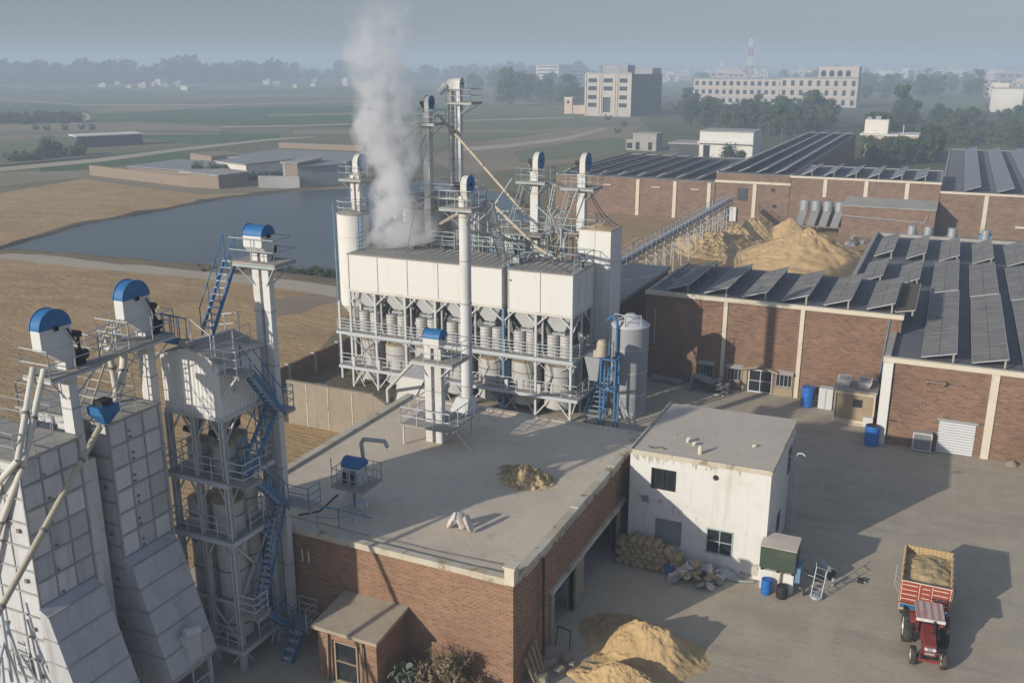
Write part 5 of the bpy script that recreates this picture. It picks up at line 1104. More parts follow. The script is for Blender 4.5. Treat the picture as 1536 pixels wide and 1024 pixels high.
b = B(); b.box(-24.3, -24.05, 34.25, 34.36, 6.75, 7.4); b.box(-24.75, -24.5, 34.25, 34.36, 6.75, 7.3); b.out('motor', 'black', r1)
b = B(); b.path([(-23.95, 35.0, 7.2), (-24.1, 35.0, 8.6), (-23.95, 35.0, 8.85), (-22.9, 35.2, 8.85), (-22.75, 35.2, 8.55)], .1, 10); b.out('vent_pipe', 'galv', r1)
b = B(); b.bar((-25.0, 34.3, 5.5), (-24.7, 34.4, 6.0), .05); b.bar((-23.7, 34.3, 5.45), (-23.2, 33.9, 5.44), .05); b.out('stay', 'pale_steel', r1)
pipe('thin black hose from the aspirator stand towards the blue stairs', [(-24.9, 34.0, 6.2), (-25.4, 33.2, 5.6), (-26.2, 32.6, 5.5)], .05, 'black', 'hose', 'hose', False)
# retaining wall, boundary wall
t = thing('retaining_wall', (-38.8, 53.55, 0), 'stained tan concrete wall left of the store, jagged at its far end', 'wall')
b = B(); b.box(-43.2, -35.6, 53.4, 53.7, 0, 3.4); b.hexa([(-35.59, 53.4, 0), (-34.4, 53.4, 0), (-34.4, 53.7, 0), (-35.59, 53.7, 0)], [(-35.59, 53.4, 3.35), (-34.4, 53.4, 2.7), (-34.4, 53.7, 2.8), (-35.59, 53.7, 3.35)]); b.out('wall', 'conc', t)
b = B()
for x in (-41.4, -39.5, -37.4): b.box(x-.04, x+.04, 53.37, 53.399, 0, 3.38)
b.out('joint', 'cream_old', t)
t = thing('field_wall', (-48.8, 66, 0), 'low dark brick boundary wall between the stubble field and the bins', 'wall')
b = B(); b.box(-49.0, -48.72, 56.5, 78, 0, 1.7); b.out('wall', 'brick_dark', t)
b = B()
for k in range(6): b.box(-49.05, -48.68, 57+3.6*k, 57.35+3.6*k, 0, 1.85)
b.out('pier', 'conc_grey', t)
rr = random.Random(4)
for k in range(7):
    x, y = rr.uniform(-47.8, -44.2), rr.uniform(55.5, 62); b = B(); b.add(*(lambda h: (h.v, h.f, True))(heap(x, y, rr.uniform(.4, 1), rr.uniform(.3, .8), rr.uniform(.15, .35), k, .8, 6, 14))); o = b.out('rubble_heap', 'conc_grey' if k % 2 else 'bank'); tag(o, 'small rubble heap on the dirt beside the low boundary wall', 'rubble', 'rubble heaps by the boundary wall')
# conveyor to the far wall
t = thing('conveyor_bridge', (-32.3, 128, 0), 'long steel conveyor gallery on thin legs running to the far wall', 'conveyor')
b = B(); b.box(-32.9, -31.7, 93, 154.5, 4.7, 4.82); b.out('deck', 'galv', t)
b = B()
for x in (-32.95, -31.65): b.rail([(x, 93, 4.8), (x, 154.5, 4.8)], 1.0, .045, 1.9, 2)
b.out('railing', 'galv', t)
b = B(); b.box(-32.6, -32.0, 93, 154.5, 4.9, 5.2); b.out('trough', 'pale_steel', t)
b = B()
for k in range(32): b.bar((-31.66, 93+1.9*k, 4.2), (-31.66, 93.95+1.9*k, 4.7), .06); b.bar((-31.66, 93.95+1.9*k, 4.7), (-31.66, 94.9+1.9*k, 4.2), .06)
b.bar((-31.66, 93, 4.2), (-31.66, 154.4, 4.2), .07); b.bar((-32.94, 93, 4.2), (-32.94, 154.4, 4.2), .07); b.out('truss', 'galv', t)
for k in range(16):
    y = 95+3.9*k; b = B()
    b.bar((-33.0, y, 0), (-32.9, y, 4.2), .11); b.bar((-31.6, y, 0), (-31.7, y, 4.2), .11); b.bar((-33, y, 1.6), (-31.6, y, 3.2), .06); b.bar((-31.6, y, 1.6), (-33, y, 3.2), .06); b.bar((-33, y, 3.4), (-31.6, y, 3.4), .08); b.out('trestle', 'galv', t)
# four steel hoppers by the annex
for k in range(4):
    x = -21.0+1.8*k
    t = thing('steel_hopper', (x, 157.8, 0), 'grey steel cyclone hopper by the far wall, %s of four' % ['leftmost', 'second from the left', 'third from the left', 'rightmost'][k], 'hopper', 'steel hoppers by the far wall')
    b = B(); b.lathe(x, 157.8, [(.75, 3.4), (.78, 4.6), (.6, 4.9)], 16); b.out('drum', 'galv', t)
    b = B(); b.hexa([(x-1.1, 156.3, 1.1), (x+.1, 156.3, 1.1), (x+.1, 157.2, 1.1), (x-1.1, 157.2, 1.1)], [(x-.6, 157.2, 3.4), (x+.6, 157.2, 3.4), (x+.6, 158.4, 3.4), (x-.6, 158.4, 3.4)]); b.out('chute', 'dark_steel', t)
t = thing('hopper_rack', (-18.4, 156.8, 0), 'timber and steel rack under the four far hoppers', 'rack')
b = B(); b.box(-22.4, -14.9, 156.1, 157.4, .95, 1.08); 
for x in (-22.3, -18.6, -15.1): b.box(x-.12, x+.12, 156.2, 157.3, 0, .95)
b.out('frame', 'wood', t)

for i, (p, q, lab) in enumerate([((-25.6, 69.1, 17.0), (-23.2, 68.2, 14.2), 'black cable sagging from the right rear elevator to the tall box bin'), ((-25.4, 69.3, 16.6), (-23.0, 69.6, 13.9), 'second black cable between the right rear elevator and tall box bin')]):
    b = B(); a, c = Vector(p), Vector(q); pts = [a.lerp(c, k/8)+Vector((0, 0, -.5*math.sin(PI*k/8))) for k in range(9)]; b.path(pts, .035, 5); tag(b.out('cable', 'black'), lab, 'cable')

# more plant pipework: drop pipes under the deck, dust duct along the bins, conduits
for i in range(7):
    m = (PX[i]+PX[i+1])/2
    t = thing('drop_pipe', (m, 62.75, 2.0), 'thin grey drop pipe with a bent foot in the %s bay of the bin frame' % bays[i], 'pipe', 'drop pipes in the bin frame')
    b = B(); b.path([(m-.95, 62.8, 8.1), (m-.95, 62.8, 5.2), (m-.6, 63.0, 4.2), (m-.5, 63.2, 2.4)], .09, 8); b.out('pipe', 'tank', t)
    b = B(); b.path([(m+1.0, 63.0, 4.6), (m+.9, 63.1, 3.2), (m+.4, 63.2, 2.6)], .06, 6); b.box(m+.75, m+1.1, 62.85, 63.15, 2.7, 3.2); b.out('valve', 'dark_steel', t)
t = thing('dust_duct', (-36.5, 66.2, 7.4), 'long round dust duct running behind the hopper cones', 'duct')
b = B(); b.tube((-43.2, 66.6, 7.5), (-24.4, 66.6, 7.5), .28, 12); b.out('duct', 'tank', t)
b = B(); [b.path([(-42+2.7*k, 66.6, 7.4), (-42+2.7*k, 66.3, 6.0), (-42+2.7*k, 65.8, 5.0)], .13, 8) for k in range(7)]; b.out('branch', 'galv', t)
t = thing('cable_tray', (-34, 61.8, 3.2), 'thin cable tray and drooping cables along the lower deck', 'tray')
b = B(); b.box(-43.9, -23.6, 62.42, 62.5, 4.4, 4.5); b.out('tray', 'galv', t)
rr = random.Random(17); b = B()
for k in range(14): x = rr.uniform(-43, -25); b.path([(x, 62.45, 4.4), (x+.2, 62.5, 3.4), (x+rr.uniform(-.5, .5), 62.6, 2.2)], .025, 5)
b.out('cable', 'black', t)
t = thing('roof_pipework', (-33, 67.5, 11.5), 'tangle of grey pipes, valves and struts behind the bin roofs', 'pipework')
b = B(); rr = random.Random(5)
for k in range(16):
    x = rr.uniform(-36, -24.5); y = rr.uniform(67.4, 70.5); z = rr.uniform(11.6, 14.5); b.path([(x, y, 10.5), (x, y, z), (x+rr.uniform(-1.5, 1.5), y+rr.uniform(-.6, .6), z+rr.uniform(-.4, 1.2))], rr.uniform(.04, .11), 7)
b.out('pipe', 'galv', t)
b = B()
for k in range(7): x = rr.uniform(-36, -25); b.bar((x, 67.6, 11.2), (x+rr.uniform(-1.4, 1.4), 68.6, 14.2), .07)
b.out('strut', 'frame_steel', t)
b = B()
for k in range(6): x = rr.uniform(-36, -25); b.box(x-.25, x+.25, 67.5, 68.1, 11.4, 11.9)
b.out('valve_box', 'blue_frame', t)
for (x0, z0, x1, z1, lab) in [(-31.9, 11.4, -30.4, 16.9, 'steep caged ladder up to the left rear elevator'), (-27.6, 11.4, -26.5, 16.6, 'steep caged ladder up to the right rear elevator')]:
    t = thing('steep_ladder', (x0, 68.4, z0), lab, 'ladder'); b = B(); b.ladder((x0, 68.3, z0), (x1, 68.4, z1), .5, 'y', .035); b.out('rails', 'dark_steel', t)
    b = B(); b.tube((x0-.3, 67.9, z0+1), (x1-.3, 68.0, z1), .03, 5); b.tube((x0-.3, 68.7, z0+1), (x1-.3, 68.8, z1), .03, 5); b.out('handrail', 'green_rail', t)

t = thing('tower_bridge', (-38.1, 68.8, 15.6), 'railed service deck between the slim tall elevator and the tallest twin leg elevator', 'platform')
b = B(); b.box(-40.4, -39.35, 67.2, 70.6, 15.5, 15.6); b.box(-38.65, -37.95, 67.2, 70.6, 15.5, 15.6); b.box(-36.75, -35.6, 67.2, 70.6, 15.5, 15.6); b.box(-39.34, -38.66, 68.5, 70.6, 15.501, 15.599); b.box(-37.94, -36.76, 67.2, 69.5, 15.501, 15.599); b.out('deck', 'deck', t)
b = B(); b.rail([(-40.4, 67.2, 15.6), (-35.6, 67.2, 15.6), (-35.6, 70.6, 15.6), (-40.4, 70.6, 15.6)], 1.05, .03, 1.0, 2, True); b.out('railing', 'green_rail', t)
b = B(); b.bar((-40.3, 67.3, 15.5), (-38.9, 68.0, 14.0), .06); b.bar((-35.7, 67.3, 15.5), (-36.9, 69.5, 13.8), .06); b.bar((-40.3, 70.5, 15.5), (-39.1, 68.5, 13.8), .06); b.out('bracket', 'frame_steel', t)
for (cx, cy, r_, z_, lab) in [(-41.2, 71.4, 2.8, 14.35, 'guard rail ring on the wide round silo behind the steam'), (-36.9, 71.2, 1.8, 13.95, 'guard rail ring on the shaded grey silo')]:
    b = B(); b.rail([(cx+r_*math.cos(2*PI*k/14), cy+r_*math.sin(2*PI*k/14), z_) for k in range(14)], 1.0, .03, 1.2, 2, True); tag(b.out('guard_rail', 'green_rail'), lab, 'railing')
rr = random.Random(44)
t = thing('stay_wires', (-35, 66, 15), 'set of thin stay wires bracing the tall elevators over the bin roofs', 'wires')
for (p, q) in (((-39, 67.8, 20.5), (-43.2, 66.6, 11.5)), ((-37.4, 69.6, 22), (-31, 67.0, 11.5)), ((-30, 68.8, 17), (-34, 67, 11.6)), ((-25.9, 68.8, 16.6), (-29, 66.8, 11.5)), ((-25.6, 48.9, 17.5), (-29.5, 62.8, 11.4)), ((-25.6, 48.9, 17.5), (-24.3, 62.8, 11.4)), ((-39, 68, 20), (-38.2, 62.8, 11.4))):
    b = B(); b.tube(p, q, .025, 5); b.out('wire', 'dark_steel', t)
# ================================================================ things on the store roof
b = heap(-18.0, 40.9, 1.55, 1.3, .75, 3.0, .9, 44, 90, .75, [(-17.3, 40.8, .7, .3), (-18.4, 41.3, .8, .3), (-18.0, 40.4, .6, .25)], foot=-.02, z0=5.4, ridge=.38, fq=1.7); tag(b.out('straw_heap', 'straw'), 'ragged heap of straw and chaff lying on the store roof', 'heap')
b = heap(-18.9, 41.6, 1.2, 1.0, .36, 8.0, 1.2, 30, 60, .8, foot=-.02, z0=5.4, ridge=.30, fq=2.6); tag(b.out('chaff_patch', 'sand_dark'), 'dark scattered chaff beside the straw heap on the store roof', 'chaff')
sk = at(690, 795, 5.4)
for i, (dx, tilt, az, lab) in enumerate([(-.42, 62, 15, 'left sack of three pale pink sacks propped on the store roof'), (.02, -60, -20, 'middle sack of three pale pink sacks propped on the store roof'), (.46, -66, 10, 'right sack of three pale pink sacks propped on the store roof')]):
    m = sack_mb(.85, .46, .2, i*3.1, (11, 14), .3, 1.8); o = m.out('grain_sack', 'pink_sack', origin=(0, 0, 0)); o.location = (sk.x+dx, sk.y+.1*(i % 2), 5.4+.44); o.rotation_euler = (R(10), R(-tilt), R(az)); tag(o, lab, 'sack', 'three sacks on the store roof')
# ================================================================ yard: heaps and sacks by the white house
b = heap(-10.3, 36.9, 2.9, 2.0, .68, 1.7, .25, 70, 150, .8, [(-10.9, 37.1, 1.7, .85), (-9.2, 36.9, 1.5, .78), (-10.0, 36.4, 1.6, .35)], .008, ridge=.17, fq=1.0); tag(b.out('bran_heap', 'sand'), 'twin peaked heap of golden bran on the yard near the brick store', 'heap')
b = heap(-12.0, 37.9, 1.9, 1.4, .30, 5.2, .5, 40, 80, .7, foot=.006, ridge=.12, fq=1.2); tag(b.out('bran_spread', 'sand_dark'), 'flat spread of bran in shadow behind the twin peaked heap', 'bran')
b = heap(-10.2, 34.1, 2.9, 1.25, .85, 6.6, .3, 60, 130, .75, [(-10.6, 34.3, 1.5, .4)], .010, ridge=.14, fq=1.2); tag(b.out('bran_heap', 'sand'), 'lower round heap of golden bran cut by the bottom of the photo', 'heap')
proto = [sack_mb(.50, .44, .34, s_*2.3).out('sack', 'sack', origin=(0, 0, 0)) for s_ in range(4)]
rr = random.Random(21); first = [True]*4; cnt = 0
def put(protos, k, loc, rot, label, group, cat='sack', scale=1.0):
    o = protos[k]
    if o.get('label'): o = o.copy(); COL.objects.link(o)
    o.location = loc; o.rotation_euler = rot; o.scale = (scale,)*3; return tag(o, label, cat, group)
for lay in range(6):
    n = 8-(lay > 3); 
    for row in range(2):
        for i in range(n):
            if lay == 5 and i in (0, 5, 6): continue
            x = -13.95+.42*i+.2*(lay % 2)+rr.uniform(-.05, .05); y = 44.1+.45*row+.06*lay+rr.uniform(-.05, .05); z = .14+.235*lay+rr.uniform(-.02, .02)
            put(proto, rr.randrange(4), (x, y, z), (rr.uniform(-.25, .25), rr.uniform(-.25, .25), rr.choice((0, PI/2))+rr.uniform(-.4, .4)), 'bulging brown sack stacked against the white house wall', 'brown sacks stacked by the white house')
protow = [sack_mb(.62, .46, .22, s_*4.7+1, (9, 11), .5, 2.2, False).out('white_sack', ('white_sack', 'pink_sack', 'white_sack', 'sack', 'pink_sack', 'sheet_grey')[s_], origin=(0, 0, 0)) for s_ in range(6)]
for i in range(64):
    q = rr.random()**.6; a = rr.uniform(0, 2*PI); x = -9.65+1.35*q*math.cos(a)+.3*math.sin(a); y = 44.0+1.1*q*math.sin(a); z = .12+1.0*(1-q)*rr.uniform(.4, 1)
    put(protow, i if i < 6 else rr.randrange(6), (x, y, z), (rr.uniform(-.7, .7), rr.uniform(-.7, .7), rr.uniform(0, 6.3)), 'crumpled sack in the loose pale heap under the house window', 'crumpled sacks heaped under the window', scale=rr.uniform(.7, 1.0))
t = thing('crate', (-11.1, 44.0, 0), 'small bright blue crate standing against the brown sacks', 'crate')
b = B(); b.box(-11.33, -10.9, 43.85, 44.15, .02, .06); b.box(-11.33, -10.9, 43.85, 43.88, .06, .52); b.box(-11.33, -10.9, 44.12, 44.15, .06, .52); b.box(-11.33, -11.3, 43.88, 44.12, .06, .52); b.box(-10.93, -10.9, 43.88, 44.12, .06, .52); b.out('shell', 'blue_plastic', t)
b = B(); b.box(-11.36, -10.87, 43.82, 44.18, .521, .56); b.out('rim', 'blue', t)
b = heap(-8.3, 45.0, .7, .35, .5, 9, 1.3, 12, 24, .6); tag(b.out('tarpaulin', 'green_rail'), 'crumpled grey green sheet slumped at the foot of the white wall', 'tarpaulin')
b = B(); b.path([(-8.3, 44.7, .12), (-7.5, 44.75, .08), (-6.9, 44.95, .08)], .07, 8); tag(b.out('pipe_length', 'galv'), 'short grey pipe lying along the foot of the white wall', 'pipe')
# generator box beside the house
t = thing('generator_box', (-5.7, 45.2, 0), 'dark green generator box with a dusty lid on a white plinth beside the house', 'generator')
b = B(); b.box(-6.62, -4.85, 44.55, 45.95, 1.25, 2.45); b.out('cabinet', 'green_paint', t)
b = B(); b.hexa([(-6.64, 44.53, 2.45), (-4.83, 44.53, 2.45), (-4.83, 45.97, 2.45), (-6.64, 45.97, 2.45)], [(-6.64, 44.53, 2.49), (-4.83, 44.53, 2.49), (-4.83, 45.97, 2.62), (-6.64, 45.97, 2.62)]); b.out('lid', 'roof_grey', t)
b = B(); b.box(-6.55, -4.9, 44.65, 45.9, 0, 1.1); b.out('plinth', 'white_wall', t)
b = B()
for x in (-6.5, -5.7, -4.95): b.box(x-.06, x+.06, 44.6, 45.9, 1.1, 1.25)
b.out('foot', 'black', t)
b = B(); b.box(-4.84, -4.6, 44.7, 45.9, .7, 1.5); b.out('radiator', 'blue_frame', t)
b = B(); b.bar((-5.55, 44.55, 0), (-5.5, 44.6, 1.2), .1); b.out('post', 'wood', t)
def drum(x, y, r, h, label, mat='blue_plastic', group=None, z=0, open_=False):
    t = thing('drum', (x, y, z), label, 'drum', group)
    pr = [(r*.94, z), (r, z+.05)]
    for k in (1, 2): zz = z+h*k/3; pr += [(r, zz-.05), (r*1.04, zz), (r, zz+.05)]
    b = B(); b.lathe(x, y, pr+[(r, z+h-.05), (r*.95, z+h)], 24); b.out('body', mat, t)
    c = B(); c.lathe(x, y, [(r*.97, z+h+.002), (r*.97, z+h+.04), (r*.8, z+h+.04), (r*.8, z+h+.012)] if not open_ else [(r*.9, z+h+.003), (r*.9, z+h+.01)], 24); c.out('lid', 'black' if open_ else mat, t); return t
drum(-6.15, 44.25, .26, .78, 'small blue drum in front of the generator plinth')
drum(-5.35, 44.2, .28, .62, 'squat black bin beside the generator plinth', 'black')
t = drum(-8.3, 73.6, .5, 1.55, 'tall blue water drum against the warehouse pilaster')
drum(-3.0, 67.35, .5, 1.45, 'open blue drum by the white corner pilaster of the long warehouse', open_=True)
t = thing('tipped_drum', (-3.6, 47.2, 0), 'dented grey drum lying tipped behind the generator', 'drum')
b = B(); b.tube((-3.95, 47.5, .42), (-3.3, 46.9, .36), .36, 18); b.out('body', 'galv', t)
b = B(); b.tube((-3.29, 46.89, .36), (-3.25, 46.86, .36), .30, 18); b.out('opening', 'black', t)
b = B(); b.tube((-3.15, 46.4, 0.0), (-3.1, 46.45, .45), .1, 10); b.out('foot_block', 'galv', t)
# steel hand cart
t = thing('hand_cart', (-3.9, 45.2, 0), 'upright steel hand cart with a round drum base and thin legs on the yard', 'cart')
b = B(); b.lathe(-3.75, 44.85, [(.30, .02), (.34, .10), (.28, .18), (.1, .24)], 20); b.out('drum_base', 'galv', t)
b = B()
for (p, q) in (((-4.0, 44.7, .15), (-3.9, 45.3, 1.5)), ((-3.5, 44.7, .15), (-3.4, 45.3, 1.3)), ((-3.9, 45.3, 1.5), (-3.2, 45.6, 1.25)), ((-4.9, 45.2, .05), (-4.75, 45.4, 1.0)), ((-4.75, 45.4, 1.0), (-3.9, 45.3, .9)), ((-3.4, 45.3, 1.3), (-3.3, 45.4, 0)), ((-3.9, 45.3, 1.5), (-3.95, 45.35, 1.75)), ((-4.9, 45.2, .3), (-4.5, 44.9, .3))): b.tube(p, q, .022, 6)
for k in range(5): b.tube((-3.97+.02*k, 44.8+.1*k, .4+.2*k), (-3.47+.02*k, 44.8+.1*k, .35+.18*k), .014, 6)
b.out('frame', 'galv', t)
b = B(); b.tube((-4.4, 44.9, .28), (-4.33, 44.9, .28), .28, 16); b.out('wheel', 'rubber', t)
t = thing('pole_tool', (-3.0, 46.0, 0), 'long thin steel rod with a hooked end lying on the yard', 'tool')
b = B(); b.path([(-3.2, 45.7, .5), (-2.3, 46.9, .25), (-1.9, 47.4, .12), (-1.6, 47.3, .1)], .03, 6); b.out('rod', 'galv', t)
b = B(); b.box(-2.0, -1.7, 47.25, 47.55, .02, .2); b.out('head', 'black', t)
# blocks at the corner of the brick store
rr = random.Random(31)
c = at(812, 1010)
for i, (px_, py_, s_) in enumerate([(800, 1012, .75), (824, 998, .7), (838, 1008, .5), (850, 990, .55), (812, 1024, .6), (858, 998, .3)]):
    p = at(px_, py_); b = B(); h = s_*rr.uniform(.5, .8); dx, dy = s_*.5, s_*.4
    j = lambda: rr.uniform(-.08, .08)*s_
    b.hexa([(-dx+j(), -dy+j(), 0), (dx+j(), -dy+j(), 0), (dx+j(), dy+j(), 0), (-dx+j(), dy+j(), 0)], [(-dx*.85+j(), -dy*.85+j(), h+j()), (dx*.85+j(), -dy*.85+j(), h+j()), (dx*.85+j(), dy*.85+j(), h+j()), (-dx*.85+j(), dy*.85+j(), h+j())])
    o = b.out('stone_block', 'conc', origin=(0, 0, 0)); o.location = (p.x, p.y, 0); o.rotation_euler.z = rr.uniform(0, 3); tag(o, ['largest rough stone block at the corner of the brick store', 'stone block leaning on the largest one, nearer the yard', 'small flat stone block between the corner pile and the bent frame', 'stone block behind the pile, next to the drainpipe', 'stone block at the very bottom of the photo by the store corner', 'tiny stone lying apart on the yard side of the corner pile'][i], 'block', 'stone blocks at the store corner')
t = thing('bent_frame', tuple(at(845, 965)), 'thin bent steel frame leaning beside the stone blocks', 'frame')
p = at(845, 970); b = B(); b.path([(p.x-.4, p.y, 0), (p.x-.35, p.y+.2, .9), (p.x+.3, p.y+.1, .9), (p.x+.35, p.y-.1, 0)], .03); b.out('bar', 'black', t)
b = B(); q_ = at(828, 985); b.tube((-14.2, q_.y-.5, 0), (-14.3, q_.y-.4, 5.2), .06, 8); tag(b.out('wall_drainpipe', 'black'), 'black drainpipe on the shaded wall near the lintel end', 'pipe')
# planks leaning low at the wall corner
t = thing('plank_stack', tuple(at(790, 1005)), 'few grey planks leaning on the shaded side of the brick store', 'planks')
b = B()
for k in range(4): b.bar((-13.6-.05*k, 32.2+.35*k, 0), (-14.36, 32.4+.35*k, 1.3+.1*k), .16, .05)
b.out('plank', 'wood', t)
# ================================================================ yard: along the panel warehouse
t = thing('tan_cabin', (-4.7, 71.6, 0), 'tan board cabin with a small dark vent and two white basins on its roof', 'cabin')
b = B(); b.box(-6.0, -3.3, 71.1, 73.3, .35, 2.55); b.out('body', 'tan_panel', t)
b = B()
for x in (-6.1, -3.3): b.box(x, x+.12, 70.95, 71.09, 0, 2.6)
b.box(-6.1, -3.18, 70.94, 71.095, .1, .34); b.box(-5.97, -3.32, 70.96, 71.098, 2.3, 2.5); b.box(-6.2, -3.1, 70.7, 71.09, .02, .098); b.out('frame', 'beige', t)
b = B(); b.box(-6.2, -3.1, 70.9, 73.4, 2.56, 2.68); b.out('roof', 'conc_grey', t)
b = B(); b.box(-4.75, -4.1, 71.03, 71.09, 1.35, 1.95); b.out('vent', 'black', t)
b = B(); b.box(-3.9, -3.2, 70.6, 70.93, .1, .8); b.out('meter_box', 'white_metal', t)
for i, x in enumerate((-5.55, -4.1)):
    t = thing('basin', (x, 71.9, 2.68), 'white basin lying on the cabin roof, %s one' % ('left' if i == 0 else 'right'), 'basin', 'basins on the cabin roof')
    b = B(); b.hexa([(x-.35, 71.6, 2.69), (x+.35, 71.6, 2.69), (x+.35, 72.2, 2.69), (x-.35, 72.2, 2.69)], [(x-.5, 71.5, 3.1), (x+.5, 71.5, 3.1), (x+.5, 72.4, 3.35), (x-.5, 72.4, 3.35)]); b.out('bowl', 'white_metal', t)
    b = B(); b.hexa([(x-.38, 71.62, 3.13), (x+.38, 71.62, 3.13), (x+.38, 72.28, 3.33), (x-.38, 72.28, 3.33)], [(x-.38, 71.62, 3.15), (x+.38, 71.62, 3.15), (x+.38, 72.28, 3.35), (x-.38, 72.28, 3.35)]); b.out('inside', 'galv', t)
t = thing('white_cabinet', (-6.9, 73.6, 0), 'white steel cabinet standing between the blue drum and tan cabin', 'cabinet')
b = B(); b.box(-7.45, -6.4, 73.2, 74.0, .08, 1.75); b.out('body', 'roller', t)
b = B(); b.box(-6.95, -6.9, 73.17, 73.199, .15, 1.7); b.box(-7.4, -6.45, 73.3, 73.9, 0, .079); b.out('door_gap', 'galv', t)
t = thing('valve_cluster', (-7.65, 73.6, 0), 'black valve cluster beside the white cabinet', 'valves')
b = B(); b.tube((-7.65, 73.6, 0), (-7.65, 73.6, 1.0), .06, 8); b.tube((-7.85, 73.5, .6), (-7.5, 73.5, .6), .1, 8); b.tube((-7.65, 73.4, .9), (-7.65, 73.7, .9), .14, 10); b.out('valve', 'black', t)
t = thing('scrap_stack', (-16.0, 73.9, 0), 'stack of bent grey sheet scrap beside the glass door', 'scrap')
rr = random.Random(8)
b = B()
for k in range(7):
    z = .12+.16*k; x0 = -17.6+rr.uniform(-.2, .3); x1 = x0+rr.uniform(2.0, 3.2); vs = []
    for i in range(9):
        x = x0+(x1-x0)*i/8; zz = z+.12*math.sin(i*.9+k)+(.18 if i > 6 else 0)-.02*i
        vs += [(x, 73.2+rr.uniform(-.1, .1), zz), (x, 74.4, zz+.1)]
    b.add(vs, [(2*i, 2*i+2, 2*i+3, 2*i+1) for i in range(8)])
b.out('sheet', 'sheet_grey', t)
b = B(); b.bar((-17.5, 73.2, .05), (-14.8, 73.1, .05), .12); b.bar((-17.4, 74.3, .05), (-14.9, 74.2, .05), .12); b.bar((-17.6, 73.1, 0), (-17.5, 73.2, 1.1), .08); b.bar((-15.0, 73.1, 0), (-14.9, 73.2, .8), .08); b.out('cradle', 'galv', t)
t = thing('steel_trough', (-20, 74.6, 0), 'long grey steel trough lying along the brown warehouse wall', 'trough')
b = B(); b.hexa([(-21.2, 74.3, .1), (-18.6, 74.1, .1), (-18.6, 74.5, .1), (-21.2, 74.7, .1)], [(-21.3, 74.2, .5), (-18.5, 74.0, .45), (-18.5, 74.6, .45), (-21.3, 74.8, .5)]); b.out('trough', 'galv', t)
b = B(); b.box(-20.9, -20.7, 74.2, 74.8, 0, .099); b.box(-19.1, -18.9, 74.05, 74.6, 0, .099); b.out('foot', 'wood', t)
t = thing('wall_lamp', (-21.9, 74.2, 0), 'green grey post with a hooked lamp at the dark warehouse corner', 'lamp')
b = B(); b.tube((-22.6, 73.6, 0), (-22.6, 73.6, 3.0), .1, 8); b.box(-23.2, -22.75, 73.4, 73.9, 0, 2.6); b.out('post', 'green_rail', t)
b = B(); b.path([(-22.6, 73.6, 3.0), (-22.3, 73.5, 3.3), (-22.0, 73.4, 3.1)], .06); b.out('lamp_head', 'black', t)
b = heap(5.9, 67.4, .38, .3, .4, 2, .3, 8, 18, .45); tag(b.out('boulder', 'mud'), 'round brown boulder at the foot of the right hand pilaster', 'boulder')
# ================================================================ stockyard heaps
def big(x, y, rx, ry, h, sd, label, mat='sand', **k): tag(heap(x, y, rx, ry, h, sd, **k).out('bran_heap', mat), label, 'heap')
big(-16.6, 131, 11, 10, 5.0, 1.1, 'tall pointed golden bran heap behind the panel warehouse', rough=.12, rings=56, seg=120, prof=1.08, ridge=.2, fq=.4)
big(-30, 137, 8.5, 9, 2.4, 4.4, 'low brown rutted bran heap beside the conveyor legs', 'sand', rough=.5, prof=.8, rings=44, seg=90, ridge=.3, fq=.5)
big(-27.5, 150, 5.5, 5, 2.8, 7.7, 'brown bran heap by the far wall under the dark window', 'sand', rough=.4, prof=.9)
big(-22, 150.5, 4.0, 4, 3.0, 9.2, 'small golden bran heap just left of the four steel hoppers', rough=.25, prof=1.0)
big(-38.5, 136, 5, 10, 1.0, 12.2, 'flat trodden bran spread on the left of the conveyor', 'sand_dark', rough=.8, prof=.7)
big(-24, 114, 7, 8, 1.0, 14.2, 'trodden flat bran bank behind the panel warehouse roof', 'sand_dark', rough=.8, prof=.7)
rr = random.Random(77)
for k in range(9):
    x, y = rr.uniform(-13, -9), rr.uniform(140, 154); b = B(); s_ = rr.uniform(.5, 1.1)
    b.hexa([(-s_, -s_*.6, 0), (s_, -s_*.5, 0), (s_*.9, s_*.6, 0), (-s_*.8, s_*.5, 0)], [(-s_*.7, -s_*.4, s_*.8), (s_*.8, -s_*.4, s_*.6), (s_*.6, s_*.4, s_*.9), (-s_*.6, s_*.3, s_*.5)])
    o = b.out('scrap_lump', 'galv' if k % 2 else 'bank', origin=(0, 0, 0)); o.location = (x, y, 0); o.rotation_euler.z = rr.uniform(0, 6); tag(o, 'grey scrap lump beside the tall golden heap', 'scrap', 'scrap lumps by the golden heap')
for k, (x, mat) in enumerate([(-3.6, 'galv'), (-1.8, 'blue_frame'), (.8, 'sheet_grey'), (4.3, 'blue_frame')]):
    t = thing('machine_part', (x, 122.5, 0), ['grey box machine at the far end of the panel roof', 'dark blue machine beside the grey box machine', 'pale fan casing by the far brick wall', 'blue unit under the cream far pilaster'][k], 'machine')
    b = B(); b.box(x-.7, x+.7, 121.6, 123.4, 0, 6.3 if k < 3 else 6.8); b.out('body', mat, t)
    b = B(); b.tube((x, 121.8, 6.3), (x, 121.8, 7.4), .5, 12); b.out('fan', 'galv', t)

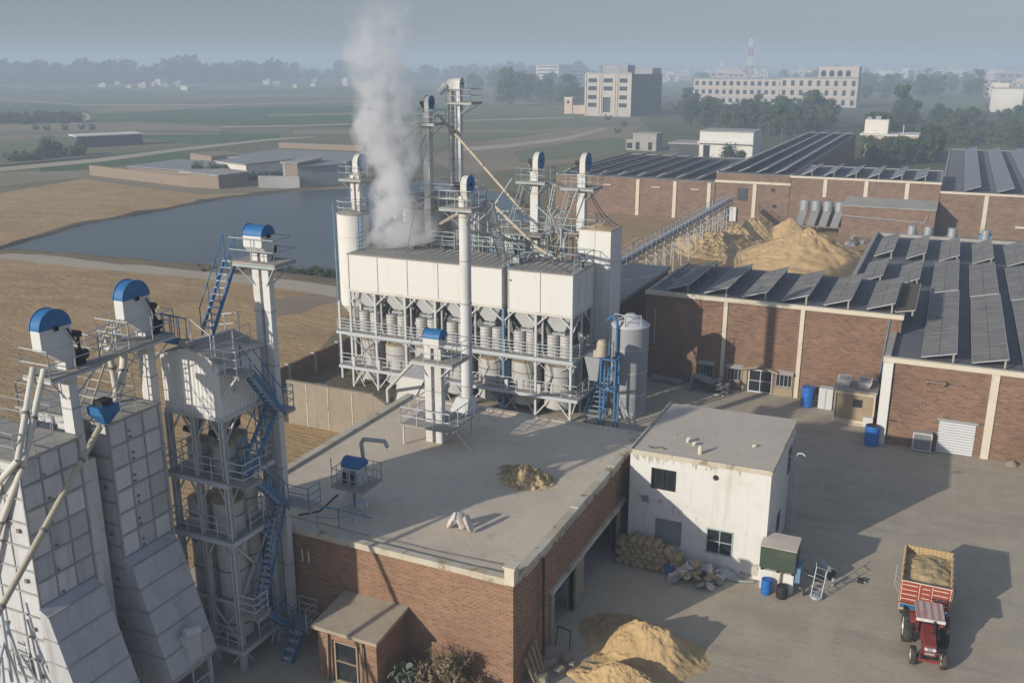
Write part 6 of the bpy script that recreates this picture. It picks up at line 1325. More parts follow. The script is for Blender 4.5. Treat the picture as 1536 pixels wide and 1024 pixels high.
# ================================================================ tractor and trailer
def wheel(par, x, y, r, w, name='wheel', rimr=.55, lugs=0):
    """axle along X"""
    b = B(); n = 28; prof = [(-w/2, r*.72), (-w/2, r*.93), (-w*.36, r), (w*.36, r), (w/2, r*.93), (w/2, r*.72)]; vs = []
    for (dx, rr_) in prof:
        for i in range(n): a = 2*PI*i/n; vs.append((x+dx, y+rr_*math.cos(a), r+rr_*math.sin(a)))
    b.add(vs, [(k*n+i, k*n+(i+1) % n, ((k+1) % 6)*n+(i+1) % n, ((k+1) % 6)*n+i) for k in range(6) for i in range(n)], True)
    if lugs:
        for i in range(lugs):
            a = 2*PI*i/lugs; c_, s_ = math.cos(a), math.sin(a)
            for sg in (-1, 1):
                a2 = a+sg*.1; b.bar((x+sg*w*.48, y+r*.99*math.cos(a2), r+r*.99*math.sin(a2)), (x, y+r*1.01*c_, r+r*1.01*s_), .05, .06)
    o = b.out(name, 'rubber', par)
    q = B(); q.tube((x-w*.42, y, r), (x+w*.42, y, r), r*.72, 24); q.tube((x-w*.55, y, r), (x+w*.55, y, r), r*.2, 12)
    for i in range(6): a = 2*PI*i/6; q.tube((x-w*.46, y+r*.42*math.cos(a), r+r*.42*math.sin(a)), (x+w*.46, y+r*.42*math.cos(a), r+r*.42*math.sin(a)), .035, 6)
    q.out('rim', 'rim', o); return o
TX = 1.36
tr = thing('tractor', (TX, 43, 0), 'small red tractor with a striped canopy hitched to the trailer', 'tractor')
wheel(tr, TX-.78, 43.05, .68, .42, lugs=16); wheel(tr, TX+.78, 43.05, .68, .42, lugs=16); wheel(tr, TX-.62, 41.15, .42, .24, 'front_wheel'); wheel(tr, TX+.66, 41.15, .42, .24, 'front_wheel')
b = B(); b.box(TX-.2, TX+.2, 41.0, 43.4, .45, .85); b.box(TX-.62, TX+.62, 43.0, 43.15, .6, .74); b.box(TX-.5, TX+.5, 41.1, 41.22, .38, .48); b.box(TX-.26, TX+.26, 42.6, 43.4, .5, 1.0); b.out('chassis', 'black', tr)
b = B(); b.hexa([(TX-.27, 40.75, .75), (TX+.27, 40.75, .75), (TX+.3, 42.3, .8), (TX-.3, 42.3, .8)], [(TX-.24, 40.78, 1.25), (TX+.24, 40.78, 1.25), (TX+.28, 42.3, 1.42), (TX-.28, 42.3, 1.42)]); b.out('bonnet', 'red', tr)
b = B(); b.box(TX-.2, TX+.2, 40.71, 40.745, .82, 1.16); b.out('grille', 'galv', tr)
for s_ in (-.17, .17): b = B(); b.tube((TX+s_, 40.74, 1.1), (TX+s_, 40.68, 1.1), .075, 12); b.out('headlight', 'white_metal', tr)
b = B(); b.box(TX-.45, TX+.45, 40.6, 40.68, .5, .62); b.bar((TX-.4, 40.64, .6), (TX-.4, 40.64, 1.0), .04); b.bar((TX+.4, 40.64, .6), (TX+.4, 40.64, 1.0), .04); b.bar((TX-.4, 40.64, 1.0), (TX+.4, 40.64, 1.0), .04); b.out('bumper', 'red', tr)
for s_ in (-1, 1):
    b = B(); vs = []
    for i in range(9):
        a = R(40+95*i/8); 
        for dx in (-.13, .13): vs.append((TX+s_*.62+dx, 43.05+.78*math.cos(a), .68+.78*math.sin(a)))
    b.add(vs, [(2*i, 2*i+1, 2*i+3, 2*i+2) for i in range(8)]); b.box(TX+s_*.50-.02, TX+s_*.50+.02, 42.6, 43.5, .8, 1.35); b.out('mudguard', 'red', tr)
b = B(); b.box(TX-.25, TX+.25, 43.0, 43.4, 1.02, 1.12); b.box(TX-.25, TX+.25, 43.36, 43.42, 1.12, 1.5); b.out('seat', 'black', tr)
b = B(); b.tube((TX, 42.32, 1.2), (TX, 42.55, 1.5), .03, 6)
for i in range(14): a, c_ = 2*PI*i/14, 2*PI*(i+1)/14; b.tube((TX+.2*math.cos(a), 42.55+.1*math.sin(a), 1.5+.17*math.sin(a)), (TX+.2*math.cos(c_), 42.55+.1*math.sin(c_), 1.5+.17*math.sin(c_)), .022, 5)
b.out('steering_wheel', 'black', tr)
b = B(); b.tube((TX+.15, 41.6, 1.3), (TX+.15, 41.6, 2.0), .04, 8); b.out('exhaust', 'black', tr)
b = B()
for s_ in (-.45, .45): b.tube((TX+s_, 42.3, .9), (TX+s_, 42.05, 1.92), .025, 6); b.tube((TX+s_, 43.3, .9), (TX+s_, 43.1, 1.98), .025, 6)
b.out('canopy_frame', 'red', tr)
b = B(); YA, YB = 41.75, 43.2
for i in range(8):
    x0 = TX-.6+.15*i; u, w_ = .02*(i % 2), .02*((i+1) % 2)
    b.hexa([(x0, YA, 1.92+u), (x0+.15, YA, 1.92+w_), (x0+.15, YB, 2.0+w_), (x0, YB, 2.0+u)], [(x0, YA, 1.96+u), (x0+.15, YA, 1.96+w_), (x0+.15, YB, 2.04+w_), (x0, YB, 2.04+u)])
b.out('canopy', 'canopy', tr)
b = B(); b.box(TX-.61, TX+.61, YA-.04, YA-.002, 1.86, 2.0); b.out('canopy_trim', 'white_sack', tr)
b = B()
for i in (0, 2, 4, 6):
    x0 = TX-.6+.15*i+.02; b.hexa([(x0, YA+.02, 1.985), (x0+.12, YA+.02, 1.985), (x0+.12, YB-.02, 2.065), (x0, YB-.02, 2.065)], [(x0, YA+.02, 1.99), (x0+.12, YA+.02, 1.99), (x0+.12, YB-.02, 2.07), (x0, YB-.02, 2.07)])
b.out('canopy_stripe', M('faded_stripe', (.38, .19, .17), .9), tr); tr.rotation_euler.z = R(6)
b = B(); b.path([(TX+.2, 43.4, 1.5), (TX+.85, 42.9, 1.45)], .03); b.bar((TX-.1, 43.4, .55), (TX-.1, 44.3, .6), .1); b.out('hitch', 'black', tr)
TY0, TY1, TXA, TXB = 44.55, 48.45, .08, 2.34
tl_ = thing('farm_trailer', ((TXA+TXB)/2, 46.5, 0), 'open farm trailer with a red cream ribbed front board and tan sides', 'trailer')
b = B(); b.box(TXA, TXB, TY0, TY1, .92, 1.02); b.bar((TXA+.3, TY0-.4, .8), (TXA+.3, TY1, .85), .12, .2); b.bar((TXB-.3, TY0-.4, .8), (TXB-.3, TY1, .85), .12, .2); b.bar((TXA+.3, TY0-.4, .8), (TX-.1, 44.05, .62), .1); b.bar((TXB-.3, TY0-.4, .8), (TX, 44.05, .62), .1); b.out('bed', 'black', tl_)
def board(name, mat, x0, x1, y0, y1, ribs, axis, ribmat, proud):
    b = B(); b.box(x0, x1, y0, y1, 1.021, 2.15); o = b.out(name, mat, tl_)
    c = B()
    for i in range(ribs+1):
        if axis == 'y': yy = y0+(y1-y0)*i/ribs; c.box(x0-.03, x1+.03, yy-.04, yy+.04, 1.0, 2.17)
        else: xx = x0+(x1-x0)*i/ribs; c.box(xx-.04, xx+.04, y0-.03, y1+.03, 1.0, 2.17)
    c.out('rib', ribmat, o); return o
board('side_board', 'trailer_tan', TXA, TXA+.05, TY0+.06, TY1-.06, 6, 'y', 'trailer_tan', .04); board('side_board', 'trailer_tan', TXB-.05, TXB, TY0+.06, TY1-.06, 6, 'y', 'trailer_tan', .04)
board('tail_board', 'trailer_tan', TXA, TXB, TY1-.05, TY1, 11, 'x', 'trailer_tan', .03)
b = B(); b.box(TXA, TXB, TY0, TY0+.05, 1.021, 2.15); o = b.out('front_board', 'red_panel', tl_)
c = B(); third = (TXB-TXA)/2.5
for (a, d) in ((TXA+.04, TXA+.86), (TXB-.86, TXB-.04)):
    for z in (1.2, 1.45, 1.7, 1.95): c.box(a+.05, d-.1, TY0-.03, TY0-.002, z, z+.035)
    c.box(a, a+.03, TY0-.034, TY0-.001, 1.05, 2.12); c.box(d-.03, d, TY0-.034, TY0-.001, 1.05, 2.12)
for z in (1.15, 1.4, 1.65, 1.9): c.box(TXA+.95, TXB-.95, TY0-.03, TY0-.002, z, z+.03)
c.box(TXA, TXB, TY0-.04, TY0-.002, 2.14, 2.18); c.out('rib', 'trim_cream', o)
b = B(); b.box(TXA, TXB, TY0-.06, TY0-.01, .62, .98); b.out('lower_board', 'trailer_tan', tl_)
b = B(); b.box(TXA+.06, TXA+.75, TY0-.08, TY0-.062, .75, .95); b.box(TXB-.5, TXB-.08, TY0-.08, TY0-.062, .7, .95); b.out('painted_plate', 'blue', tl_)
for y in (45.3, 47.5):
    for x in (TXA+.22, TXB-.22): wheel(tl_, x, y, .42, .24)
b = B(); b.box(TXA+.2, TXB-.2, 45.22, 45.38, .36, .48); b.box(TXA+.2, TXB-.2, 47.42, 47.58, .36, .48); b.box(TXA+.3, TXA+.4, 45.2, 47.6, .48, .8); b.box(TXB-.4, TXB-.3, 45.2, 47.6, .48, .8); b.out('axle', 'black', tl_)
b = B()
for y in (45.6, 46.2, 46.8): b.path([(TXA-.05, y, .9), (TXA-.28, y+.05, 1.3), (TXA-.26, y+.05, 1.75)], .03, 6)
b.path([(TXA-.28, 45.6, 1.3), (TXA-.28, 46.8, 1.3)], .03, 6); b.path([(TXB+.05, 45.2, .9), (TXB+.25, 45.3, 1.5)], .035, 6); b.path([(TXB+.05, 46.4, .8), (TXB+.22, 46.3, 1.3)], .035, 6); b.out('side_hook', 'galv', tl_)
b = B(); vs = []; n1, n2 = 24, 32
for i in range(n1+1):
    for k in range(n2+1):
        x = TXA+.07+(TXB-TXA-.14)*i/n1; y = TY0+.07+(TY1-TY0-.14)*k/n2; u = (y-TY0)/(TY1-TY0)
        vs.append((x, y, 1.80+.30*math.sin(PI*i/n1)*math.sin(PI*min(1, u*1.05))+.10*fbm(x*2, y*2, 3)+.05*fbm(x*7, y*7, 5)))
b.add(vs, [(i*(n2+1)+k, (i+1)*(n2+1)+k, (i+1)*(n2+1)+k+1, i*(n2+1)+k+1) for i in range(n1) for k in range(n2)], True)
tag(b.out('straw_load', 'straw'), 'load of golden straw chaff filling the farm trailer', 'load')

# chaff and litter lying about the yard and the store roof (uncountable)
def litter(name, label, boxes, n, mat, sz, seed):
    b = B(); r2 = random.Random(seed)
    for i in range(n):
        (x0, x1, y0, y1, z) = r2.choice(boxes); x, y = r2.triangular(x0, x1), r2.triangular(y0, y1); s = sz*r2.uniform(.4, 1.5); a = r2.uniform(0, 6.3); c, q = math.cos(a)*s, math.sin(a)*s; w = r2.uniform(.2, .9)
        h = s*r2.uniform(.1, .5)
        b.add([(x-c, y-q, z), (x+q*w, y-c*w, z), (x+c, y+q, z), (x-q*w, y+c*w, z), (x+.2*c, y+.2*q, z+h)], [(0, 1, 4), (1, 2, 4), (2, 3, 4), (3, 0, 4), (3, 2, 1, 0)])
    o = b.out(name, mat, origin=(0, 0, 0)); o['kind'] = 'stuff'; o['label'] = label; o['category'] = 'litter'
litter('yard_litter', 'bits of chaff and grit scattered over the yard', [(-14, 8, 36, 68, .005), (-8, -4, 43, 45.5, .005), (-14, -7, 42.5, 44.5, .005), (-20, 3, 66, 74, .005), (-13, -5, 33, 40, .005)], 1100, 'sand_dark', .04, 1)
litter('roof_litter', 'chaff and grit scattered over the store roof', [(-21, -15, 38, 44, 5.401), (-29, -15, 33, 47, 5.401), (-26.5, -22.5, 42, 46, 5.401)], 500, 'straw', .04, 2)
litter('bran_fringe', 'loose bran strewn round the yard heaps', [(-14, -6.5, 34.3, 39.7, .006), (-13, -7, 35, 39, .006)], 1500, 'sand', .035, 3)
litter('field_stones', 'stones and tufts scattered over the stubble field', [(-120, -40, 20, 92, .007), (-90, -36, 40, 75, .007)], 900, 'bank', .12, 4)
litter('roof_pieces', 'small debris lying on the white house roof', [(-13.5, -7, 46, 53, 6.17)], 60, 'cream', .05, 5)
# ================================================================ plants
def crown_mb(r, h, n, seed, leaf=.35, z0=0.0, blobs=12, flat=.9, low=.25):
    rr = random.Random(seed); b = B(); bl = []
    for i in range(blobs):
        a = rr.uniform(0, 2*PI); zz = rr.uniform(low, 1.0); q = rr.uniform(.2, .75)*math.sqrt(max(.05, 1-(abs(zz-.5)*1.6)**2))
        bl.append((r*q*math.cos(a), r*q*math.sin(a), z0+h*zz*.85, r*rr.uniform(.28, .52)))
    for i in range(n):
        (cx, cy, cz, br) = bl[rr.randrange(blobs)]
        u = rr.uniform(-1, 1); a = rr.uniform(0, 2*PI); s = math.sqrt(1-u*u); q = br*rr.uniform(.55, 1.12)
        p = Vector((cx+q*s*math.cos(a), cy+q*s*math.sin(a), cz+q*u*flat))
        nrm = Vector((s*math.cos(a)+rr.uniform(-.8, .8), s*math.sin(a)+rr.uniform(-.8, .8), u+rr.uniform(-.5, .9))).normalized()
        t1 = nrm.orthogonal().normalized(); t1.rotate(Matrix.Rotation(rr.uniform(0, 6.3), 3, nrm)); t2 = nrm.cross(t1); L = leaf*rr.uniform(.6, 1.4)
        b.add([p-t1*L*.5, p+t2*L*.32, p+t1*L*.5, p-t2*L*.32], [(0, 1, 2, 3)])
    return b
def tree(name, r, h, n, seed, leaf, label, cat='tree', group=None, mat='leaf', trunk=.25, blobs=12, low=.25, tr_h=.35):
    t = thing(name, (0, 0, 0), label, cat, group)
    b = B(); rr = random.Random(seed+5); b.tube((0, 0, 0), (rr.uniform(-.2, .2), rr.uniform(-.2, .2), h*tr_h), trunk, 8, trunk*.7)
    for i in range(5): a = rr.uniform(0, 6.3); b.tube((0, 0, h*tr_h*rr.uniform(.7, .95)), (r*.5*math.cos(a), r*.5*math.sin(a), h*rr.uniform(.5, .8)), trunk*.45, 6, trunk*.15)
    b.out('trunk', 'bark', t)
    crown_mb(r, h, n, seed, leaf, h*.08, blobs, low=low).out('crown', mat, t); return t
belt_label = 'dusty green tree in the dense belt beyond the far warehouses'
belt = [tree('broad_tree', 4.6, 8.5, 1500, 1, .75, belt_label, group='trees in the belt beyond the warehouses'),
        tree('round_tree', 3.6, 6.5, 1200, 2, .65, belt_label, group='trees in the belt beyond the warehouses', mat='leaf2'),
        tree('tall_tree', 3.4, 10.5, 1400, 3, .7, belt_label, group='trees in the belt beyond the warehouses', blobs=14)]
bush0 = tree('scrub_bush', 2.4, 3.2, 650, 4, .5, 'low green scrub bush on the waste ground right of the far roofs', 'bush', 'scrub bushes on the waste ground', 'leaf2', .1, 8, .05, .2)
used = set()
def plant(p, px, py, s=1.0, label=None, group=None, cat=None, rr=random.Random(5)):
    w = at(px, py)
    if p.name not in used: used.add(p.name); o = p
    else: o = dup(p)
    o.location = (w.x, w.y, 0); o.rotation_euler.z = rr.uniform(0, 6.3); o.scale = (s*rr.uniform(.85, 1.15), s*rr.uniform(.85, 1.15), s*rr.uniform(.85, 1.15))
    if label: o['label'] = label
    if group: o['group'] = group
    elif label and 'group' in o: del o['group']
    return o
rr = random.Random(12)
def scatter(poly, n, protos, s0, s1, label=None, group=None):
    k = 0
    xs = [p[0] for p in poly]; ys = [p[1] for p in poly]
    while k < n:
        x, y = rr.uniform(min(xs), max(xs)), rr.uniform(min(ys), max(ys)); ins = False
        for i in range(len(poly)):
            (x1, y1), (x2, y2) = poly[i], poly[i-1]
            if (y1 > y) != (y2 > y) and x < (x2-x1)*(y-y1)/(y2-y1)+x1: ins = not ins
        if ins: plant(rr.choice(protos), x, y, rr.uniform(s0, s1), label, group); k += 1
scatter([(1010, 182), (1150, 172), (1240, 178), (1240, 206), (1180, 214), (1130, 205), (1010, 192)], 44, belt, .9, 1.4)
scatter([(1290, 178), (1345, 172), (1385, 196), (1330, 232), (1290, 215)], 16, belt, .7, 1.1)
scatter([(1300, 228), (1330, 222), (1400, 226), (1400, 246), (1310, 252)], 26, belt[:2], .75, 1.0)
scatter([(1380, 188), (1560, 178), (1580, 222), (1420, 222), (1380, 215)], 46, belt[:2]+[bush0, bush0], .6, 1.1)
scatter([(1380, 176), (1580, 170), (1580, 222), (1400, 222)], 80, [bush0], .9, 1.7)
scatter([(1000, 160), (1045, 158), (1050, 182), (1000, 184)], 14, belt, .8, 1.2)
plant(belt[2], 1352, 192, 1.7, 'single large dark tree standing alone left of the meadow')
town_l = 'hazy green tree between the pale houses of the distant town'; town_g = 'trees between the distant houses'
scatter([(690, 118), (800, 112), (860, 135), (880, 168), (770, 166), (700, 140)], 30, belt, 1.2, 2.2, town_l, town_g)
scatter([(1290, 130), (1480, 124), (1480, 146), (1300, 152)], 56, belt, 1.1, 1.9, town_l, town_g)
scatter([(1010, 112), (1560, 108), (1560, 126), (1010, 128)], 34, belt, 1.1, 2.0, town_l, town_g)
scatter([(690, 105), (990, 104), (990, 125), (690, 128)], 50, belt, 1.4, 2.6, town_l, town_g)
t1 = tree('leafy_tree', 3.8, 5.6, 2200, 9, .5, 'leafy green tree in front of the white house beyond the panel roofs', mat='leaf'); w = atY(1098, 225, 251); t1.location = (w.x, w.y, 0)
t2 = dup(t1, tuple(at(302, 274)), 1.0, 'dark tree by the pale sheet roofs beyond the pond', .78); t3 = dup(t1, tuple(at(322, 274)), 2.2, 'slimmer tree next to the dark tree beyond the pond', (.55, .55, .8))
t4 = dup(t1, tuple(at(77, 236)), .4, 'dark round tree by the long low shed in the fields', (.95, .95, 1.0))
t5 = dup(t1, tuple(at(122, 222)), 2.8, 'small dark tree at the end of the long low shed', (.45, .45, .6))
for k in range(9): plant(bush0, 20+13*k+rr.uniform(-5, 5), 243-1.6*k+rr.uniform(-2, 2), .9, 'dusty bush along the hedge before the long field shed', 'bushes before the long field shed')
for k in range(7): plant(bush0, 365+11*k+rr.uniform(-3, 3), 272-1*k, .6, 'bush between the walled sheds beyond the pond', 'bushes between the pond sheds')
for k in range(16): plant(bush0, 4+7.5*k+rr.uniform(-3, 3), 184+rr.uniform(-2, 2), 1.5, 'dark bush in the hedge line at the left field edge', 'bushes in the left hedge line')
for k in range(5): plant(bush0, 52+22*k+rr.uniform(-5, 5), 195+rr.uniform(-1, 1), .7, 'small lone bush on the fallow strip', 'lone bushes on the fallow strip')
for (x, y, s) in [(912, 180, .9), (935, 190, .9), (926, 200, .7), (1008, 158, .8)]: plant(bush0, x, y, s, 'bush near the grey unfinished block', 'bushes near the unfinished block')
for k in range(26): plant(bush0, 300+8*k+rr.uniform(-3, 3), 404+.055*8*k+rr.uniform(-3, 3), .16+.008*k, 'small green bush on the near pond bank', 'bushes on the near pond bank')
# dry bush and fleshy plant at the foot of the brick store
t = thing('dry_bush', (-17.0, 30.4, 0), 'tangled dry brown bush at the foot of the sunlit brick wall', 'bush')
b = B(); rr2 = random.Random(6)
for (cx, cy, n, hh) in ((-18.1, 30.5, 120, 1.0), (-17.1, 30.7, 190, 1.9), (-16.2, 30.3, 100, 1.0)):
    for i in range(n):
        a = rr2.uniform(0, 6.3); L = rr2.uniform(.4, 1)*hh; p0 = (cx+rr2.uniform(-.3, .3), cy+rr2.uniform(-.2, .2), 0); p1 = (cx+math.cos(a)*L*.5, min(31.35, cy+math.sin(a)*L*.4), L); p2 = (p1[0]+rr2.uniform(-.3, .3), min(31.4, p1[1]+rr2.uniform(-.3, .2)), L+rr2.uniform(-.25, .2))
        b.tube(p0, p1, .014, 4, .009, False); b.tube(p1, p2, .012, 4, .005, False)
b.out('twigs', 'leaf_dry', t)
lf = B()
for (cx, cy, r_, h_, n) in ((-18.1, 30.4, .8, 1.1, 500), (-17.0, 30.5, 1.0, 2.0, 900), (-16.1, 30.3, .7, 1.0, 400)):
    m = crown_mb(r_, h_, n, int(cx*10), .16, .1, 8); lf.add([(v[0]+cx, min(31.45, v[1]+cy), v[2]) for v in m.v], m.f)
lf.out('dry_leaves', 'leaf_dry', t)
t = thing('fleshy_plant', (-18.9, 29.6, 0), 'clump of pale green paddle leaves beside the brick porch', 'plant')
b = B()
for i in range(26):
    p = Vector((-18.8+rr2.uniform(-.6, .6), 29.7+rr2.uniform(-.4, .5), rr2.uniform(.2, 1.0))); a = rr2.uniform(0, 6.3); u = Vector((math.cos(a), math.sin(a), rr2.uniform(-.3, .3))); w_ = Vector((0, 0, 1)).lerp(Vector((math.sin(a), -math.cos(a), 0)), .3)
    b.prism([p+u*.18*math.cos(2*PI*k/10)+w_*.24*math.sin(2*PI*k/10) for k in range(10)], u.cross(w_).normalized()*.05)
b.tube((-18.8, 29.7, 0), (-18.8, 29.7, .6), .1, 6); b.out('leaf', 'cactus', t)
# ================================================================ buildings beyond the compound
def facade_block(name, label, cat, x0, x1, y0, y1, z, mat, floors, colsn, side='far_dark', winmat='glass', par=None, win=(.5, .5), roofmat='far_grey', band=None):
    t = thing(name, ((x0+x1)/2, y0, 0), label, cat)
    b = B(); b.box(x0, x1, y0, y1, 0, z); b.out('wall', mat, t)
    b = B(); b.box(x0-.3, x1+.3, y0-.3, y1+.3, z, z+.5); b.out('roof', roofmat, t)
    fh = z/floors; cw = (x1-x0)/colsn
    for f in range(floors):
        for c in range(colsn):
            b = B(); xa = x0+cw*(c+.5-win[0]/2); b.box(xa, xa+cw*win[0], y0-.12, y0-.01, fh*(f+.5-win[1]/2), fh*(f+.5+win[1]/2)); b.out('window', winmat, t)
        if band: b = B(); b.box(x0-.1, x1+.1, y0-.35, y0-.125, fh*f-.25, fh*f+.15); b.out('floor_band', band, t)
    return t
p0, p1 = atY(880, 112, 470), atY(948, 112, 470); zt = p0.z
t = thing('office_block', ((p0.x+p1.x)/2, 470, 0), 'tall unfinished pale block with a dark windowless side and open central bay', 'building')
X0, X1 = p0.x, p1.x; W = X1-X0
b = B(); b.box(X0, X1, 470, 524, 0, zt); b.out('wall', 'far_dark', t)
b = B()
b.wall_y(X0-.1, X1+.1, 469, 469.95, 0, zt+.2, [(X0+W*a, X0+W*c, zt*f+zt*.04, zt*f+zt*.14) for f in (.18, .37, .58, .77) for a, c in ((.06, .25), (.75, .92))]+[(X0+W*.4, X0+W*.6, zt*f+zt*.04, zt*f+zt*.14) for f in (.58, .77)]+[(X0+W*.39, X0+W*.56, zt*.1, zt*.46)]); b.out('front', 'far_school', t)
b = B()
for u in (.0, .3, .35, .65, .7, 1.0): b.box(X0+W*u-.35, X0+W*u+.35, 468.6, 468.99, 0, zt)
b.out('pier', 'beige', t)
for f in (.18, .37, .58, .77):
    for a, c in ((.06, .25), (.4, .6), (.75, .92)):
        if f < .5 and a == .4: continue
        b = B(); b.box(X0+W*a, X0+W*c, 469.5, 469.6, zt*f+zt*.04, zt*f+zt*.14); b.out('window', 'glass', t)
b = B(); b.box(X0+W*.3, X0+W*.85, 474, 486, zt, zt+4.5); b.box(X0+W*.5, X1, 505, 522, zt, zt+3); b.out('roof_room', 'far_grey', t)
b = B(); b.box(X0, X0+.3, 470, 524, zt, zt+1); b.box(X0-.1, X1+.1, 469.0, 469.94, zt+.21, zt+1.1); b.out('parapet', 'far_grey', t)
t = facade_block('school_block', 'long pale three storey block with red floor lines and arched roof room', 'building', -163, -104, 640, 660, 16, 'far_school', 3, 13, band='far_warm', win=(.5, .5))
t = facade_block('school_wing', 'right wing of the long pale block with large dark windows', 'building', -103.9, -58, 622, 645, 17, 'far_school', 3, 9, band='far_warm', win=(.4, .55))
b = B(); b.box(-82, -58.5, 626, 642, 17.6, 24); b.out('roof_room', 'far_school', t)
b = B()
for k in range(4): b.tube((-79+4.8*k, 625.95, 20.5), (-79+4.8*k, 625.8, 20.5), 1.4, 14); b.box(-80.4+4.8*k, -77.6+4.8*k, 625.8, 625.95, 18.2, 20.5)
b.out('arch', 'glass', t)
p0, p1 = atY(804, 98, 1100), atY(838, 98, 1100)
facade_block('striped_block', 'hazy white office block with dark floor stripes and a blue grey side', 'building', p0.x, p1.x, 1100, 1145, p0.z, 'far_pale', 6, 1, win=(.9, .35))
p0 = atY(842, 105, 1160); p1 = atY(865, 105, 1160)
facade_block('low_office', 'hazy low office wing right of the striped block', 'building', p0.x, p1.x+10, 1160, 1180, p0.z, 'far_pale', 4, 1, win=(.95, .35))
w = at(862, 171); t = thing('pink_house', (w.x, w.y, 0), 'small salmon walled house left of the tall unfinished block', 'house')
b = B(); b.box(w.x-6, w.x-1.5, w.y, w.y+8, 0, 8); b.box(w.x-1.49, w.x+6, w.y+.5, w.y+8, 0, 4.5); b.out('wall', 'far_warm', t)
b = B(); b.box(w.x-4.5, w.x-3.2, w.y-.1, w.y-.01, 5.3, 6.8); b.out('window', 'glass', t)
b = B(); b.box(w.x-6.2, w.x-1.3, w.y-.2, w.y+8, 8, 8.5); b.out('roof', 'far_pale', t)
# grey cabin and white house beyond the left panel roofs
w = at(958, 226); t = thing('grey_cabin', (w.x, w.y, 0), 'small grey concrete cabin with a curved roof edge beside the field', 'house')
b = B(); b.box(w.x-2, w.x+5.5, w.y, w.y+7, 0, 5); b.box(w.x-4.5, w.x-2.01, w.y+1, w.y+6, 0, 3.2); b.out('wall', 'conc_grey', t)
b = B(); b.box(w.x-2.2, w.x+5.7, w.y-.2, w.y+7.2, 5, 5.3); b.out('roof', 'conc_grey', t)
for x in (-1, 3): b = B(); b.box(w.x+x, w.x+x+1.2, w.y-.06, w.y-.01, .3, 2.6); b.out('doorway', 'glass', t)
b = B(); b.box(w.x-4.2, w.x-2.5, w.y+.9, w.y+.99, .6, 2.2); b.out('window', 'glass', t)
p0, p1 = atY(1048, 236, 262), atY(1128, 236, 262); zt = atY(1048, 197, 262).z
t = thing('white_villa', ((p0.x+p1.x)/2, 262, 0), 'bright white two level house behind the leafy tree', 'house')
b = B(); b.box(p0.x, p1.x, 262, 274, 0, zt); b.out('wall', 'white_wall', t)
b = B(); b.box(p0.x-.2, p1.x+.2, 261.8, 274.2, zt, zt+.25); b.out('roof', 'conc_grey', t)
b = B(); b.box(p0.x-.3, p1.x+.3, 260.8, 261.79, zt*.62, zt*.68); b.out('ledge', 'white_wall', t)
for x in (.08, .5): b = B(); b.box(p0.x+(p1.x-p0.x)*x, p0.x+(p1.x-p0.x)*(x+.12), 261.9, 261.99, 1, zt*.55); b.out('window', 'glass', t)
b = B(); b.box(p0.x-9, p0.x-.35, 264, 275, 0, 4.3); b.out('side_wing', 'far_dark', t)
b = B(); b.box(p0.x-9.3, p0.x-.36, 263.6, 275.2, 4.3, 4.7); b.out('side_roof', 'conc_grey', t)
# cream house with a white water room behind the gabled warehouse
p0, p1 = atY(1297, 214, 288), atY(1376, 214, 288)
t = thing('cream_house', ((p0.x+p1.x)/2, 288, 0), 'cream flat roofed house topped by a white water tank room', 'house')
zt = atY(1297, 203, 288).z; b = B(); b.box(p0.x, p1.x, 288, 300, 0, zt); b.out('wall', 'beige', t)
b = B(); b.box(p0.x-1.5, p1.x+.2, 287.7, 300.2, zt, zt+.4); b.out('roof', 'far_pale', t)
b = B(); b.box(p0.x-.6, p0.x+5.6, 290, 295, zt+.41, zt+4.2); b.out('tank_room', 'far_pale', t)
b = B(); b.box(p0.x-.2, p0.x+1, 291, 292, zt+4.21, zt+4.9); b.box(p0.x+2, p0.x+3.5, 291, 293, zt+4.21, zt+5.1); b.out('water_tank', 'far_grey', t)
b = B(); b.box(p0.x+1.5, p0.x+3.5, 287.9, 287.99, .2, 3.2); b.out('doorway', 'far_dark', t)
b = B(); b.tube((p1.x-4, 290, zt+.4), (p1.x-4, 290, zt+3), .12, 6); b.out('pipe', 'far_pale', t)
p0, p1 = atY(1484, 168, 600), atY(1531, 168, 600)
t = thing('white_cube_house', ((p0.x+p1.x)/2, 600, 0), 'plain white cube house at the right edge beyond the scrub', 'house')
b = B(); b.box(p0.x, p1.x, 600, 618, 0, 12.5); b.out('wall', 'far_pale', t)
b = B(); b.box(p0.x-.3, p1.x+.3, 599.7, 618.3, 12.5, 13.2); b.out('roof', 'far_grey', t)
b = B(); b.box(p0.x+.5, p0.x+8, 602, 610, 13.21, 15.5); b.out('stair_room', 'far_pale', t)
# lattice mast
w = atY(1124, 110, 930); t = thing('lattice_mast', (w.x, 930, 0), 'red and white lattice mast rising out of the hazy town', 'mast')
def mast(z0, z1, mat, q):
    b = B(); f = lambda z: 3.2*(1-z/56)+.5
    for sx in (-1, 1):
        for sy in (-1, 1): b.bar((w.x+sx*f(z0), 930+sy*f(z0), z0), (w.x+sx*f(z1), 930+sy*f(z1), z1), .34)
    for k in range(3):
        za, zb = z0+(z1-z0)*k/3, z0+(z1-z0)*(k+1)/3
        for sy in (-1, 1): b.bar((w.x-f(za), 930+sy*f(za), za), (w.x+f(zb), 930+sy*f(zb), zb), .18); b.bar((w.x+f(za), 930+sy*f(za), za), (w.x-f(zb), 930+sy*f(zb), zb), .18)
        for sx in (-1, 1): b.bar((w.x+sx*f(za), 930-f(za), za), (w.x+sx*f(zb), 930+f(zb), zb), .18)
    b.out('section', mat, t)
for k in range(6): mast(8*k, 8*k+8, 'mast_red' if k % 2 == 0 else 'far_pale', k)
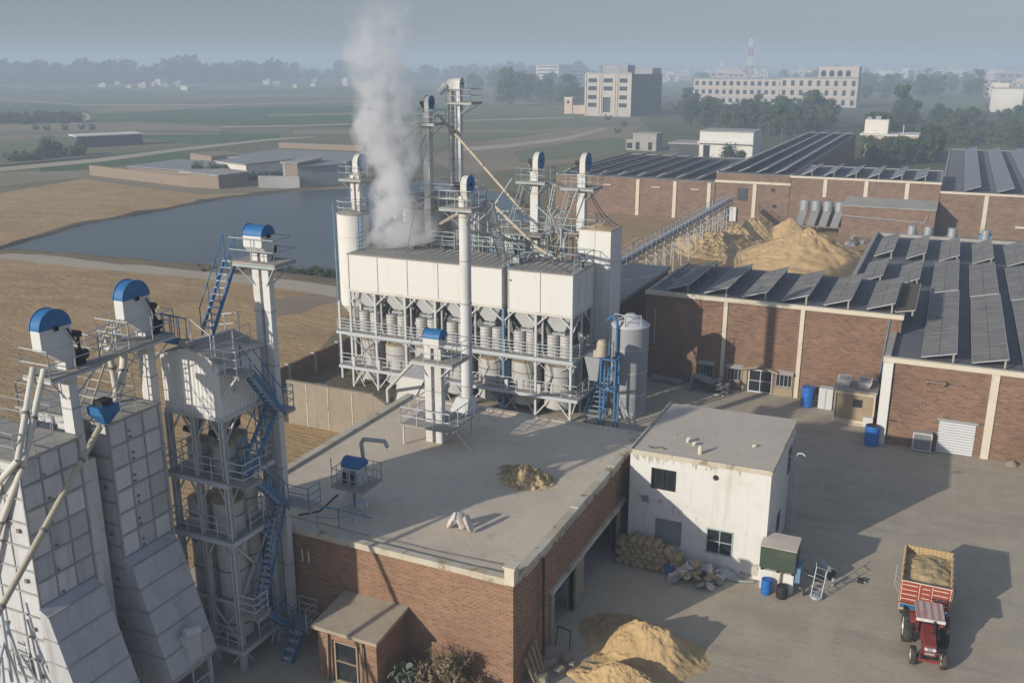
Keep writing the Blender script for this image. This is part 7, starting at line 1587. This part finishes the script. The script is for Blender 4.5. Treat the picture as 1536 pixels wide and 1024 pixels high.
b = B(); b.tube((w.x, 930, 48), (w.x, 930, 53), .3, 6); b.out('antenna', 'mast_red', t)
# distant houses
rr = random.Random(99); grp = 'pale houses of the distant town'; lab = 'pale flat roofed house in the hazy distant town'
hp = []
for k, (mat, roof) in enumerate((('far_pale', 'far_grey'), ('far_warm', 'far_pale'), ('far_grey', 'far_pale'), ('far_pale', 'far_warm'))):
    t = thing('town_house', (0, 0, 0), lab, 'house', grp); b = B(); b.box(-6, 6, 0, 10, 0, 7); b.out('wall', mat, t)
    b = B(); b.box(-6.3, 6.3, -.3, 10.3, 7, 7.5); b.out('roof', roof, t); b = B(); b.box(-2, 3, 3, 8, 7.5, 10); b.out('roof_room', mat, t)
    b = B(); [b.box(-5+3.6*i, -3+3.6*i, -.12, -.01, z, z+1.6) for i in range(3) for z in (1.2, 4.6)]; b.out('window', 'glass', t); hp.append(t)
fr_ = set()
def house(px, py, s):
    p = rr.choice(hp); w = at(px, py)
    o = p if p.name not in fr_ else dup(p)
    fr_.add(p.name); o.location = (w.x, w.y, 0); o.rotation_euler.z = rr.choice((0, .15, -.1, .3)); o.scale = (s*rr.uniform(.8, 1.6), s*rr.uniform(.8, 1.4), s*rr.uniform(.7, 1.2))
for k in range(120):
    px = rr.uniform(985, 1560); py = 104+abs(rr.gauss(0, 1))*11
    if py > 138 or (1040 < px < 1290 and py > 126) or (1300 < px < 1470 and py > 132): continue
    house(px, py, rr.uniform(1.1, 1.8)*(1.6 if py < 112 else 1))
for k in range(105):
    px = rr.uniform(990, 1560); py = rr.uniform(110, 126)
    if 1040 < px < 1290 and py > 121: continue
    house(px, py, rr.uniform(1.0, 1.7))
for k in range(14): house(rr.uniform(1470, 1560), rr.uniform(120, 150), rr.uniform(.9, 1.2))
for k in range(34): house(rr.uniform(690, 990), 105+abs(rr.gauss(0, 1))*11, rr.uniform(.9, 1.6))
for k in range(22): house(rr.uniform(150, 520), rr.uniform(120, 134), rr.uniform(.35, .7))
# ---- low farm buildings beyond the pond
def farm(name, label, pts, h, mat, cat='shed', roof=None, roofz=.25, d=None):
    """box between two ground points (front edge) with depth d along +Y"""
    a, c = at(*pts[0]), at(*pts[1]); v = (c-a); n = Vector((-v.y, v.x, 0)).normalized()*d
    t = thing(name, tuple((a+c)/2), label, cat); up = Vector((0, 0, h))
    b = B(); b.hexa([a, c, c+n, a+n], [a+up, c+up, c+n+up, a+n+up]); b.out('wall', mat, t)
    if roof:
        e = v.normalized()*.4; f = n.normalized()*.4; q = Vector((0, 0, roofz))
        b = B(); b.hexa([a-e-f+up, c+e-f+up, c+e+n+f+up*1.0, a-e+n+f+up], [a-e-f+up+q, c+e-f+up+q, c+e+n+f+up+q*2, a-e+n+f+up+q*2]); b.out('roof', roof, t)
    return t
farm('mud_wall', 'long tan mud wall at the edge of the dry field beyond the pond', ((135, 263), (283, 281)), 2.4, 'mud', 'wall', None, d=.6)
farm('mud_wall', 'short tan wall end closing the long mud wall beyond the pond', ((283, 281), (329, 284)), 3.0, 'mud', 'wall', None, d=.7)
farm('low_house', 'low brown walled house right of the tan mud wall', ((329, 284), (374, 278)), 2.8, 'mud', 'house', 'conc_grey', d=12)
farm('block_wall', 'grey block wall beyond the pond, near the square brick room', ((388, 282), (450, 283)), 2.6, 'far_grey', 'wall', None, d=.6)
farm('block_house', 'grey square block house at the far pond corner', ((429, 281), (448, 282)), 5.2, 'mud', 'house', 'conc_grey', d=9)
farm('long_shed', 'long grey windowless shed beyond the far pond corner', ((449, 282), (520, 277)), 4.4, 'far_grey', 'shed', 'sheet_grey', d=10)
farm('sheet_shed', 'wide shed with a pale grey sheet roof beyond the pond', ((345, 252), (520, 260)), 2.6, 'far_pale', 'shed', 'sheet_grey', d=20)
farm('gable_shed', 'smaller pale sheet roofed shed in front of the wide shed', ((325, 258), (370, 264)), 2.6, 'far_pale', 'shed', 'sheet_grey', d=14)
farm('blue_roof_shed', 'low shed with a pale blue grey roof behind the mud wall', ((195, 262), (285, 268)), 1.8, 'mud', 'shed', 'sheet_grey', d=16)
farm('brick_ruin', 'low roofless brick enclosure behind the pond sheds', ((286, 242), (318, 247)), 2.2, 'mud', 'wall', None, d=10)
farm('field_shed', 'very long low field shed with a pale roof edge', ((118, 222), (215, 217)), 3.4, 'far_dark', 'shed', 'far_pale', d=8)
farm('field_bund', 'pale low wall along the left field track', ((-20, 252), (152, 236)), .5, 'mud', 'wall', None, d=1.5)
farm('pale_wall', 'long pale boundary wall across the fields behind the steam', ((418, 222), (545, 227)), 1.7, 'mud', 'wall', None, d=.8)
farm('white_farm', 'cluster of white farm walls far out on the left plain', ((281, 136), (306, 135)), 4, 'far_pale', 'house', 'far_pale', d=8)
farm('white_barn', 'hazy white barn under the left treeline', ((233, 128), (241, 128)), 7, 'far_pale', 'house', None, d=20)
farm('white_store', 'hazy white store right of the barn under the left treeline', ((256, 126), (263, 126)), 7, 'far_warm', 'house', None, d=20)
# ---- far woods: masses
def wood(name, label, x0, x1, pyb, hh, n, seed, mat='leaf'):
    b = B(); r2 = random.Random(seed)
    for i in range(n):
        px = r2.uniform(x0, x1); py = pyb(px)+r2.uniform(-3, 0); w = at(px, py); h = hh*r2.uniform(.55, 1.15)*(.75+.4*fbm(px*.02, seed, 1)); R_ = h*.33
        for k in range(46):
            a = r2.uniform(0, 6.3); q = r2.uniform(.2, 1); z = r2.uniform(.08, 1); s = R_*math.sqrt(max(.05, 1-(2*z-1.05)**2))*q
            p = Vector((w.x+s*math.cos(a), w.y+s*math.sin(a), h*z)); L = h*.11*r2.uniform(.6, 1.4); nr = Vector((r2.uniform(-1, 1), r2.uniform(-1, 1), r2.uniform(-.4, 1))).normalized(); t1 = nr.orthogonal().normalized(); t2 = nr.cross(t1)
            b.add([p-t1*L, p+t2*L*.7, p+t1*L, p-t2*L*.7], [(0, 1, 2, 3)])
    o = b.out(name, mat, origin=(0, 0, 0)); o['kind'] = 'stuff'; o['label'] = label; o['category'] = 'wood'
wood('horizon_wood', 'hazy dark wood along the left horizon', -60, 420, lambda x: 128-.005*x, 35, 420, 3)
wood('steam_wood', 'hazy wood behind the steam on the horizon', 380, 880, lambda x: 124-.003*x, 28, 330, 4, 'leaf2')
wood('town_wood', 'faint wood on the horizon behind the town', 860, 1600, lambda x: 103, 40, 160, 5)
wood('plain_hedge', 'thin hazy hedge lines on the left plain', -40, 620, lambda x: 134+3*math.sin(x*.05), 4, 150, 6, 'leaf2')
# ================================================================ steam
def smoke_mat():
    m = bpy.data.materials.new('steam'); m.use_nodes = True; nt = m.node_tree; nt.nodes.clear()
    o = nt.nodes.new('ShaderNodeOutputMaterial'); v = nt.nodes.new('ShaderNodeVolumePrincipled'); nt.links.new(v.outputs[0], o.inputs['Volume'])
    v.inputs['Color'].default_value = (.96, .96, .97, 1); v.inputs['Anisotropy'].default_value = .2
    tc = nt.nodes.new('ShaderNodeTexCoord'); sp = nt.nodes.new('ShaderNodeSeparateXYZ')
    def math_(op, a, b=None, c=None):
        n = nt.nodes.new('ShaderNodeMath'); n.operation = op
        for i, x in enumerate((a, b, c)):
            if x is None: continue
            if isinstance(x, (int, float)): n.inputs[i].default_value = x
            else: nt.links.new(x, n.inputs[i])
        return n.outputs[0]
    n0 = nt.nodes.new('ShaderNodeTexNoise'); n0.inputs['Scale'].default_value = .22; n0.inputs['Detail'].default_value = 3; nt.links.new(tc.outputs['Object'], n0.inputs['Vector'])
    sub = nt.nodes.new('ShaderNodeVectorMath'); sub.operation = 'SUBTRACT'; nt.links.new(n0.outputs['Color'], sub.inputs[0]); sub.inputs[1].default_value = (.5, .5, .5)
    scl = nt.nodes.new('ShaderNodeVectorMath'); scl.operation = 'SCALE'; scl.inputs['Scale'].default_value = 5.5; nt.links.new(sub.outputs[0], scl.inputs[0])
    add = nt.nodes.new('ShaderNodeVectorMath'); add.operation = 'ADD'; nt.links.new(tc.outputs['Object'], add.inputs[0]); nt.links.new(scl.outputs[0], add.inputs[1])
    nt.links.new(add.outputs[0], sp.inputs[0])
    x, y, z = sp.outputs
    r = math_('SQRT', math_('ADD', math_('MULTIPLY', x, x), math_('MULTIPLY', y, y)))
    rad = math_('ADD', math_('ADD', 1.9, math_('MULTIPLY', z, .045)), math_('MULTIPLY', math_('MAXIMUM', math_('SUBTRACT', 4.0, z), 0.0), .3))
    fall = math_('SUBTRACT', 1.0, math_('DIVIDE', r, rad)); fall = math_('MAXIMUM', fall, 0.0)
    n1 = nt.nodes.new('ShaderNodeTexNoise'); n1.inputs['Scale'].default_value = .62; n1.inputs['Detail'].default_value = 6; n1.inputs['Roughness'].default_value = .62; nt.links.new(tc.outputs['Object'], n1.inputs['Vector'])
    d = math_('MAXIMUM', math_('MULTIPLY', math_('SUBTRACT', n1.outputs['Fac'], .40), 5.5), 0.0)
    d = math_('MULTIPLY', d, math_('POWER', fall, .6))
    sz = nt.nodes.new('ShaderNodeSeparateXYZ'); nt.links.new(tc.outputs['Object'], sz.inputs[0])
    hz = math_('MAXIMUM', math_('SUBTRACT', 1.0, math_('DIVIDE', sz.outputs[2], 19.0)), 0.0)
    d = math_('MULTIPLY', d, math_('ADD', math_('MULTIPLY', math_('POWER', hz, 1.0), 3.6), .12)); lo = math_('MINIMUM', math_('MULTIPLY', sz.outputs[2], 1.2), 1.0)
    d = math_('MULTIPLY', d, math_('MAXIMUM', lo, 0.0))
    nt.links.new(d, v.inputs['Density'])
    return m
MT['steam'] = smoke_mat()
b = B(); b.lathe(-40.4, 65.6, [(.6, 11.55), (3.8, 12.0), (3.9, 16), (4.0, 22), (4.3, 28), (4.3, 31), (1.0, 32)], 20)
o = b.out('steam_plume', 'steam', origin=(-40.4, 65.6, 11.55)); o.rotation_euler = (0, R(-5), 0); tag(o, 'white steam plume rising from the long bin roof', 'steam', kind='stuff')
# ================================================================ haze
hm = bpy.data.materials.new('haze'); hm.use_nodes = True; nt = hm.node_tree; nt.nodes.clear()
o_ = nt.nodes.new('ShaderNodeOutputMaterial'); v_ = nt.nodes.new('ShaderNodeVolumePrincipled'); nt.links.new(v_.outputs[0], o_.inputs['Volume'])
v_.inputs['Color'].default_value = HAZE_C; v_.inputs['Density'].default_value = HAZE_D; v_.inputs['Anisotropy'].default_value = 0.0
MT['haze'] = hm
b = B(); b.box(-6400, 4400, -350, 7900, -1, 56); o = b.out('haze', 'haze', origin=(0, 0, 0)); o['kind'] = 'stuff'; o['label'] = 'thin blue grey morning haze over the whole plain'; o['category'] = 'haze'
# ================================================================ light, sky, camera
EL, AZ = R(18.5), R(62.4)
d = Vector((math.cos(AZ)*math.cos(EL), math.sin(AZ)*math.cos(EL), -math.sin(EL)))
sl_ = bpy.data.lights.new('sun', 'SUN'); sl_.energy = SUN_E; sl_.angle = R(.6); sl_.color = (1.0, .925, .80)
so = bpy.data.objects.new('sun', sl_); COL.objects.link(so); so.rotation_euler = d.to_track_quat('-Z', 'Y').to_euler(); so.location = (-40, -60, 60)
W = bpy.data.worlds.new('World'); SC.world = W; W.use_nodes = True; nt = W.node_tree; bg = nt.nodes['Background']
sk_ = nt.nodes.new('ShaderNodeTexSky'); sk_.sky_type = 'NISHITA'; sk_.sun_disc = False; sk_.sun_elevation = EL; sk_.sun_rotation = math.atan2(-d.x, -d.y); sk_.air_density = 1.0; sk_.dust_density = 0.8; sk_.ozone_density = 3.5
hs = nt.nodes.new('ShaderNodeHueSaturation'); hs.inputs['Saturation'].default_value = SKY_SAT; nt.links.new(sk_.outputs[0], hs.inputs['Color']); tn = nt.nodes.new('ShaderNodeMix'); tn.data_type = 'RGBA'; tn.blend_type = 'MULTIPLY'; tn.inputs[0].default_value = 1; tn.inputs[7].default_value = SKY_T; nt.links.new(hs.outputs[0], tn.inputs[6]); tcw = nt.nodes.new('ShaderNodeTexCoord'); spw = nt.nodes.new('ShaderNodeSeparateXYZ'); nt.links.new(tcw.outputs['Generated'], spw.inputs[0]); mr = nt.nodes.new('ShaderNodeMapRange'); mr.interpolation_type = 'SMOOTHSTEP'; mr.data_type = 'FLOAT_VECTOR'; mr.inputs[7].default_value = (.02,)*3; mr.inputs[8].default_value = (.45,)*3; mr.inputs[9].default_value = SKY_LO; mr.inputs[10].default_value = SKY_HI; nt.links.new(spw.outputs[2], mr.inputs[6]); ms = nt.nodes.new('ShaderNodeVectorMath'); ms.operation = 'MULTIPLY'; nt.links.new(tn.outputs[2], ms.inputs[0]); nt.links.new(mr.outputs['Vector'], ms.inputs[1]); nt.links.new(ms.outputs[0], bg.inputs['Color']); bg.inputs['Strength'].default_value = SKY_S
cam = bpy.data.cameras.new('camera'); co = bpy.data.objects.new('camera', cam); COL.objects.link(co); SC.camera = co
cam.sensor_width = 36; cam.lens = F/1536*36; cam.clip_end = 20000; cam.clip_start = .1
co.location = (0, 0, CH); co.rotation_euler = (R(90)-TILT, 0, YAW)
SC.view_settings.view_transform = 'Standard'; SC.view_settings.look = 'None'; SC.view_settings.exposure = EXPO; SC.view_settings.gamma = 1
cy_ = SC.cycles; cy_.use_denoising = True; cy_.max_bounces = 6; cy_.diffuse_bounces = 3; cy_.glossy_bounces = 2; cy_.volume_bounces = 3; cy_.transparent_max_bounces = 6; cy_.volume_step_rate = 2.0; cy_.caustics_reflective = False; cy_.caustics_refractive = False
